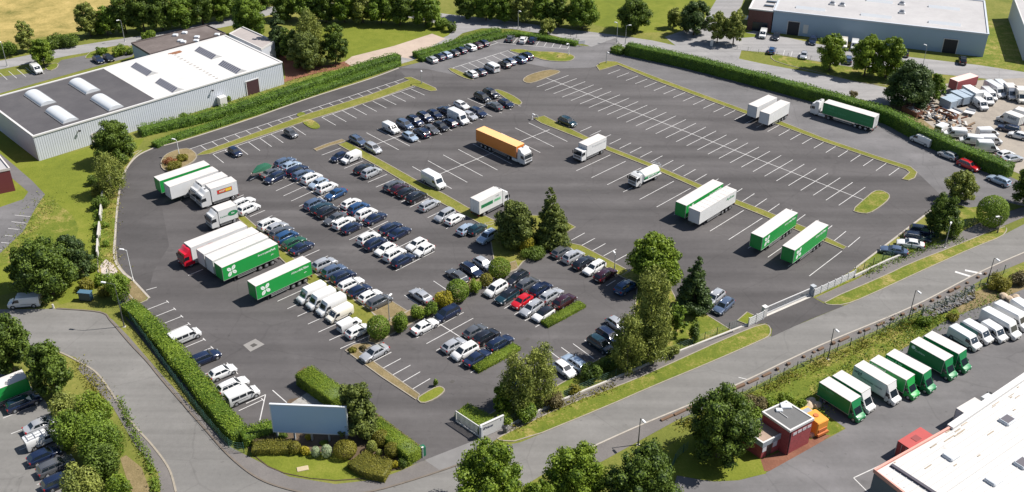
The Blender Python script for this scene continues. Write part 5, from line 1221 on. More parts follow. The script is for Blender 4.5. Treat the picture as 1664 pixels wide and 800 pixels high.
# rust and patches on the roof
mb = MB(); u, v = W1.uv(282, 88, h)
for k in range(16): mb.box(u + R.uniform(-1.6, 1.6), u + R.uniform(1.6, 2.4), v + R.uniform(-.6, .8), v + R.uniform(.9, 1.1), h + .02, h + .065 + .001 * k)
mb.build('rust_patch', mat('rust', (.20, .085, .04), .9, var=.4, vs=2), W1.t)
mb = MB()
for k in range(14): u, v = W1.uv(285 + k * 5.2, 90 + k * 2.9, h); mb.box(u - .3 - .15 * (k % 3), u + .3, v - .25, v + .2, h + .02, h + .064 + .002 * (k % 4))
mb.build('repair_strip', mat('repair', (.22, .2, .18), .9), W1.t)
# flat roofed annexes behind it
def block(name, label, pts, h, wallm, roofm, up=.25, rim=None, cat='building', rimw=.3):
    w = [S(px, py, h) for px, py in pts]
    c = sum((Vector((p.x, p.y, 0)) for p in w), Vector()) / len(w)
    q = [(p.x - c.x, p.y - c.y) for p in w]
    if sum(q[i][0] * q[(i + 1) % len(q)][1] - q[(i + 1) % len(q)][0] * q[i][1] for i in range(len(q))) < 0: q.reverse()
    t = thing(name, label, cat, c)
    mb = MB(); mb.prism(q, 0, h - .05); mb.build('wall', wallm, t)
    mb = MB(); mb.prism([(x * .992, y * .992) for x, y in q], h - .049, h + .02); mb.build('roof', roofm, t)
    mb = MB(); ribbon(mb, [(x * 1.002, y * 1.002) for x, y in q], rimw, h - .25, h + up, closed=True); mb.build('roof_rim', rim or TRIMW, t)
    return t, q, c
t, q, c = block('annex_building', 'flat roofed annex with brown weathered roof behind the long warehouse', [(214, 71), (336, 42), (366, 55), (244, 89)], 4.6, mat('pale_blue_wall', (.40, .47, .55), .6), BROOF, .3, mat('dark_rim', (.10, .08, .075), .8))
for px, py in ((285, 58), (300, 54), (293, 67), (298, 69), (320, 61), (319, 67), (353, 57)):
    p = S(px, py, 4.7); mb = MB(); mb.box(p.x - c.x - .7, p.x - c.x + .7, p.y - c.y - .6, p.y - c.y + .6, 4.6, 5.1, 0, .12); mb.build('roof_light', SKYL, t)
block('annex_building', 'small grey roofed annex at the far corner of the long warehouse', [(373, 56), (394, 45), (446, 68), (425, 80)], 4.6, CLAD, mat('grey_felt', (.30, .27, .26), .8, var=.2, vs=.5), .3)
# blue grey warehouse at the top right, with its brick end block
a, b = S(1253, 53), S(1597, 93); h = 6.3; p = S(1592, 2, h); dv = Vector((b.x - a.x, b.y - a.y)).normalized(); dep = Vector((p.x - a.x, p.y - a.y)).dot(Vector((-dv.y, dv.x)))
W2 = Bld('warehouse', 'blue grey warehouse with large pale flat roof at the top right', a, b, dep, h); W2.walls(BLUEW); W2.roof(GROOF, .2, W2.L - .2, .05); W2.parapet(mat('pale_rim', (.42, .45, .5), .6), up=.3)
for (x0, y0), (x1, y1) in (((1294, 10), (1341, 17)), ((1399, 22), (1449, 29)), ((1509, 34), (1561.6, 41.5)), ((1509, 8.5), (1560, 16)), ((1408, 0), (1451, 3.5))):
    u0, v0 = W2.uv(x0, y0, h + .3); u1, v1 = W2.uv(x1, y1, h + .3); v0 = (v0 + v1) / 2; mb = MB(); mb.add([(u0, v0 - .9, h + .051), (u1, v0 - .9, h + .051), (u1, v0, h + .65), (u0, v0, h + .65), (u0, v0 + .9, h + .051), (u1, v0 + .9, h + .051)], [(0, 1, 2, 3), (3, 2, 5, 4), (0, 3, 4), (1, 5, 2)]); mb.build('ridge_skylight', SKYL, W2.t)
for px, py in ((1466, 19), (1466, 5), (1353, 5), (1369, 7)):
    u, v = W2.uv(px, py, h + .5); mb = MB(); mb.box(u - .8, u + .8, v - .8, v + .8, h, h + .6, 0, .1); mb.box(u - .5, u + .5, v - .5, v + .5, h + .6, h + 1.1, 1, .1); mb.build('roof_vent', [ALU, mat('vent_grey', (.25, .26, .28), .6)], W2.t)
for x0, x1, z in ((1278.6, 1297, 3.9), (1530, 1552, 3.9)):
    u0, _ = W2.uv(x0, 55 if x0 < 1400 else 86, 0); u1, _ = W2.uv(x1, 57 if x0 < 1400 else 88, 0); W2.door(u0, u1, z)
u, _ = W2.uv(1307, 60, 0); mb = MB(); mb.box(u - .7, u + .7, -.1, -.012, .9, 3.4); mb.build('wall_sign', WHITEM, W2.t)
a2 = S(1214.6, 48.5); d2 = (b - a).normalized(); L2 = Vector((a.x - a2.x, a.y - a2.y)).dot(Vector((dv.x, dv.y)))
st = Vector((a.x, a.y, 0)) - Vector((dv.x, dv.y, 0)) * (L2 + .25)
W3 = Bld('brick_building', 'dark brick block standing against the left end of the blue grey warehouse', st, Vector((a.x, a.y, 0)) - Vector((dv.x, dv.y, 0)) * .25, dep, 6.1); W3.walls(BRICK); W3.roof(GROOF, .2, W3.L - .2, .05); W3.parapet(TRIMW, up=.25)
for px, py in ((1254, 3.5), (1250, 10)):
    u, v = W3.uv(px, py, 6.3); mb = MB(); mb.box(u - 1.4, u + 1.4, v - .5, v + .5, 6.1, 6.5); mb.build('skylight', GLASS, W3.t)
mb = MB(); mb.box(1.5, W3.L - 1, -.1, -.012, .02, 2.6); mb.build('dark_window_band', mat('dark_glazing', (.012, .02, .035), .3), W3.t)
mb = MB(); mb.box(-4.2, -.25, 1, 3.4, 2.6, 3.0); mb.box(-4.1, -3.9, 1.1, 1.3, 0, 2.6); mb.box(-4.1, -3.9, 3.1, 3.3, 0, 2.6); mb.build('canopy', mat('canopy_white', (.6, .62, .64), .5), W3.t)
block('far_building', 'pale walled building cut by the right edge of the photo', [(1647, -4), (1672, 62), (1780, 80), (1755, -4)], 6.3, mat('pale_wall', (.44, .45, .48), .6), GROOF, .3)
t, q, c = block('red_building', 'dark red building with grey roof cut by the left edge', [(15.5, 275), (-60, 290), (-95, 225), (-28, 222)], 5.0, mat('dark_red_cladding', (.15, .03, .035), .6), mat('grey_felt2', (.33, .32, .32), .8, var=.1), .3, mat('pale_rim2', (.55, .50, .48), .7))
# big white roof at the bottom right
z = 7.0
ROOFPTS = [(1421, 766), (1543, 697), (1664, 614), (1800, 522), (1990, 690), (1720, 1010), (1540, 866), (1467, 801)]
t, q, c = block('white_roofed_building', 'large white ribbed roof with salmon edge at the bottom right', ROOFPTS, z, mat('grey_wall', (.10, .12, .14), .6), WROOF, .35, mat('salmon_edge', (.55, .27, .22), .7, var=.08, vs=1))
loc = lambda px, py, zz_: (S(px, py, zz_) - c)
p0, p1 = loc(1543, 697, z), loc(1800, 522, z); mb = MB(); ribbon(mb, [(p0.x, p0.y), (p1.x, p1.y)], .9, z - .1, z + .5); mb.build('white_parapet', TRIMW, t)
p0, p1 = loc(1448, 757, z), loc(1514, 800, z); e = (p1 - p0).normalized(); p1 = p0 + e * 30; mb = MB(); ribbon(mb, [(p0.x, p0.y), (p1.x, p1.y)], .45, z, z + .3); mb.build('roof_gutter', mat('gutter', (.05, .045, .06), .6), t)
A0, A1 = loc(1436, 763, z), loc(1800, 530, z); du = (A1 - A0).normalized(); dn = Vector((du.y, -du.x, 0)); mb = MB()
def clip(o, d, poly):
    """stretches of the line o + t d inside the polygon"""
    ts = []
    for i in range(len(poly)):
        a_, b_ = Vector(poly[i]), Vector(poly[(i + 1) % len(poly)]); e = b_ - a_; den = d.x * e.y - d.y * e.x
        if abs(den) < 1e-9: continue
        w_ = a_ - o; t_ = (w_.x * e.y - w_.y * e.x) / den; s_ = (w_.x * d.y - w_.y * d.x) / den
        if 0 <= s_ < 1: ts.append(t_)
    ts.sort(); return list(zip(ts[::2], ts[1::2]))
for k in range(1, 60):
    o_ = A0 + dn * (k * .9)
    for t0, t1 in clip(Vector((o_.x, o_.y)), Vector((du.x, du.y)), q):
        if t1 - t0 < 2: continue
        s0 = Vector((o_.x, o_.y, 0)) + du * (t0 + .8); mb.box(0, t1 - t0 - 1.6, -.04, .04, 0, .07 + (.05 if k % 8 == 0 else 0), 0, 0, Matrix.Translation(s0 + Vector((0, 0, z + .019))) @ Matrix.Rotation(math.atan2(du.y, du.x), 4, 'Z'))
mb.build('roof_ribs', mat('rib_white', (.44, .43, .42), .6), t)
for px, py, dark in ((1637, 682, 1), (1546, 739, 0), (1615, 779, 0), (1662, 752, 1)):
    p = loc(px, py, z + .3); M = Matrix.Translation((p.x, p.y, z)) @ Matrix.Rotation(math.atan2(du.y, du.x), 4, 'Z'); mb = MB(); mb.box(-1.0, 1.0, -.8, .8, .02, .45, 0, .15, M); mb.box(-.8, .8, -.6, .6, .45, .47, 1, 0, M); mb.build('roof_light', [SKYL, mat('dark_panes2', (.12, .11, .12), .3) if dark else SKYL], t)
mb = MB()
for k in range(26):
    px = R.uniform(1450, 1660); py = 762 - (px - 1425) * .62 + R.uniform(4, 26) if R.random() < .7 else 770 - (px - 1425) * .5 + R.uniform(0, 60)
    p = loc(px, py, z); M = Matrix.Translation((p.x, p.y, z)) @ Matrix.Rotation(math.atan2(du.y, du.x), 4, 'Z'); l_ = R.uniform(.15, 1.1); mb.box(-l_, l_, -.07, .07, .02, .075 + .001 * k, 0, 0, M)
mb.build('roof_stains', mat('moss_stain', (.30, .25, .19), .95, var=.3, vs=2), t)
# small red brick building
ha = 4.6
t, q, c = block('brick_building', 'small red brick building with a tall dark roofed block and lower tan roof', [(1240, 670), (1277.5, 653), (1321.4, 680.6), (1284, 700)], ha, REDB, mat('dark_felt', (.105, .105, .105), .8, var=.15, vs=1), .12, TRIMW, rimw=.35)
fa, fb = S(1284, 700, ha) - c, S(1321.4, 680.6, ha) - c; d_ = (fb - fa); d_.z = 0; d_.normalize(); nn = Vector((d_.y, -d_.x, 0)); rz = math.atan2(d_.y, d_.x); M0 = Matrix.Translation((fa.x, fa.y, 0)) @ Matrix.Rotation(rz, 4, 'Z')
FL = (Vector((fb.x - fa.x, fb.y - fa.y))).length
for k in range(4):
    mb = MB(); x = .8 + k * .95; mb.box(x, x + .75, -.04, -.01, 3.25, 3.75, 0, 0, M0); w_ = mb.build('window', mat('frosted_pane', (.50, .46, .48), .4), t)
mb = MB(); mb.box(.2, .32, -.14, -.02, 0, 4.3, 0, 0, M0); mb.build('drainpipe', mat('pipe_dark', (.06, .02, .025), .6), t)
for px, py, s_ in ((1277, 660, .8), (1266, 667, .5)):
    p = S(px, py, ha + .1) - c; mb = MB(); mb.box(p.x - s_, p.x + s_, p.y - s_ * .7, p.y + s_ * .7, ha, ha + .3, 0, .08); mb.build('roof_hatch', SKYL, t)
p, p2 = S(1266, 669, ha + .1) - c, S(1280, 679, ha + .1) - c; mb = MB(); mb.tube((p.x, p.y, ha + .1), (p2.x, p2.y, ha + .1), .06, n=6); mb.build('roof_pipe', TRIMW, t)
hl = 2.9; lp = [S(*p, hl) - c for p in ((1240, 721), (1270.5, 705.5), (1236, 682), (1205, 697))]
ql = [(p.x, p.y) for p in lp]; mb = MB(); mb.prism(ql, 0, hl - .05); mb.build('low_wall_block', REDB, t); cx = sum(p[0] for p in ql) / 4; cy = sum(p[1] for p in ql) / 4
mb = MB(); mb.prism([(cx + (x - cx) * .99, cy + (y - cy) * .99) for x, y in ql], hl - .049, hl + .02); mb.build('low_roof', mat('tan_felt', (.30, .22, .17), .9, var=.25, vs=.8), t)
mb = MB(); ribbon(mb, ql, .3, hl - .7, hl + .15, closed=True); mb.build('low_roof_rim', [mat('slate_fascia', (.25, .28, .31), .6)], t); mb = MB(); ribbon(mb, ql, .34, hl + .151, hl + .2, closed=True); mb.build('rim_cap', TRIMW, t)
g0, g1 = lp[0], lp[1]; d_ = (g1 - g0); d_.z = 0; GLn = d_.length; M1 = Matrix.Translation((g0.x, g0.y, 0)) @ Matrix.Rotation(math.atan2(d_.y, d_.x), 4, 'Z')
mb = MB(); mb.box(1.0, 1.9, -.05, -.01, 0, 2.15, 0, 0, M1); mb.build('door', mat('dark_wood', (.05, .035, .03), .6), t)
for x0, x1 in ((.1, .85), (2.1, 2.9)): mb = MB(); mb.box(x0, x1, -.05, -.01, 1.2, 2.1, 0, 0, M1); mb.build('window', mat('pale_pane', (.5, .52, .56), .3), t)
for k, (x, y) in enumerate(((1286, 730), (1295, 724), (1305, 718), (1319, 709))):
    p = S(x, y); mb = MB(); mb.box(-.45, .45, -.3, .3, 0, .55, 0, .12); o = mb.build('stone_block', mat('pale_stone', (.50, .34, .24), .9, var=.2, vs=2)); o.location = p; o.rotation_euler.z = rz; tag(o, 'pale stone block lying along the wall of the small red brick building', 'stone', 'stone blocks by the brick building')
# orange machine body beside it
a_, L = frame_from((1339, 685.5), (1303.5, 658), 2.6)[0], 0
c_, d_, L = frame_from((1339, 685.5), (1303.5, 658), 2.6); t = thing('waste_compactor', 'orange boxy waste compactor beside the small red brick building', 'container', (c_.x, c_.y, 0), math.atan2(d_.y, d_.x)); om = paint('orange')
OM = mat('orange_sheet', (.66, .27, .035), .5, var=.08, vs=1)
mb = MB(); mb.box(-L / 2 + 1.6, L / 2, -1.1, 1.1, .3, 2.6, 0, .12); mb.build('body', OM, t)
mb = MB(); mb.box(-L / 2, -L / 2 + 1.55, -1.1, 1.1, .3, 2.1, 0, .15); mb.build('hopper', mat('yellow_sheet', (.60, .36, .05), .5), t)
mb = MB(); mb.box(-L / 2 + .5, -L / 2 + 1.5, -.8, .8, 2.1, 2.16); mb.build('hatch', mat('grey_lid', (.25, .27, .3), .5), t)
mb = MB(); mb.box(L / 2, L / 2 + .12, -.8, .8, .9, 1.4); mb.box(L / 2, L / 2 + .35, -1.05, 1.05, .35, .75); mb.build('rear_flap', mat('rust_orange', (.40, .12, .03), .6), t)
mb = MB()
for s in (-1, 1): mb.box(-L / 2, L / 2, s * .7 - .1, s * .7 + .1, 0, .3)
mb.build('skid', CHAS, t)
mb = MB(); mb.tube((.6, 0, 2.6), (.6, 0, 2.72), .4, n=10); mb.build('lid', mat('rust_orange', (.40, .12, .03), .6), t)

# ------------------------------------------------------------------ scrap yard
K_ = lambda x, y: (1464 + x / 8, 110 + y / 8)
t, L = lorry('trailer', K_(690, 162), K_(955, 90), 'faded red box trailer at the back of the scrap yard', 'maroon', 'maroon', roof=mat('pink_roof', (.66, .45, .41), .7, var=.1), zt=3.6, group='trailers in the neighbouring yards')
rb_ = mat('faded_red_sheet', (.30, .07, .075), .6, var=.25, vs=1.5)
for ch in t.children:
    if ch.name.startswith('cargo_box'): ch.data.materials[0] = rb_; ch.data.materials[1] = rb_; ch.data.materials[3] = rb_
G_S = 'vans lined up in the scrap yard'
def yard_van(rear, nose, typ, lab, col='white'):
    a, b = S(*K_(*rear), 1.2), S(*K_(*nose), 1.2); d = Vector((b.x - a.x, b.y - a.y)); L = d.length; d.normalize(); m = (a + b) / 2
    return vehicle(typ, col, m, d, lab, G_S, L=round(max(4.4, min(6.6, L / CS)), 1))
yard_van((1110, 225), (1330, 355), 'bigvan', 'white high roof van, left of the two at the back of the scrap yard')
yard_van((1240, 215), (1385, 330), 'bigvan', 'white high roof van, right of the two at the back of the scrap yard')
yard_van((985, 425), (1095, 510), 'van', 'white van at the front left of the scrap yard line')
yard_van((1030, 330), (1180, 450), 'van', 'white van, second from the front of the scrap yard line')
yard_van((1080, 280), (1220, 400), 'van', 'white van, third from the front of the scrap yard line')
t, L = luton(K_(1400, 195), K_(1460, 260), K_(1515, 350), 'dull grey box van beside the high roof vans in the scrap yard', 'silver', 'silver', 3.0, G_S)
t, L = luton(K_(1530, 235), K_(1590, 300), K_(1640, 380), 'grey brown box van at the right of the scrap yard line', 'cream', 'cream', 3.0, G_S)
def body_box(a, b, lab, side, h=2.6, w=2.3):
    c, d, L = frame_from(K_(*a), K_(*b), h); t = thing('storage_box', lab, 'truck body', (c.x, c.y, 0), math.atan2(d.y, d.x), 'loose truck bodies in the scrap yard')
    cargo_box(t, -L / 2, L / 2, .7, h, side, side, side, W=w, ribs=5); mb = MB()
    for s in (-1, 1): mb.box(-L / 2 + .2, L / 2 - .2, s * .6 - .1, s * .6 + .1, 0, .69)
    mb.build('support', CHAS, t); return t
PB = mat('pale_blue_sheet', (.30, .36, .42), .5, var=.15, vs=1)
body_box((700, 440), (560, 375), 'pale blue box body at the front of the scrap heap', PB)
body_box((760, 410), (620, 345), 'pale blue box body second in the scrap heap', PB, 2.4, 2.0); body_box((870, 385), (690, 295), 'long pale blue box body in the middle of the scrap heap', PB)
body_box((950, 350), (790, 280), 'pale blue box body behind the middle of the scrap heap', PB, 2.5, 2.0); body_box((1030, 330), (850, 225), 'white roofed box body behind the scrap heap', WBOX, 2.9)
RUSTM = mat('rusty_steel', (.17, .07, .04), .85, var=.4, vs=1.5)
def skip_(a, b, lab, m=RUSTM, h=1.3):
    c, d, L = frame_from(K_(*a), K_(*b), h); t = thing('skip_container', lab, 'skip', (c.x, c.y, 0), math.atan2(d.y, d.x), 'open skips in the scrap yard')
    mb = MB()
    for s in (-1, 1): mb.box(-L / 2, L / 2, s * 1.05 - .06, s * 1.05 + .06, .1, h)
    for s in (-1, 1): mb.box(s * L / 2 - .06, s * L / 2 + .06, -.98, .98, .1, h)
    mb.box(-L / 2 + .07, L / 2 - .07, -.98, .98, .1, .25); mb.build('shell', m, t); mb = MB()
    for k in range(26):
        x, y = R.uniform(-L / 2 + .4, L / 2 - .4), R.uniform(-.7, .7); M = Matrix.Translation((x, y, R.uniform(.5, h))) @ Matrix.Rotation(R.uniform(0, 3), 4, 'Z') @ Matrix.Rotation(R.uniform(-.5, .5), 4, 'X'); l_ = R.uniform(.2, .8)
        mb.box(-l_, l_, -.12, .12, -.08, .08, k % 3, 0, M)
    mb.build('scrap_load', [ALU, mat('scrap_timber', (.35, .24, .15), .9), mat('scrap_white', (.5, .48, .45), .8)], t)
skip_((60, 490), (250, 580), 'long rusty skip full of scrap under the dark tree'); skip_((480, 530), (720, 620), 'rusty skip in front of the pale blue box bodies'); skip_((420, 590), (550, 640), 'small grey skip beside the tall hedge', mat('grey_steel', (.16, .16, .18), .7, var=.3), .9)
for k, (a, b, lab) in enumerate((((560, 505), (770, 595), 'white flatbed trailer in front of the scrap heap'), ((830, 560), (960, 590), 'pale low trailer in front of the white scrap yard vans'))):
    c, d, L = frame_from(K_(*a), K_(*b), .8); t = thing('flatbed_trailer', lab, 'trailer', (c.x, c.y, 0), math.atan2(d.y, d.x)); mb = MB(); mb.box(-L / 2, L / 2, -1, 1, .65, .8); mb.build('deck', mat('deck_white', (.5, .5, .5), .7, var=.2), t); mb = MB(); mb.box(-L / 2, L / 2, -.95, -.85, .8, 1.25); mb.build('side_board', ALU, t)
    for s in (-1, 1): o = bpy.data.objects.new('wheel', wheel_mesh(.3)); o.location = (0, s * .95, .3); link(o, t)
# scrap piles: one heap of mixed pieces
mb = MB()
for k in range(150):
    px, py = R.choice([(R.uniform(1475, 1530), 0), (R.uniform(1500, 1580), 0)]); py = 165 + (px - 1475) * .32 + R.uniform(-6, 22)
    if py > 185 + (px - 1464) * .38: continue
    p = S(px, py); M = Matrix.Translation((p.x, p.y, R.uniform(.1, .9))) @ Matrix.Rotation(R.uniform(0, 3.1), 4, 'Z') @ Matrix.Rotation(R.uniform(-.6, .6), 4, 'Y'); s_ = R.uniform(.15, .8)
    mb.box(-s_, s_, -s_ * .4, s_ * .4, -.1, .12, k % 4, 0, M)
kindof(mb.build('scrap_heap', [mat('scrap_grey', (.2, .2, .2), .7), mat('scrap_timber', (.35, .24, .15), .9), mat('scrap_white', (.5, .48, .45), .8), RUSTM]), 'stuff')
K2 = lambda x, y: (1464 + x / 8, 190 + y / 8)
G_B = 'white bodies along the inside of the tall hedge'
for (a, b, typ, lab) in (((790, 200), (620, 190), 'van', 'white van just inside the tall hedge, top one of the five'), ((985, 290), (840, 275), 'van', 'white van just inside the tall hedge, second from top'),
                         ((1050, 190), (1215, 185), 'van', 'white van farthest from the hedge among the five white ones'), ((1080, 285), (1265, 285), 'van', 'white van in the middle of the five by the hedge'), ((1040, 385), (1225, 390), 'bigvan', 'large white van, lowest of the five by the hedge')):
    p, q_ = S(*K2(*a), 1.3), S(*K2(*b), 1.3); d = Vector((q_.x - p.x, q_.y - p.y)); L = d.length; d.normalize(); vehicle(typ, 'white', (p + q_) / 2, d, lab, G_B, L=round(max(4.6, min(6.2, L)), 1))
vehicle('minivan', 'white', S(1533, 207, 1), head((1533, 207), (1548, 200)), 'white small van beside the hedge below the rusty skip', G_B)
vehicle('hatch', 'white', S(1634, 250, .8), head((1620, 252), (1646, 246)), 'white hatchback at the foot of the hedge in the scrap yard corner', 'cars in the scrap yard')
vehicle('saloon', 'silver', S(1645, 257, .8), head((1632, 258), (1656, 254)), 'silver saloon car in the scrap yard corner by the hedge', 'cars in the scrap yard')
t, L = luton((1662, 190), (1638, 181), (1620, 193), 'white recovery lorry with dark lettering at the right of the scrap yard', 'white', 'white', 2.9, 'lorries at the right of the scrap yard'); side_text(t, 'BIARIT', .9, -.1, 1.16, 2.1, 1, DL_, True, L * .6)
t, L = luton((1680, 183), (1652, 175), (1640, 180), 'white lorry behind the recovery lorry with dark lettering', 'white', 'white', 2.9, 'lorries at the right of the scrap yard')
# cars pick up: pink gravel heap and stones on the bank
for k, (x, y) in enumerate(((1640, 488), (1650, 485), (1630, 483), (1657, 492), (1645, 495), (1318, 655), (1308, 657), (1313, 661), (1327, 662))):
    p = S(x, y); bm = bmesh.new(); bmesh.ops.create_icosphere(bm, subdivisions=2, radius=R.uniform(.5, .9))
    for v in bm.verts: v.co *= 1 + R.uniform(-.18, .18); v.co.z *= .7
    me = bpy.data.meshes.new('boulder'); bm.to_mesh(me); bm.free(); me.materials.append(mat('boulder_stone', (.42, .33, .24), .95, var=.25, vs=2)); o = link(bpy.data.objects.new('boulder', me)); o.location = (p.x, p.y, .25)
    tag(o, 'pale boulder on the bank above the last white vans' if k < 5 else 'pale boulder in the weeds beside the orange compactor', 'boulder', 'boulders on the upper bank' if k < 5 else 'boulders by the compactor')
# ------------------------------------------------------------------ foliage colours
F_DARK = leaf_mat('leaf_dark', (0.034, 0.062, 0.013), (0.123, 0.180, 0.026), tint=(0.203, 0.259, 0.041))
F_MID = leaf_mat('leaf_mid', (0.053, 0.099, 0.013), (0.172, 0.252, 0.029), tint=(0.263, 0.338, 0.043))
F_LIGHT = leaf_mat('leaf_light', (0.068, 0.120, 0.012), (0.198, 0.272, 0.028), tint=(0.317, 0.358, 0.047))
F_BIRCH = leaf_mat('leaf_birch', (0.107, 0.140, 0.032), (0.261, 0.291, 0.063), tint=(0.428, 0.407, 0.099))
F_CON = leaf_mat('needle_dark', (0.032, 0.059, 0.021), (0.089, 0.134, 0.037), tint=(0.143, 0.183, 0.049))
F_PINE = leaf_mat('needle_pine', (0.059, 0.086, 0.023), (0.157, 0.192, 0.041), tint=(0.242, 0.259, 0.055))
F_OLIVE = leaf_mat('leaf_olive', (0.089, 0.091, 0.015), (0.230, 0.213, 0.031), tint=(0.353, 0.289, 0.053))
F_YEL = leaf_mat('leaf_yellow', (0.158, 0.152, 0.013), (0.389, 0.334, 0.027), tint=(0.601, 0.456, 0.042))
F_PALE = leaf_mat('leaf_pale', (0.155, 0.202, 0.109), (0.341, 0.403, 0.232), tint=(0.496, 0.558, 0.357))
F_BOX = leaf_mat('leaf_boxhedge', (0.086, 0.137, 0.014), (0.218, 0.283, 0.026), tint=(0.321, 0.377, 0.037))
F_HEDGE = leaf_mat('leaf_hedge', (0.055, 0.106, 0.015), (0.148, 0.245, 0.026), tint=(0.246, 0.337, 0.037))
F_BROWN = leaf_mat('leaf_brown', (0.085, 0.070, 0.034), (0.186, 0.155, 0.070), tint=(0.264, 0.217, 0.093))
F_RED = leaf_mat('leaf_red', (0.155, 0.046, 0.031), (0.310, 0.139, 0.054), tint=(0.248, 0.217, 0.046))
# centre
G_E = 'trees on the bed by the car park gate'
tree('conifer', (894, 397), 299, 64, 'tall dark pine at the tip of the tree island in the car park', F_PINE, 'pine_tree', dens=.9, leaf=.55)
tree('pine', (836, 400), 330, 72, 'wide rounded pine left of the tall pine on the tree island', F_PINE, leaf=.5)
tree('broad', (1060, 462), 384, 88, 'broad light green tree, topmost on the bed by the gate', F_LIGHT, group=G_E, leaf=.6)
tree('birch', (1052, 578), 438, 72, 'tallest grey green birch in front of the light green tree', F_BIRCH, group=G_E, leaf=.5)
tree('birch', (1018, 600), 513, 58, 'birch leaning over the dark cars at the lower fence', F_BIRCH, group=G_E, leaf=.5)
tree('birch', (1062, 592), 500, 48, 'yellowish birch right of the lower fence birches', F_BIRCH, group=G_E, leaf=.5)
tree('conifer', (1126, 505), 413, 62, 'dense dark conifer beside the grass patch near the gate', F_CON, group=G_E, leaf=.55)
tree('broad', (1098, 545), 492, 34, 'small round tree between the birch and the dark conifer', F_MID, group=G_E, leaf=.45)
tree('bush', (1128, 556), 520, 24, 'small dark bush on the dry patch by the gate fence', F_DARK, cat='bush', group=G_E, leaf=.35)
tree('bush', (1092, 580), 560, 24, 'low grey bush against the lower fence', F_BIRCH, cat='bush', group=G_E, leaf=.35)
tree('birch', (842, 668), 577, 56, 'left one of the two birches behind the white sign wall', F_BIRCH, leaf=.45, group='birches behind the sign wall')
tree('birch', (877, 655), 562, 56, 'right one of the two birches behind the white sign wall', F_BIRCH, leaf=.45, group='birches behind the sign wall')
tree('broad', (818, 672), 622, 34, 'small bright green tree at the foot of the sign wall birches', F_LIGHT, leaf=.4)
tree('broad', (848, 672), 625, 24, 'slim light green tree in front of the sign wall birches', F_LIGHT, leaf=.4)
for x, y, w, l, m in ((932, 640, 26, 'round olive bush right of the dry shrub patch', F_OLIVE), (900, 662, 36, 'dry tan shrub patch beside the pavement wall', F_BROWN), (962, 618, 46, 'dark green shrub mass in front of the pale estate car', F_DARK), (858, 682, 44, 'dark low shrub behind the pavement wall near the birches', F_MID), (820, 688, 30, 'leafy shrub at the right end of the sign wall', F_LIGHT), (990, 600, 34, 'dark shrub under the leaning birch', F_DARK), (1045, 470, 26, 'dark shrub under the light green tree by the blue suv', F_DARK)):
    tree('bush', (x, y), y - w * .6, w, l, m, cat='bush', group='bushes inside the road fence', leaf=.35)
# right
G_Q = 'trees at the right corner of the car park'
tree('broad', (1524, 384), 318, 56, 'dark tree with open crown beside the navy cars at the right', F_DARK, group=G_Q, leaf=.45, dens=.8)
tree('broad', (1559, 326), 279, 48, 'greyish tree standing out on the right drive', F_BIRCH, group=G_Q, leaf=.45, dens=.8)
tree('ball', (1607, 366), 321, 50, 'wide dome shaped clipped shrub by the right corner lamp', F_MID, group=G_Q, leaf=.35, cat='shrub')
tree('broad', (1668, 338), 266, 56, 'dark tree cut by the right edge beside the tall hedge', F_DARK, group=G_Q, leaf=.5)
tree('bush', (1548, 385), 352, 26, 'small bright shrub beneath the dark open tree at the right', F_LIGHT, cat='bush', group=G_Q, leaf=.35)
# top right
G_1 = 'trees along the verge facing the blue warehouse'
tree('broad', (1347.5, 114), 54, 48, 'lightest slim tree on the verge facing the blue warehouse', F_LIGHT, group=G_1, leaf=.5, dens=.7)
tree('broad', (1404, 124), 57, 48, 'light green tree, left of the close pair on the verge', F_LIGHT, group=G_1, leaf=.55)
tree('broad', (1439, 127), 60, 48, 'light green tree, right of the close pair on the verge', F_LIGHT, group=G_1, leaf=.55)
tree('pine', (1473, 172), 101, 76, 'big dark pine above the rusty skip', F_CON, group=G_1, leaf=.6)
tree('broad', (1515, 166), 119, 30, 'narrow olive tree at the right flank of the big dark pine', F_MID, group=G_1, leaf=.5)
tree('bush', (1386, 160), 147, 15, 'small grey bush between the road and the tall hedge', F_BROWN, cat='bush', leaf=.35)
# far row along the top road
G_2 = 'trees along the far road'
for x, y, ty, w, l, m in ((946, 47, -8, 54, 'tall rounded tree left of the sandy bank on the far road', F_MID), (1030, 52, -4, 52, 'full dark round tree alone on the bright far field', F_DARK), (1094, 46, 12, 26, 'small pale tree beside the dark one near the far junction', F_BIRCH),
                       (1127, 57, 2, 48, 'dark spreading tree near the far junction', F_CON), (1165, 70, 18, 30, 'left one of the two trees at the warehouse drive', F_BIRCH), (1191, 73, 16, 36, 'right one of the two trees at the warehouse drive', F_BIRCH), (889, 56, 30, 26, 'small pale tree in the hedge by the far entrance', F_BIRCH)):
    tree('broad', (x, y), ty, w, l, m, group=G_2, leaf=.6)
for i, (x, y, w, m) in enumerate(((758, 36, 40, F_DARK), (790, 38, 42, F_MID), (820, 40, 44, F_MID), (850, 42, 44, F_BIRCH), (880, 43, 40, F_MID), (908, 47, 38, F_DARK))):
    tree('broad', (x, y - 5), y - 5 - 48, w, f'{ORD[i]} from the left in the thick far tree line above the small bays', m, group='thick tree line on the far side of the road', leaf=.65)
for i, (x, y, w) in enumerate(((466, 32, 44), (500, 34, 44), (530, 36, 40), (560, 36, 46), (590, 37, 44), (620, 38, 46), (650, 40, 46), (692, 42, 50))):
    tree('broad', (x, y), y - 52, w, f'{ORD[i]} from the left of the trees shading the top of the lawn', [F_DARK, F_MID, F_DARK, F_MID, F_BIRCH, F_MID, F_DARK, F_MID][i], group='trees along the top of the lawn', leaf=.65)
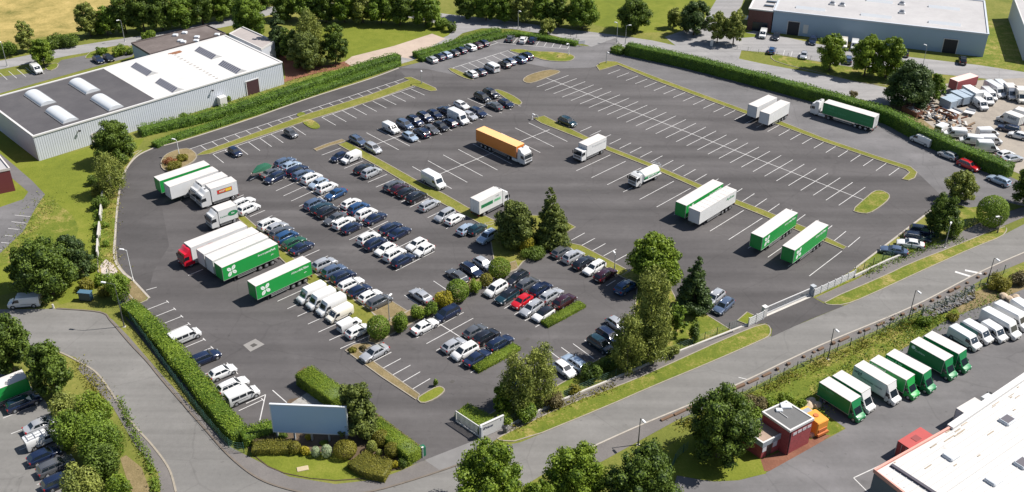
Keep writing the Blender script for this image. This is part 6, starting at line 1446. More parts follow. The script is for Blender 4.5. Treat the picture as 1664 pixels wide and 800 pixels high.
tree('bush', (716, 47), 27, 32, 'low dark bush at the pointed corner of the far lawn', F_MID, cat='bush', leaf=.5); tree('bush', (733, 52), 34, 20, 'smaller bush at the tip of the far lawn', F_DARK, cat='bush', leaf=.5)
G_3 = 'trees between the long warehouse and the lawn'
tree('broad', (410, 62), -8, 56, 'large tree rising behind the grey annex corner', F_MID, group=G_3, leaf=.6)
tree('conifer', (454, 88), 8, 46, 'dark tall conifer beside the annex corner', F_CON, group=G_3, leaf=.6)
tree('birch', (506, 100), 18, 50, 'tall pale green birch on the left of the lawn', F_BIRCH, group=G_3, leaf=.55)
tree('pine', (500, 112), 52, 58, 'dark grey green pine in front of the pale birch', F_PINE, group=G_3, leaf=.55)
tree('broad', (546, 104), 38, 42, 'rounded green tree at the left corner of the lawn', F_DARK, group=G_3, leaf=.55)
tree('broad', (474, 96), 46, 36, 'dense tree over the red gravel by the warehouse end', F_DARK, group=G_3, leaf=.55)
for i, (x, y, ty, w, m) in enumerate(((148, 60, 3, 38, F_BIRCH), (176, 58, 10, 34, F_MID), (205, 54, -10, 44, F_DARK), (235, 52, -14, 46, F_DARK), (265, 50, -16, 46, F_DARK), (298, 47, -4, 46, F_MID), (330, 40, -14, 44, F_DARK), (362, 34, -22, 42, F_MID), (392, 26, -30, 44, F_DARK), (428, 14, -36, 44, F_MID))):
    tree('broad', (x, y), ty, w, f'{ORD[i]} from the left in the dark tree row behind the long warehouse', m, group='tree row behind the long warehouse', leaf=.6)
G_4 = 'shrubs and small trees around the top left car park'
tree('broad', (47, 84), 34, 30, 'thin dark tree in front of the dry field at top left', F_BIRCH, group=G_4, leaf=.5); tree('broad', (72, 106), 63, 38, 'light green small tree beside the white small van', F_LIGHT, group=G_4, leaf=.5)
for x, y, w, l, m in ((86, 78, 36, 'left dark bush along the road by the dry field', F_DARK), (114, 75, 36, 'right dark bush along the road by the dry field', F_DARK), (14, 90, 40, 'bush at the left edge by the top road', F_MID), (196, 90, 30, 'round bush beside the dark pair of cars at top left', F_LIGHT), (244, 65, 28, 'bright round bush behind the flat roofed annex', F_LIGHT), (168, 88, 22, 'low hedge bush behind the dark pair of cars', F_MID), (212, 88, 16, 'dark small bush touching the annex wall', F_DARK), (160, 55, 30, 'pale bush at the foot of the tree row', F_LIGHT)):
    tree('bush', (x, y), y - w * .62, w, l, m, cat='bush', group=G_4, leaf=.5)
# left side
G_5 = 'trees on the left boundary'
tree('broad', (194, 262), 197, 68, 'dense dark tree at the corner of the long warehouse', F_DARK, group=G_5, leaf=.5)
tree('birch', (183, 316), 252, 50, 'thin brownish tree beside the curved kerb', F_BIRCH, group=G_5, leaf=.45, dens=.6)
for x, y, w, l, m in ((166, 318, 34, 'yellow olive bush at the foot of the thin brownish tree', F_OLIVE), (165, 338, 28, 'dark bush at the top of the left wall', F_DARK), (152, 300, 22, 'small dark green bush on the lawn edge by the left wall', F_DARK), (300, 196, 18, 'young shrub against the ribbed warehouse wall', F_MID), (370, 165, 14, 'small shrub by the white wall cabinet', F_LIGHT)):
    tree('bush', (x, y), y - w * .75, w, l, m, cat='bush', group=G_5, leaf=.35)
for k, (x, y, w) in enumerate(((160, 350, 14), (157, 372, 14), (158, 392, 15), (158, 410, 16), (172, 370, 12), (173, 400, 14))):
    tree('bush', (x, y), y - 10, w, f'{ORD[k]} small bush along the broken left wall', F_MID, cat='bush', group='small bushes along the left wall', leaf=.3)
tree('pine', (86, 478), 388, 104, 'huge dark green tree left of the boundary hedge', F_DARK, group=G_5, leaf=.5)
tree('broad', (46, 468), 402, 54, 'dark green tree joined to the left of the huge one', F_DARK, group=G_5, leaf=.5)
tree('pine', (124, 450), 384, 62, 'dark green tree joined to the upper right of the huge one', F_CON, group=G_5, leaf=.5)
for x, y, w, l, m in ((143, 470, 30, 'olive bush under the huge dark tree', F_OLIVE), (152, 440, 20, 'dark round bush near the stone slabs', F_DARK), (166, 462, 28, 'yellow green bush beside the boundary fence', F_LIGHT), (170, 482, 26, 'low bush behind the small blue cabinet', F_OLIVE)):
    tree('bush', (x, y), y - w * .6, w, l, m, cat='bush', group='bushes below the huge dark tree', leaf=.35)
tree('bush', (196, 487), 440, 46, 'large rounded shrub at the top end of the boundary hedge', F_MID, cat='bush', leaf=.35)
G_6 = 'trees beside the bottom left yard'
tree('broad', (24, 606), 514, 74, 'big tree at the left edge above the green trailer', F_DARK, group=G_6, leaf=.5)
tree('broad', (92, 644), 558, 70, 'round dark tree above the road bend', F_DARK, group=G_6, leaf=.5)
for x, y, ty, w, l, m in ((108, 680, 636, 54, 'grey green bush at the upper end of the roadside belt', F_BIRCH), (154, 690, 640, 62, 'bright green bush mass beside the curved pavement', F_LIGHT), (122, 722, 662, 60, 'mid green bush behind the white van with roof rack', F_MID), (168, 752, 680, 92, 'largest dark bush in the roadside belt', F_MID), (176, 784, 715, 70, 'dark lower bush in the roadside belt', F_DARK), (140, 815, 760, 70, 'bluish green bush at the bottom of the roadside belt', F_BIRCH), (196, 812, 768, 44, 'small bright bush at the bottom of the roadside belt', F_LIGHT)):
    tree('bush', (x, y), ty, w, l, m, cat='bush', group=G_6, leaf=.4)
tree('bush', (44, 580), 556, 30, 'low bush between the two dark trees at the left edge', F_MID, cat='bush', leaf=.35)
# bottom edge
G_7 = 'trees along the bottom edge'
def edge_tree(cx, cy, ty, w, l, m, h=10.5, zc=6.0):
    tree('broad', (cx, cy), ty, w, l, m, group=G_7, leaf=.42, hh=h, zc=zc, dens=1.1)
edge_tree(796, 778, 0, 108, 'bright green tree, leftmost along the bottom edge', F_LIGHT, 10.8, 5.2); edge_tree(940, 778, 0, 102, 'light green tree in the middle of the bottom edge', F_LIGHT, 10.5, 5.2)
edge_tree(1043, 790, 0, 122, 'dark green tree, largest along the bottom edge', F_DARK, 11.5, 5.6); edge_tree(880, 812, 0, 70, 'low bright tree cut by the bottom edge', F_LIGHT, 7, 4.2)
tree('broad', (1166, 742), 638, 116, 'big dark tree left of the small red brick building', F_DARK, leaf=.45, dens=1.1)
for x, y, w, l, m in ((1224, 668, 46, 'brown shrub behind the big dark tree on the bank', F_BROWN), (1250, 662, 34, 'bright green shrub behind the small red brick building', F_LIGHT), (1232, 684, 36, 'leafy shrub between the big dark tree and the brick building', F_MID), (1276, 655, 30, 'green shrub above the roof of the brick building', F_LIGHT), (1304, 660, 22, 'weedy shrub behind the orange compactor', F_LIGHT), (1622, 470, 44, 'olive shrub patch above the last white vans', F_OLIVE), (1655, 462, 40, 'brown green shrub at the right edge of the bank', F_BROWN), (1500, 528, 30, 'bright bush beside the stone heap', F_LIGHT), (1548, 520, 24, 'bush beneath the stone heap fence', F_OLIVE)):
    tree('bush', (x, y), y - w * .5, w, l, m, cat='bush', group='shrubs on the grass bank', leaf=.35)
# billboard garden
tree('pine', (584, 706), 626, 72, 'dark bushy pine right beside the blank billboard', F_PINE, leaf=.42)
G_8 = 'clipped shrubs in the billboard garden'
Q_ = lambda x, y: (380 + x / 3.6375, 580 + y / 3.6375)
def shrub(x0, y0, x1, y1, l, m, leaf=.22, ball=True, g=G_8):
    a = Q_(x0, y0); b = Q_(x1, y1); cx = (a[0] + b[0]) / 2; w = b[0] - a[0]
    tree('ball' if ball else 'bush', (cx, b[1] - w * .22), a[1], w, l, m, group=g, cat='shrub', leaf=leaf, dens=1.0)
shrub(460, 535, 515, 600, 'grey white bushy shrub beside the pale round one', F_PALE); shrub(520, 525, 585, 605, 'pale grey green ball under the middle of the billboard', F_PALE)
shrub(390, 530, 458, 590, 'yellow green shrub left of the pale shrubs', F_YEL, ball=False); shrub(322, 508, 402, 582, 'olive clipped lump at the end of the low hedge', F_OLIVE)
shrub(590, 510, 732, 612, 'wide olive mound in front of the billboard posts', F_OLIVE); shrub(785, 500, 850, 572, 'greyish ball below the pine', F_BIRCH); shrub(838, 550, 880, 592, 'smallest ball in the billboard garden', F_BIRCH)
shrub(820, 445, 930, 542, 'dark olive cushion against the box hedge', F_OLIVE); shrub(705, 395, 847, 506, 'large leafy mound under the pine', F_BIRCH, ball=False); shrub(890, 515, 988, 606, 'large round ball at the right of the garden', F_OLIVE)
shrub(970, 605, 1032, 660, 'small dark ball at the corner by the electric cabinet', F_DARK); shrub(920, 610, 980, 665, 'yellow sprawling shrub beside the small dark ball', F_YEL, ball=False); shrub(245, 450, 325, 495, 'dark shrub under the left of the billboard', F_DARK, ball=False); shrub(500, 498, 560, 530, 'small bushy shrub behind the pale ball', F_MID, ball=False)
shrub(420, 455, 470, 500, 'slim yellow shrub behind a billboard post', F_YEL, ball=False)
hedge('clipped_hedge', [Q_(110, 520), Q_(200, 515), Q_(330, 515)], 2.2, 1.3, 'low olive hedge along the top of the small lawn', F_OLIVE, leaf=.16, lump=.05)
hedge('clipped_hedge', [Q_(110, 490), Q_(170, 472), Q_(245, 468)], 1.4, 1.2, 'short brownish hedge under the left end of the billboard', F_BROWN, leaf=.22, lump=.05)
hedge('clipped_hedge', [Q_(725, 585), Q_(790, 625), Q_(915, 655)], 3.6, 1.3, 'wide wedge of clipped hedge at the right of the small lawn', F_OLIVE, leaf=.16, lump=.03)
hedge('boundary_hedge', [(206, 489), (230, 508), (262, 543), (310, 602), (346, 649), (390, 700)], 3.0, 2.0, 'long lumpy hedge between the left bays and the curved road', F_LIGHT, leaf=.24, lump=.07)
hedge('boundary_hedge', [(392, 704), (420, 694), (446, 686)], 2.6, 2.0, 'short leafy hedge left of the billboard', F_LIGHT, leaf=.24, lump=.06)
hedge('box_hedge', [(493, 600), (552, 642)], 3.3, 2.3, 'square cut hedge block above the billboard pine', F_BOX, leaf=.16, lump=.012)
hedge('box_hedge', [(607, 682), (674, 733)], 2.6, 2.1, 'square cut hedge along the car park entrance lane', F_BOX, leaf=.16, lump=.012)
hedge('box_hedge', [(750, 662), (772, 674), (792, 687)], 3.2, 1.3, 'square cut hedge behind the white sign gate', F_BOX, leaf=.16, lump=.012)
hedge('box_hedge', [(885, 524), (946, 491)], 2.0, .75, 'low clipped hedge island beside the red car block', F_BOX, leaf=.15, lump=.03)
hedge('box_hedge', [(772, 597), (840, 560)], 2.0, .75, 'low clipped hedge island beside the lower car block', F_BOX, leaf=.15, lump=.03)
hedge('warehouse_hedge', [(226, 208), (250, 202), (330, 184), (400, 164), (500, 131), (600, 100), (647, 87)], 3.0, 1.9, 'taller back hedge along the long warehouse', F_HEDGE, leaf=.27, lump=.07)
hedge('warehouse_hedge', [(250, 232), (280, 220), (400, 182), (500, 148), (600, 115), (648, 99)], 2.2, 1.2, 'lower front hedge along the loop road', F_HEDGE, leaf=.27, lump=.05)
hedge('lot_hedge', [(674, 85), (720, 72), (781, 53), (812, 46)], 2.6, 1.6, 'taller back hedge of the far upper bays', F_HEDGE, leaf=.27, lump=.07)
hedge('lot_hedge', [(683, 93), (740, 75), (800, 58), (838, 52), (880, 58), (938, 67)], 2.4, 1.2, 'lower front hedge wrapping the far upper bays', F_HEDGE, leaf=.27, lump=.07)
hedge('lot_hedge', [(998, 74), (1014, 79)], 3.5, 1.6, 'short hedge end at the left tip of the tall hedge', F_MID, leaf=.36, lump=.07)
hedge('tall_hedge', [(1020, 70), (1120, 91), (1240, 121), (1278, 131), (1346, 149), (1400, 165), (1450, 181), (1500, 207), (1564, 236), (1644, 268)], 3.2, 3.1, 'very long tall hedge dividing the car park from the road and scrap yard', F_HEDGE, leaf=.30, lump=.035, dens=.85)
G_9 = 'clipped bushes in the row through the middle'
for x, ty, w, y, l, m, ball in ((616, 516, 38, 548, 'dark round bush at the lower left end of the bush row', F_MID, 1), (652, 508, 36, 538, 'second bush from the lower left end of the row', F_MID, 0), (676, 495, 30, 518, 'pale flecked bush left of the yellow one', F_LIGHT, 0), (699, 490, 28, 512, 'green bush touching the yellow one', F_MID, 0), (722, 474, 36, 500, 'golden yellow bush in the bush row', F_YEL, 0), (744, 457, 38, 488, 'biggest round bush in the middle of the row', F_MID, 1), (771, 453, 24, 477, 'spiky light bush between two round ones', F_LIGHT, 0), (790, 446, 21, 464, 'small round olive bush above the white people carrier', F_OLIVE, 1), (812, 422, 37, 449, 'bright green round bush at the top of the row', F_LIGHT, 1),
                             (855, 383, 30, 407, 'bright yellow rounded bush on the tree island', F_YEL, 1), (895, 385, 17, 399, 'small green ball under the tall pine', F_MID, 1), (822, 383, 22, 400, 'dark leafy bush left of the yellow one on the island', F_DARK, 0), (868, 402, 44, 418, 'dark spreading bush below the yellow one', F_DARK, 0)):
    tree('ball' if ball else 'bush', (x, y), ty, w, l, m, group=G_9, cat='bush', leaf=.3)
for x, y, w, l, m in ((276, 266, 24, 'red brown shrub in the round planter', F_RED), (296, 262, 26, 'olive shrub in the round planter', F_OLIVE), (285, 274, 30, 'yellowish low shrub at the front of the round planter', F_OLIVE), (573, 572, 18, 'dry brown shrub at the corner of the gravel strip', F_OLIVE), (590, 568, 16, 'small brown shrub beside the silver saloon', F_BROWN)):
    tree('bush', (x, y), y - w * .42, w, l, m, cat='bush', group='planter shrubs', leaf=.3)
tree('bush', (708, 628), 614, 9, 'tiny sapling on the grass tip by the entrance lane', F_MID, name='sapling', leaf=.25); 
# rough weeds along the bank, wall foot and verge: nobody could count them
def weeds(name, pts, n, sp, h, m, leaf=.3):
    w = [S(*p) for p in smooth_line(pts, 4)]; w = np.array([(p.x, p.y) for p in w]); k = NR.integers(0, len(w) - 1, n); t = NR.random(n)[:, None]
    c = w[k] + (w[k + 1] - w[k]) * t + NR.normal(size=(n, 2)) * sp
    clump = .5 + .5 * np.sin(c[:, 0] * .9 + 1.3 * np.sin(c[:, 1] * .7)) * np.sin(c[:, 1] * .8 + np.sin(c[:, 0] * .5))
    keep = NR.random(n) < (.25 + clump); c = c[keep]; clump = clump[keep]
    z = NR.random(len(c)) * h * (.4 + clump)
    o = quads_obj(name, np.concatenate([c - c.mean(0), z[:, None] + .03], 1), NR.normal(size=(len(c), 3)) + np.array([0, 0, .6]), leaf * NR.uniform(.6, 1.3, len(c)), leaf * .7 * NR.uniform(.6, 1.3, len(c)), NR.random(len(c)) * .9, m)
    o.location = (*c.mean(0), 0); return kindof(o, 'stuff')
weeds('weeds', [(1110, 692), (1200, 655), (1300, 606), (1400, 563), (1500, 517), (1580, 478)], 6000, .7, .5, F_OLIVE); weeds('weeds', [(1320, 640), (1400, 592), (1480, 548), (1530, 520), (1640, 478)], 2600, 1.0, .4, F_MID)
weeds('weeds', [(1450, 540), (1490, 525), (1520, 515)], 1500, 1.2, .6, F_MID); weeds('weeds', [(1260, 668), (1300, 664), (1330, 668)], 1500, 1.2, .6, F_LIGHT)
weeds('weeds', [(830, 700), (925, 656), (1000, 628)], 700, .5, .3, F_OLIVE); weeds('weeds', [(190, 300), (182, 350), (180, 420), (195, 460)], 1500, .9, .35, F_OLIVE); weeds('weeds', [(162, 340), (160, 380), (162, 430)], 1500, .6, .6, F_MID)
weeds('weeds', [(20, 410), (45, 375), (72, 340), (75, 322)], 1100, 1.6, .3, F_BIRCH); weeds('weeds', [(1560, 390), (1500, 405), (1450, 425), (1400, 448)], 1800, .6, .6, F_MID); weeds('weeds', [(240, 205), (420, 150), (560, 105)], 1200, .8, .5, F_OLIVE)
weeds('weeds', [(195, 650), (215, 700), (245, 760), (255, 800)], 1600, .35, .7, F_MID); weeds('weeds', [(125, 590), (150, 625), (170, 650)], 800, .8, .4, F_OLIVE)

# ------------------------------------------------------------------ street furniture
POLE = mat('pole_grey', (.33, .34, .35), .5, .4); POLEW = mat('pole_white', (.72, .72, .72), .5); POLED = mat('pole_dark', (.07, .07, .075), .5)
def lamp(foot, top, label, m, arm=None, group='street lamps', head_w=.7):
    b = S(*foot); h = tall(b, top[1]); t = thing('street_lamp', label, 'street lamp', b, 0, group)
    mb = MB(); mb.tube((0, 0, 0), (0, 0, .8), .14, .12); mb.tube((0, 0, .8), (0, 0, h), .09, .055); mb.build('pole', m, t, 50)
    a = arm or (-.5, -.3); mb = MB(); mb.tube((0, 0, h - .05), (a[0], a[1], h + .12), .045, .04); mb.build('arm', m, t)
    d = Vector((a[0], a[1], 0)).normalized(); M = Matrix.Translation((a[0], a[1], h + .12)) @ Matrix.Rotation(math.atan2(d.y, d.x), 4, 'Z'); mb = MB(); mb.box(-.12, head_w, -.17, .17, -.07, .09, 0, .05, M); mb.build('lamp_head', mat('lamp_head', (.62, .62, .62), .4), t)
    mb = MB(); mb.box(-.25, .25, -.25, .25, 0, .06, 0, .04); mb.build('base_plate', CONC, t)
for f, tp, l, m, a in (((216.5, 456.5), (205, 407), 'white lamp post at the bare soil corner left of the red cab', POLEW, (-.6, .1)), ((292, 256), (288, 228), 'white twin headed lamp post in the round planter', POLEW, (-.5, .2)), ((685, 136.5), (686, 115), 'lamp post at the end of the left grass spine', POLE, (.1, -.4)),
                       ((924, 90), (926, 71), 'lamp post on the far grass island', POLEW, (-.3, -.4)), ((985, 103), (987, 85), 'lamp post at the head of the right grass strip', POLE, (.2, -.4)), ((1002, 70), (1004, 38), 'thin mast at the far entrance beside the tall hedge', POLE, (-.3, .2)), ((1016, 72), (1019, 42), 'twin headed mast at the left tip of the tall hedge', POLE, (.7, .1)),
                       ((1037, 723), (1041, 680), 'nearest dark lamp post beside the lower road', POLED, (.25, -.5)), ((1345, 583.7), (1355.5, 534), 'dark lamp post opposite the rolling gate', POLED, (.2, -.5)), ((1475.7, 522), (1487.5, 472), 'dark lamp post beside the stone heap', POLED, (.2, -.5)), ((1603.5, 461.7), (1616, 419.7), 'dark lamp post at the right end of the lower pavement', POLED, (.2, -.5)),
                       ((1620.5, 379), (1628.5, 352), 'dark lamp post with a big white head at the right corner', POLED, (-.7, -.2)), ((203, 68), (198.5, 33), 'tall lamp post beside the far road behind the long warehouse', POLE, (-.4, -.3)), ((180, 55), (178, 38), 'shorter lamp post in front of the dark tree row', POLE, (-.3, -.3)), ((842, 48), (841, 18), 'lamp post on the far road above the small bays', POLE, (.3, -.4)),
                       ((633, 523), (633.6, 484), 'slim lamp post on the dry soil wedge', POLE, (.2, .4)), ((998.5, 438), (998.5, 414), 'slim lamp post on the thin strip by the maroon estate car', POLE, (-.1, .4)), ((1498.6, 111), (1506, 75), 'lamp post in front of the blue grey warehouse', POLE, (-.2, .3)), ((12, 108), (7, 70), 'lamp post at the top left road edge', POLE, (-.3, .3)), ((202, 531), (186, 462), 'tall curved lamp mast beside the boundary fence', POLED, (-1.6, .3)), ((1535, 402), (1548, 366), 'pale lamp post behind the fence by the dark open tree', POLE, (.2, .4)), ((865, 193 + 1), (865.5, 186), 'short white post at the tip of the right grass strip', POLEW, (.1, -.1))):
    lamp(f, tp, l, m, a)
GREENF = mat('fence_green', (.018, .075, .05), .6); WIRE = mat('fence_wire', (.05, .12, .095), .6)
def fence(pts, label, h=1.7, step=2.6, m=None, wires=5, group='fences', mesh_step=.5):
    q = smooth_line(pts, 4) if len(pts) > 2 else pts; w = [S(*p) for p in q]; w = [Vector((p.x, p.y, 0)) for p in w]; c = w[0].copy(); w = [p - c for p in w]
    t = thing('mesh_fence', label, 'fence', c, 0, group); mm = m or GREENF; dist = 0; nxt = 0; mb = MB()
    for a, b in zip(w, w[1:]):
        for k in range(wires): z = h * (.06 + .92 * k / (wires - 1)); mb.tube(a + Vector((0, 0, z)), b + Vector((0, 0, z)), .014, n=3, cap=False)
        L = (b - a).length; n = max(1, int(L / mesh_step))
        for k in range(n): p = a.lerp(b, k / n); mb.tube(p + Vector((0, 0, .05)), p + Vector((0, 0, h)), .010, n=3, cap=False)
        while nxt <= dist + L:
            p = a.lerp(b, (nxt - dist) / L); pb = MB(); pb.box(p.x - .045, p.x + .045, p.y - .045, p.y + .045, 0, h + .12); pb.build('fence_post', mm, t); nxt += step
        dist += L
    mb.build('wire_mesh', WIRE if m is None else mm, t); return t
fence([(176, 452), (180, 478), (205, 512), (245, 566), (290, 628), (330, 680), (372, 728), (398, 736)], 'green wire fence between the boundary hedge and the curved pavement', 1.8)
fence([(820, 693), (903, 653), (1000, 613), (1080, 579), (1200, 531)], 'dark wire fence above the low wall along the lower road pavement', 1.5)
fence([(1106, 690), (1200, 648), (1300, 598), (1400, 554), (1480, 520)], 'leaning dark wire fence along the grass bank', 1.5, 3.0)
fence([(1388, 446), (1440, 422), (1500, 398), (1560, 372), (1606, 356)], 'green wire fence behind the cars at the right corner', 1.6)
fence([(1480, 520), (1496, 514), (1520, 505), (1560, 488), (1600, 462), (1640, 440)], 'green wire fence around the stone heap', 1.8)
fence([(1088, 772), (1100, 745), (1118, 730)], 'dark green screen fence under the big dark tree', 1.5, mesh_step=.15)
fence([(1262, 90), (1320, 97), (1390, 105), (1440, 115)], 'low dark rail fence along the verge facing the warehouse', .9, 3, POLED, 3, mesh_step=3)
fence([(1180, 78), (1215, 83), (1245, 89)], 'pale gate fence at the warehouse drive', 1.1, 3, POLE, 3); fence([(820, 46), (862, 50)], 'thin rail fence behind the far entrance hedge', 1.1, 2.5, POLED, 3, mesh_step=1.2); fence([(918, 57), (940, 63)], 'dark gate rail at the far entrance', 1.3, 2, POLED, 4)
def wall(name, pts, w, h, label, m, cat='wall', group=None):
    mb = MB(); q = [S(*p) for p in pts]; c = q[0]; ribbon(mb, [(p.x - c.x, p.y - c.y) for p in q], w, 0, h); o = mb.build(name, m); o.location = (c.x, c.y, 0); return tag(o, label, cat, group)
wall('low_wall', smooth_line([(820, 697), (903, 656.5), (1000, 616), (1080, 582), (1214, 529.5)], 4), .3, .35, 'low pale wall along the lower road pavement', CONC)
wall('low_wall', [(1388, 452), (1440, 427), (1475, 413)], .3, .6, 'low pale wall under the right corner fence', CONC)
PANELW = mat('white_panel', (.50, .50, .50), .6, var=.06, vs=.6)
# white sign wall and slatted gate at the lower entrance
a_, b_ = S(781, 712), S(818, 695); d_ = (b_ - a_); L = d_.length; t = thing('sign_wall', 'white entrance wall with dark lettering beside the lower gate', 'sign wall', a_, math.atan2(d_.y, d_.x))
mb = MB(); mb.box(0, L, -.1, .1, 0, 2.3); mb.build('panel', PANELW, t); mb = MB(); mb.box(-.05, L + .05, -.16, .16, 2.301, 2.4); mb.build('coping', TRIMW, t); side_text(t, 'SIPalaxat', .62, L * .30, -.1, 1.55, -1, DL_, True, L * .46); side_text(t, '2', .4, L * .86, -.1, 1.85, -1, DL_, True)
a_, b_ = S(741, 686), S(780, 712); d_ = (b_ - a_); L = d_.length; t = thing('slatted_gate', 'pale grey slatted gate standing open beside the white sign wall', 'gate', a_, math.atan2(d_.y, d_.x))
mb = MB(); mb.box(0, L, -.06, .06, .12, .3); mb.box(0, L, -.06, .06, 2.0, 2.16); mb.box(0, .14, -.06, .06, .301, 1.999); mb.box(L - .14, L, -.06, .06, .301, 1.999); mb.build('frame', TRIMW, t)
mb = MB(); k = .3
while k < L - .3: mb.box(k, k + .12, -.025, .025, .301, 1.999); k += .26
mb.build('slats', mat('slat_grey', (.38, .40, .42), .5), t); mb = MB(); mb.box(L + .05, L + .45, -.2, .2, 0, 2.3, 0, .04); mb.build('gate_post', mat('post_grey', (.34, .36, .38), .6), t)
# rolling gate and white panel fences
a_, b_ = S(1243, 512), S(1317, 480); d_ = (b_ - a_); L = d_.length; t = thing('rolling_gate', 'long white rolling gate across the lower driveway', 'gate', a_, math.atan2(d_.y, d_.x))
mb = MB(); mb.box(0, L, -.07, .07, .08, .38); mb.box(0, L, -.07, .07, 1.45, 1.6); mb.box(0, .15, -.07, .07, .381, 1.449); mb.box(L - .15, L, -.07, .07, .381, 1.449); mb.build('frame', TRIMW, t)
mb = MB(); k = .3
while k < L - .3: mb.box(k, k + .07, -.03, .03, .381, 1.449); k += .3
mb.build('bars', mat('slat_grey', (.38, .40, .42), .5), t); mb = MB(); mb.box(0, L, -.5, .5, .0, .035); mb.build('rail_track', CONC, t)
def panel_fence(p0, p1, label, h=1.7, n=4, pillar=True):
    a_, b_ = S(*p0), S(*p1); d_ = (b_ - a_); L = d_.length; t = thing('panel_fence', label, 'fence', a_, math.atan2(d_.y, d_.x), 'white panel fences by the rolling gate')
    for k in range(n):
        mb = MB(); x0, x1 = L * k / n + .1, L * (k + 1) / n - .02; mb.box(x0, x1, -.05, .05, .1, h)
        for z in (.45, .8, 1.15): mb.box(x0, x1, -.075, -.051, z, z + .06)
        mb.build('panel', PANELW, t)
    for k in range(n + 1): mb = MB(); x = L * k / n; mb.box(x - .09, x + .09, -.1, .1, 0, h + .12); mb.build('fence_post', TRIMW, t)
    return t
panel_fence((1216, 531), (1240, 519), 'short white panel fence left of the rolling gate', 1.7, 2); panel_fence((1322, 482), (1388, 451), 'white panel fence right of the rolling gate', 1.5, 6)
for p_, l in (((1241, 514), 'square white pillar at the left end of the rolling gate'), ((1319, 480), 'square grey pillar at the right end of the rolling gate')):
    c_ = S(*p_); mb = MB(); mb.box(-.35, .35, -.35, .35, 0, 1.9); mb.box(-.42, .42, -.42, .42, 1.901, 2.05); o = mb.build('gate_pillar', WHITEM if 'white' in l else mat('post_grey', (.34, .36, .38), .6)); o.location = c_; o.rotation_euler.z = math.atan2(d_.y, d_.x); tag(o, l, 'pillar')
# broken wall at the left edge
for k, (p0, p1) in enumerate((((170, 316), (166, 338)), ((166, 340), (164, 360)), ((163.5, 372), (161, 394)), ((160.5, 398), (159.5, 420)))):
    a_, b_ = S(*p0), S(*p1); d_ = b_ - a_; mb = MB(); mb.box(0, d_.length, -.14, .14, 0, 1.7 - .2 * (k % 2), 0, .05); o = mb.build('wall_panel', CONC); o.location = a_; o.rotation_euler.z = math.atan2(d_.y, d_.x); tag(o, f'{ORD[k]} grey concrete wall panel from the top along the left lawn', 'wall', 'concrete wall panels on the left')
# billboard
fl, fr = S(449, 714), S(566, 719); d_ = fr - fl; d_.z = 0; L = d_.length; t = thing('billboard', 'large blank blue grey billboard on grey posts in the corner garden', 'billboard', fl, math.atan2(d_.y, d_.x))
zt_ = tall(S(507, 717), 660.5); zb_ = tall(S(507, 717), 703)
mb = MB(); mb.box(-.1, L + .1, -.12, .12, zb_, zt_); mb.build('panel', mat('billboard_face', (.30, .43, .62), .35, var=.05, vs=.2), t)
mb = MB(); mb.box(-.25, L + .25, -.16, .16, zt_ + .001, zt_ + .18); mb.box(-.25, L + .25, -.16, .16, zb_ - .18, zb_ - .001); mb.box(-.25, -.101, -.16, .16, zb_, zt_); mb.box(L + .101, L + .25, -.16, .16, zb_, zt_); mb.build('frame', mat('frame_pale', (.50, .53, .57), .5), t)
for k in range(5): x = L * (.02 + .96 * k / 4); mb = MB(); mb.box(x - .11, x + .11, -.05, .17, 0, zb_ - .181); mb.box(x - .11, x + .11, .171, .35, 0, zt_ - .5); mb.build('post', mat('post_steel', (.38, .40, .42), .5, .3), t)
# electric cabinet, bins, blue cabinet, signs
p = S(683, 742); mb = MB(); mb.box(-.8, .8, -.35, .35, 0, 1.7, 0, .05); o = mb.build('electric_cabinet', mat('cabinet_green', (.012, .11, .06), .5)); o.location = p; o.rotation_euler.z = rad(38); tag(o, 'green electric cabinet at the entrance end of the box hedge', 'cabinet')
t = thing('gate_post', 'white slim gate post at the entrance lane beside the green cabinet', 'post', S(687, 744)); mb = MB(); mb.box(-.1, .1, -.1, .1, 0, 1.9); mb.build('post', TRIMW, t); mb = MB(); mb.box(-.16, .16, -.16, .16, 1.901, 2.0); mb.build('cap', TRIMW, t)
p = S(821, 703); t = thing('litter_bin', 'dark round litter bin on the pavement beside the sign wall', 'bin', p); mb = MB(); mb.tube((0, 0, 0), (0, 0, 1.0), .35, .4, 10); mb.build('body', mat('bin_grey', (.10, .10, .11), .6), t); mb = MB(); mb.tube((0, 0, 1.001), (0, 0, 1.15), .42, .2, 10); mb.build('lid', TRIM, t)
p = S(141, 488); t = thing('utility_cabinet', 'small tilted dark blue cabinet on the grass below the huge tree', 'cabinet', p, rad(-8)); mb = MB(); mb.box(-1.1, 1.1, -.5, .5, .25, 1.7, 0, .08); mb.build('body', mat('cabinet_blue', (.025, .055, .085), .4), t); mb = MB(); mb.box(-1.15, 1.15, -.55, .55, 1.701, 1.8); mb.build('lid', mat('lid_blue', (.07, .14, .20), .4), t)
for s in (-1, 1): mb = MB(); mb.box(s * .9 - .06, s * .9 + .06, -.4, .4, 0, .25); mb.build('leg', TRIM, t)
p = S(87, 501); mb = MB(); mb.tube((0, 0, 0), (0, 0, .8), .22, .16, 8); o = mb.build('bollard', CONC); o.location = p; tag(o, 'short pale bollard at the start of the dark kerb beside the white van', 'bollard')
def board(foot, label, w, h, z, m, rz, nm='notice_board'):
    t = thing(nm, label, 'sign', S(*foot), rz); mb = MB(); mb.box(-w / 2, w / 2, -.04, .04, z, z + h); mb.build('panel', m, t)
    for s in (-1, 1): mb = MB(); mb.box(s * w * .4 - .04, s * w * .4 + .04, .041, .12, 0, z + h * .9); mb.build('post', POLE, t)
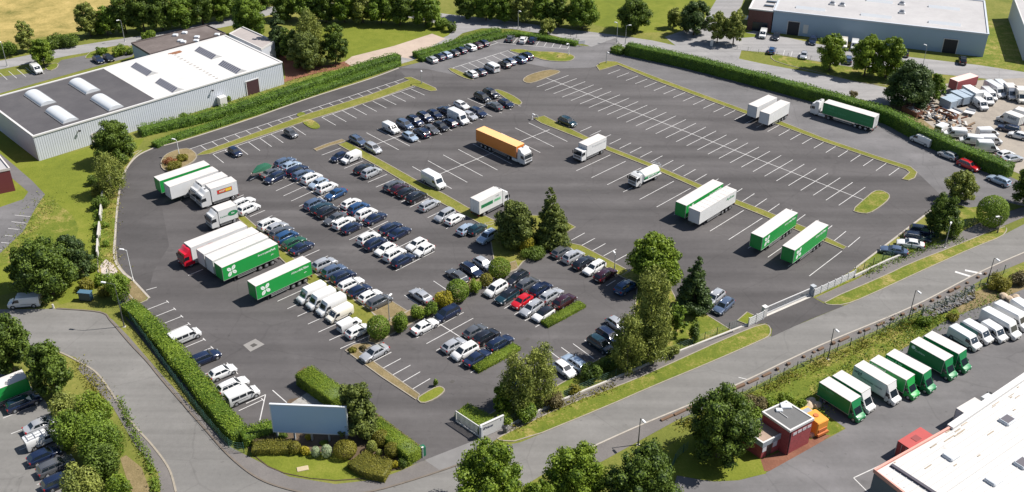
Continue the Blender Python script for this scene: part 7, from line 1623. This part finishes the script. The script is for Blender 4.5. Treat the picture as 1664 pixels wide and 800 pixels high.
board((945, 76), 'pale notice board by the far entrance corner', 1.8, 1.0, .8, WHITEM, rad(20)); board((1068, 97), 'white sign on the face of the tall hedge', 2.4, .8, 1.2, WHITEM, rad(-13)); board((872, 194), 'small white sign box at the tip of the right grass strip', .7, .6, .5, WHITEM, rad(-30)); board((1156, 76), 'blue white post sign under the trees at the warehouse drive', .8, 1.8, .1, WHITEM, 0)
# bank stones and the wire caged stone heap
mb = MB(); c0 = S(1540, 500)
for k in range(700):
    px, py = R.uniform(1500, 1582), 0; py = 519 - (px - 1492) * .46 + R.uniform(-11, 10); p = S(px, py) - c0; s_ = R.uniform(.1, .32); M = Matrix.Translation((p.x, p.y, R.uniform(.05, .55))) @ Matrix.Rotation(R.uniform(0, 3), 4, 'Z') @ Matrix.Rotation(R.uniform(-.5, .5), 4, 'X'); mb.box(-s_, s_, -s_ * .7, s_ * .7, -s_ * .4, s_ * .4, k % 3, s_ * .15, M)
o = mb.build('rubble_heap', [mat('rubble_grey', (.12, .12, .12), .95, var=.3, vs=2), mat('rubble_light', (.17, .165, .16), .95, var=.2, vs=2), mat('rubble_brown', (.11, .095, .08), .95, var=.3, vs=2)]); o.location = c0; kindof(o, 'stuff')
# low brown blocks standing for weeds and dirt along the lower road kerb
line = smooth_line([(1062, 684), (1110, 664), (1190, 630), (1262, 597), (1330, 565), (1400, 536), (1480, 502), (1560, 462), (1602, 441)], 5); wl = [S(*p) for p in line]; WEEDDIRT = mat('weed_dirt_brown', (.13, .08, .05), .9, var=.4, vs=2); acc = 0
tot = sum((b - a).length for a, b in zip(wl, wl[1:])); nb = 30
for k in range(nb):
    tgt = tot * (k + R.uniform(.2, .8)) / nb; acc = 0
    for a_, b_ in zip(wl, wl[1:]):
        l_ = (b_ - a_).length
        if acc + l_ >= tgt:
            p = a_.lerp(b_, (tgt - acc) / l_); d_ = b_ - a_; ln = R.choice([.5, .7, 1.3, 1.8, 2.3]); mb = MB(); mb.box(-ln / 2, ln / 2, -.22, .22, 0, R.uniform(.25, .45), 0, .06); o = mb.build('kerb_weed_block', WEEDDIRT); o.location = (p.x, p.y, .01); nn_ = Vector((d_.y, -d_.x, 0)).normalized() * .55; o.location += nn_; o.rotation_euler.z = math.atan2(d_.y, d_.x) + R.uniform(-.06, .06)
            tag(o, 'low brown block standing for weeds and dirt along the lower road kerb', 'sleeper', 'weeds and dirt along the lower kerb'); break
        acc += l_
p = S(492, 763); mb = MB(); mb.box(-.8, .8, -.45, .45, .0, .14, 0, .05); o = mb.build('stone_slab', mat('pale_slab2', (.38, .31, .2), .9, var=.15, vs=2)); o.location = (p.x, p.y, .07); o.rotation_euler.z = .3; tag(o, 'small pale stone slab lying on the garden lawn', 'slab')

# ------------------------------------------------------------------ camera, light, view
cd = bpy.data.cameras.new('camera'); cam = link(bpy.data.objects.new('camera', cd)); cam.location = CAMP
cam.matrix_world = Matrix.Translation(CAMP) @ Matrix((RT, UP, -FW)).transposed().to_4x4()
cd.sensor_width = 36; cd.lens = 36 * FPX / 1664; cd.clip_end = 3000; cd.clip_start = 1; scene.camera = cam
SUN_EL, SUN_AZ = rad(52), rad(10.5)                              # direction towards the sun, measured from +x
sd = Vector((math.cos(SUN_EL) * math.cos(SUN_AZ), math.cos(SUN_EL) * math.sin(SUN_AZ), math.sin(SUN_EL)))
sl = bpy.data.lights.new('sun', 'SUN'); sl.energy = 5.0; sl.angle = rad(.5); sl.color = (1, .95, .88); so = link(bpy.data.objects.new('sun', sl)); so.rotation_euler = sd.to_track_quat('Z', 'Y').to_euler(); so.location = (60, 150, 90)
w = bpy.data.worlds.new('World'); scene.world = w; w.use_nodes = True; nt = w.node_tree; bg = nt.nodes['Background']
sky = nt.nodes.new('ShaderNodeTexSky'); sky.sky_type = 'NISHITA'; sky.sun_disc = False; sky.sun_elevation = SUN_EL; sky.sun_rotation = rad(90) - SUN_AZ
nt.links.new(sky.outputs[0], bg.inputs[0]); bg.inputs[1].default_value = .07
vs_ = scene.view_settings; vs_.view_transform = 'Standard'; vs_.look = 'None'; vs_.gamma = 1; vs_.exposure = .68; vs_.use_curve_mapping = False
scene.cycles.max_bounces = 6; scene.cycles.diffuse_bounces = 3; scene.cycles.transparent_max_bounces = 4
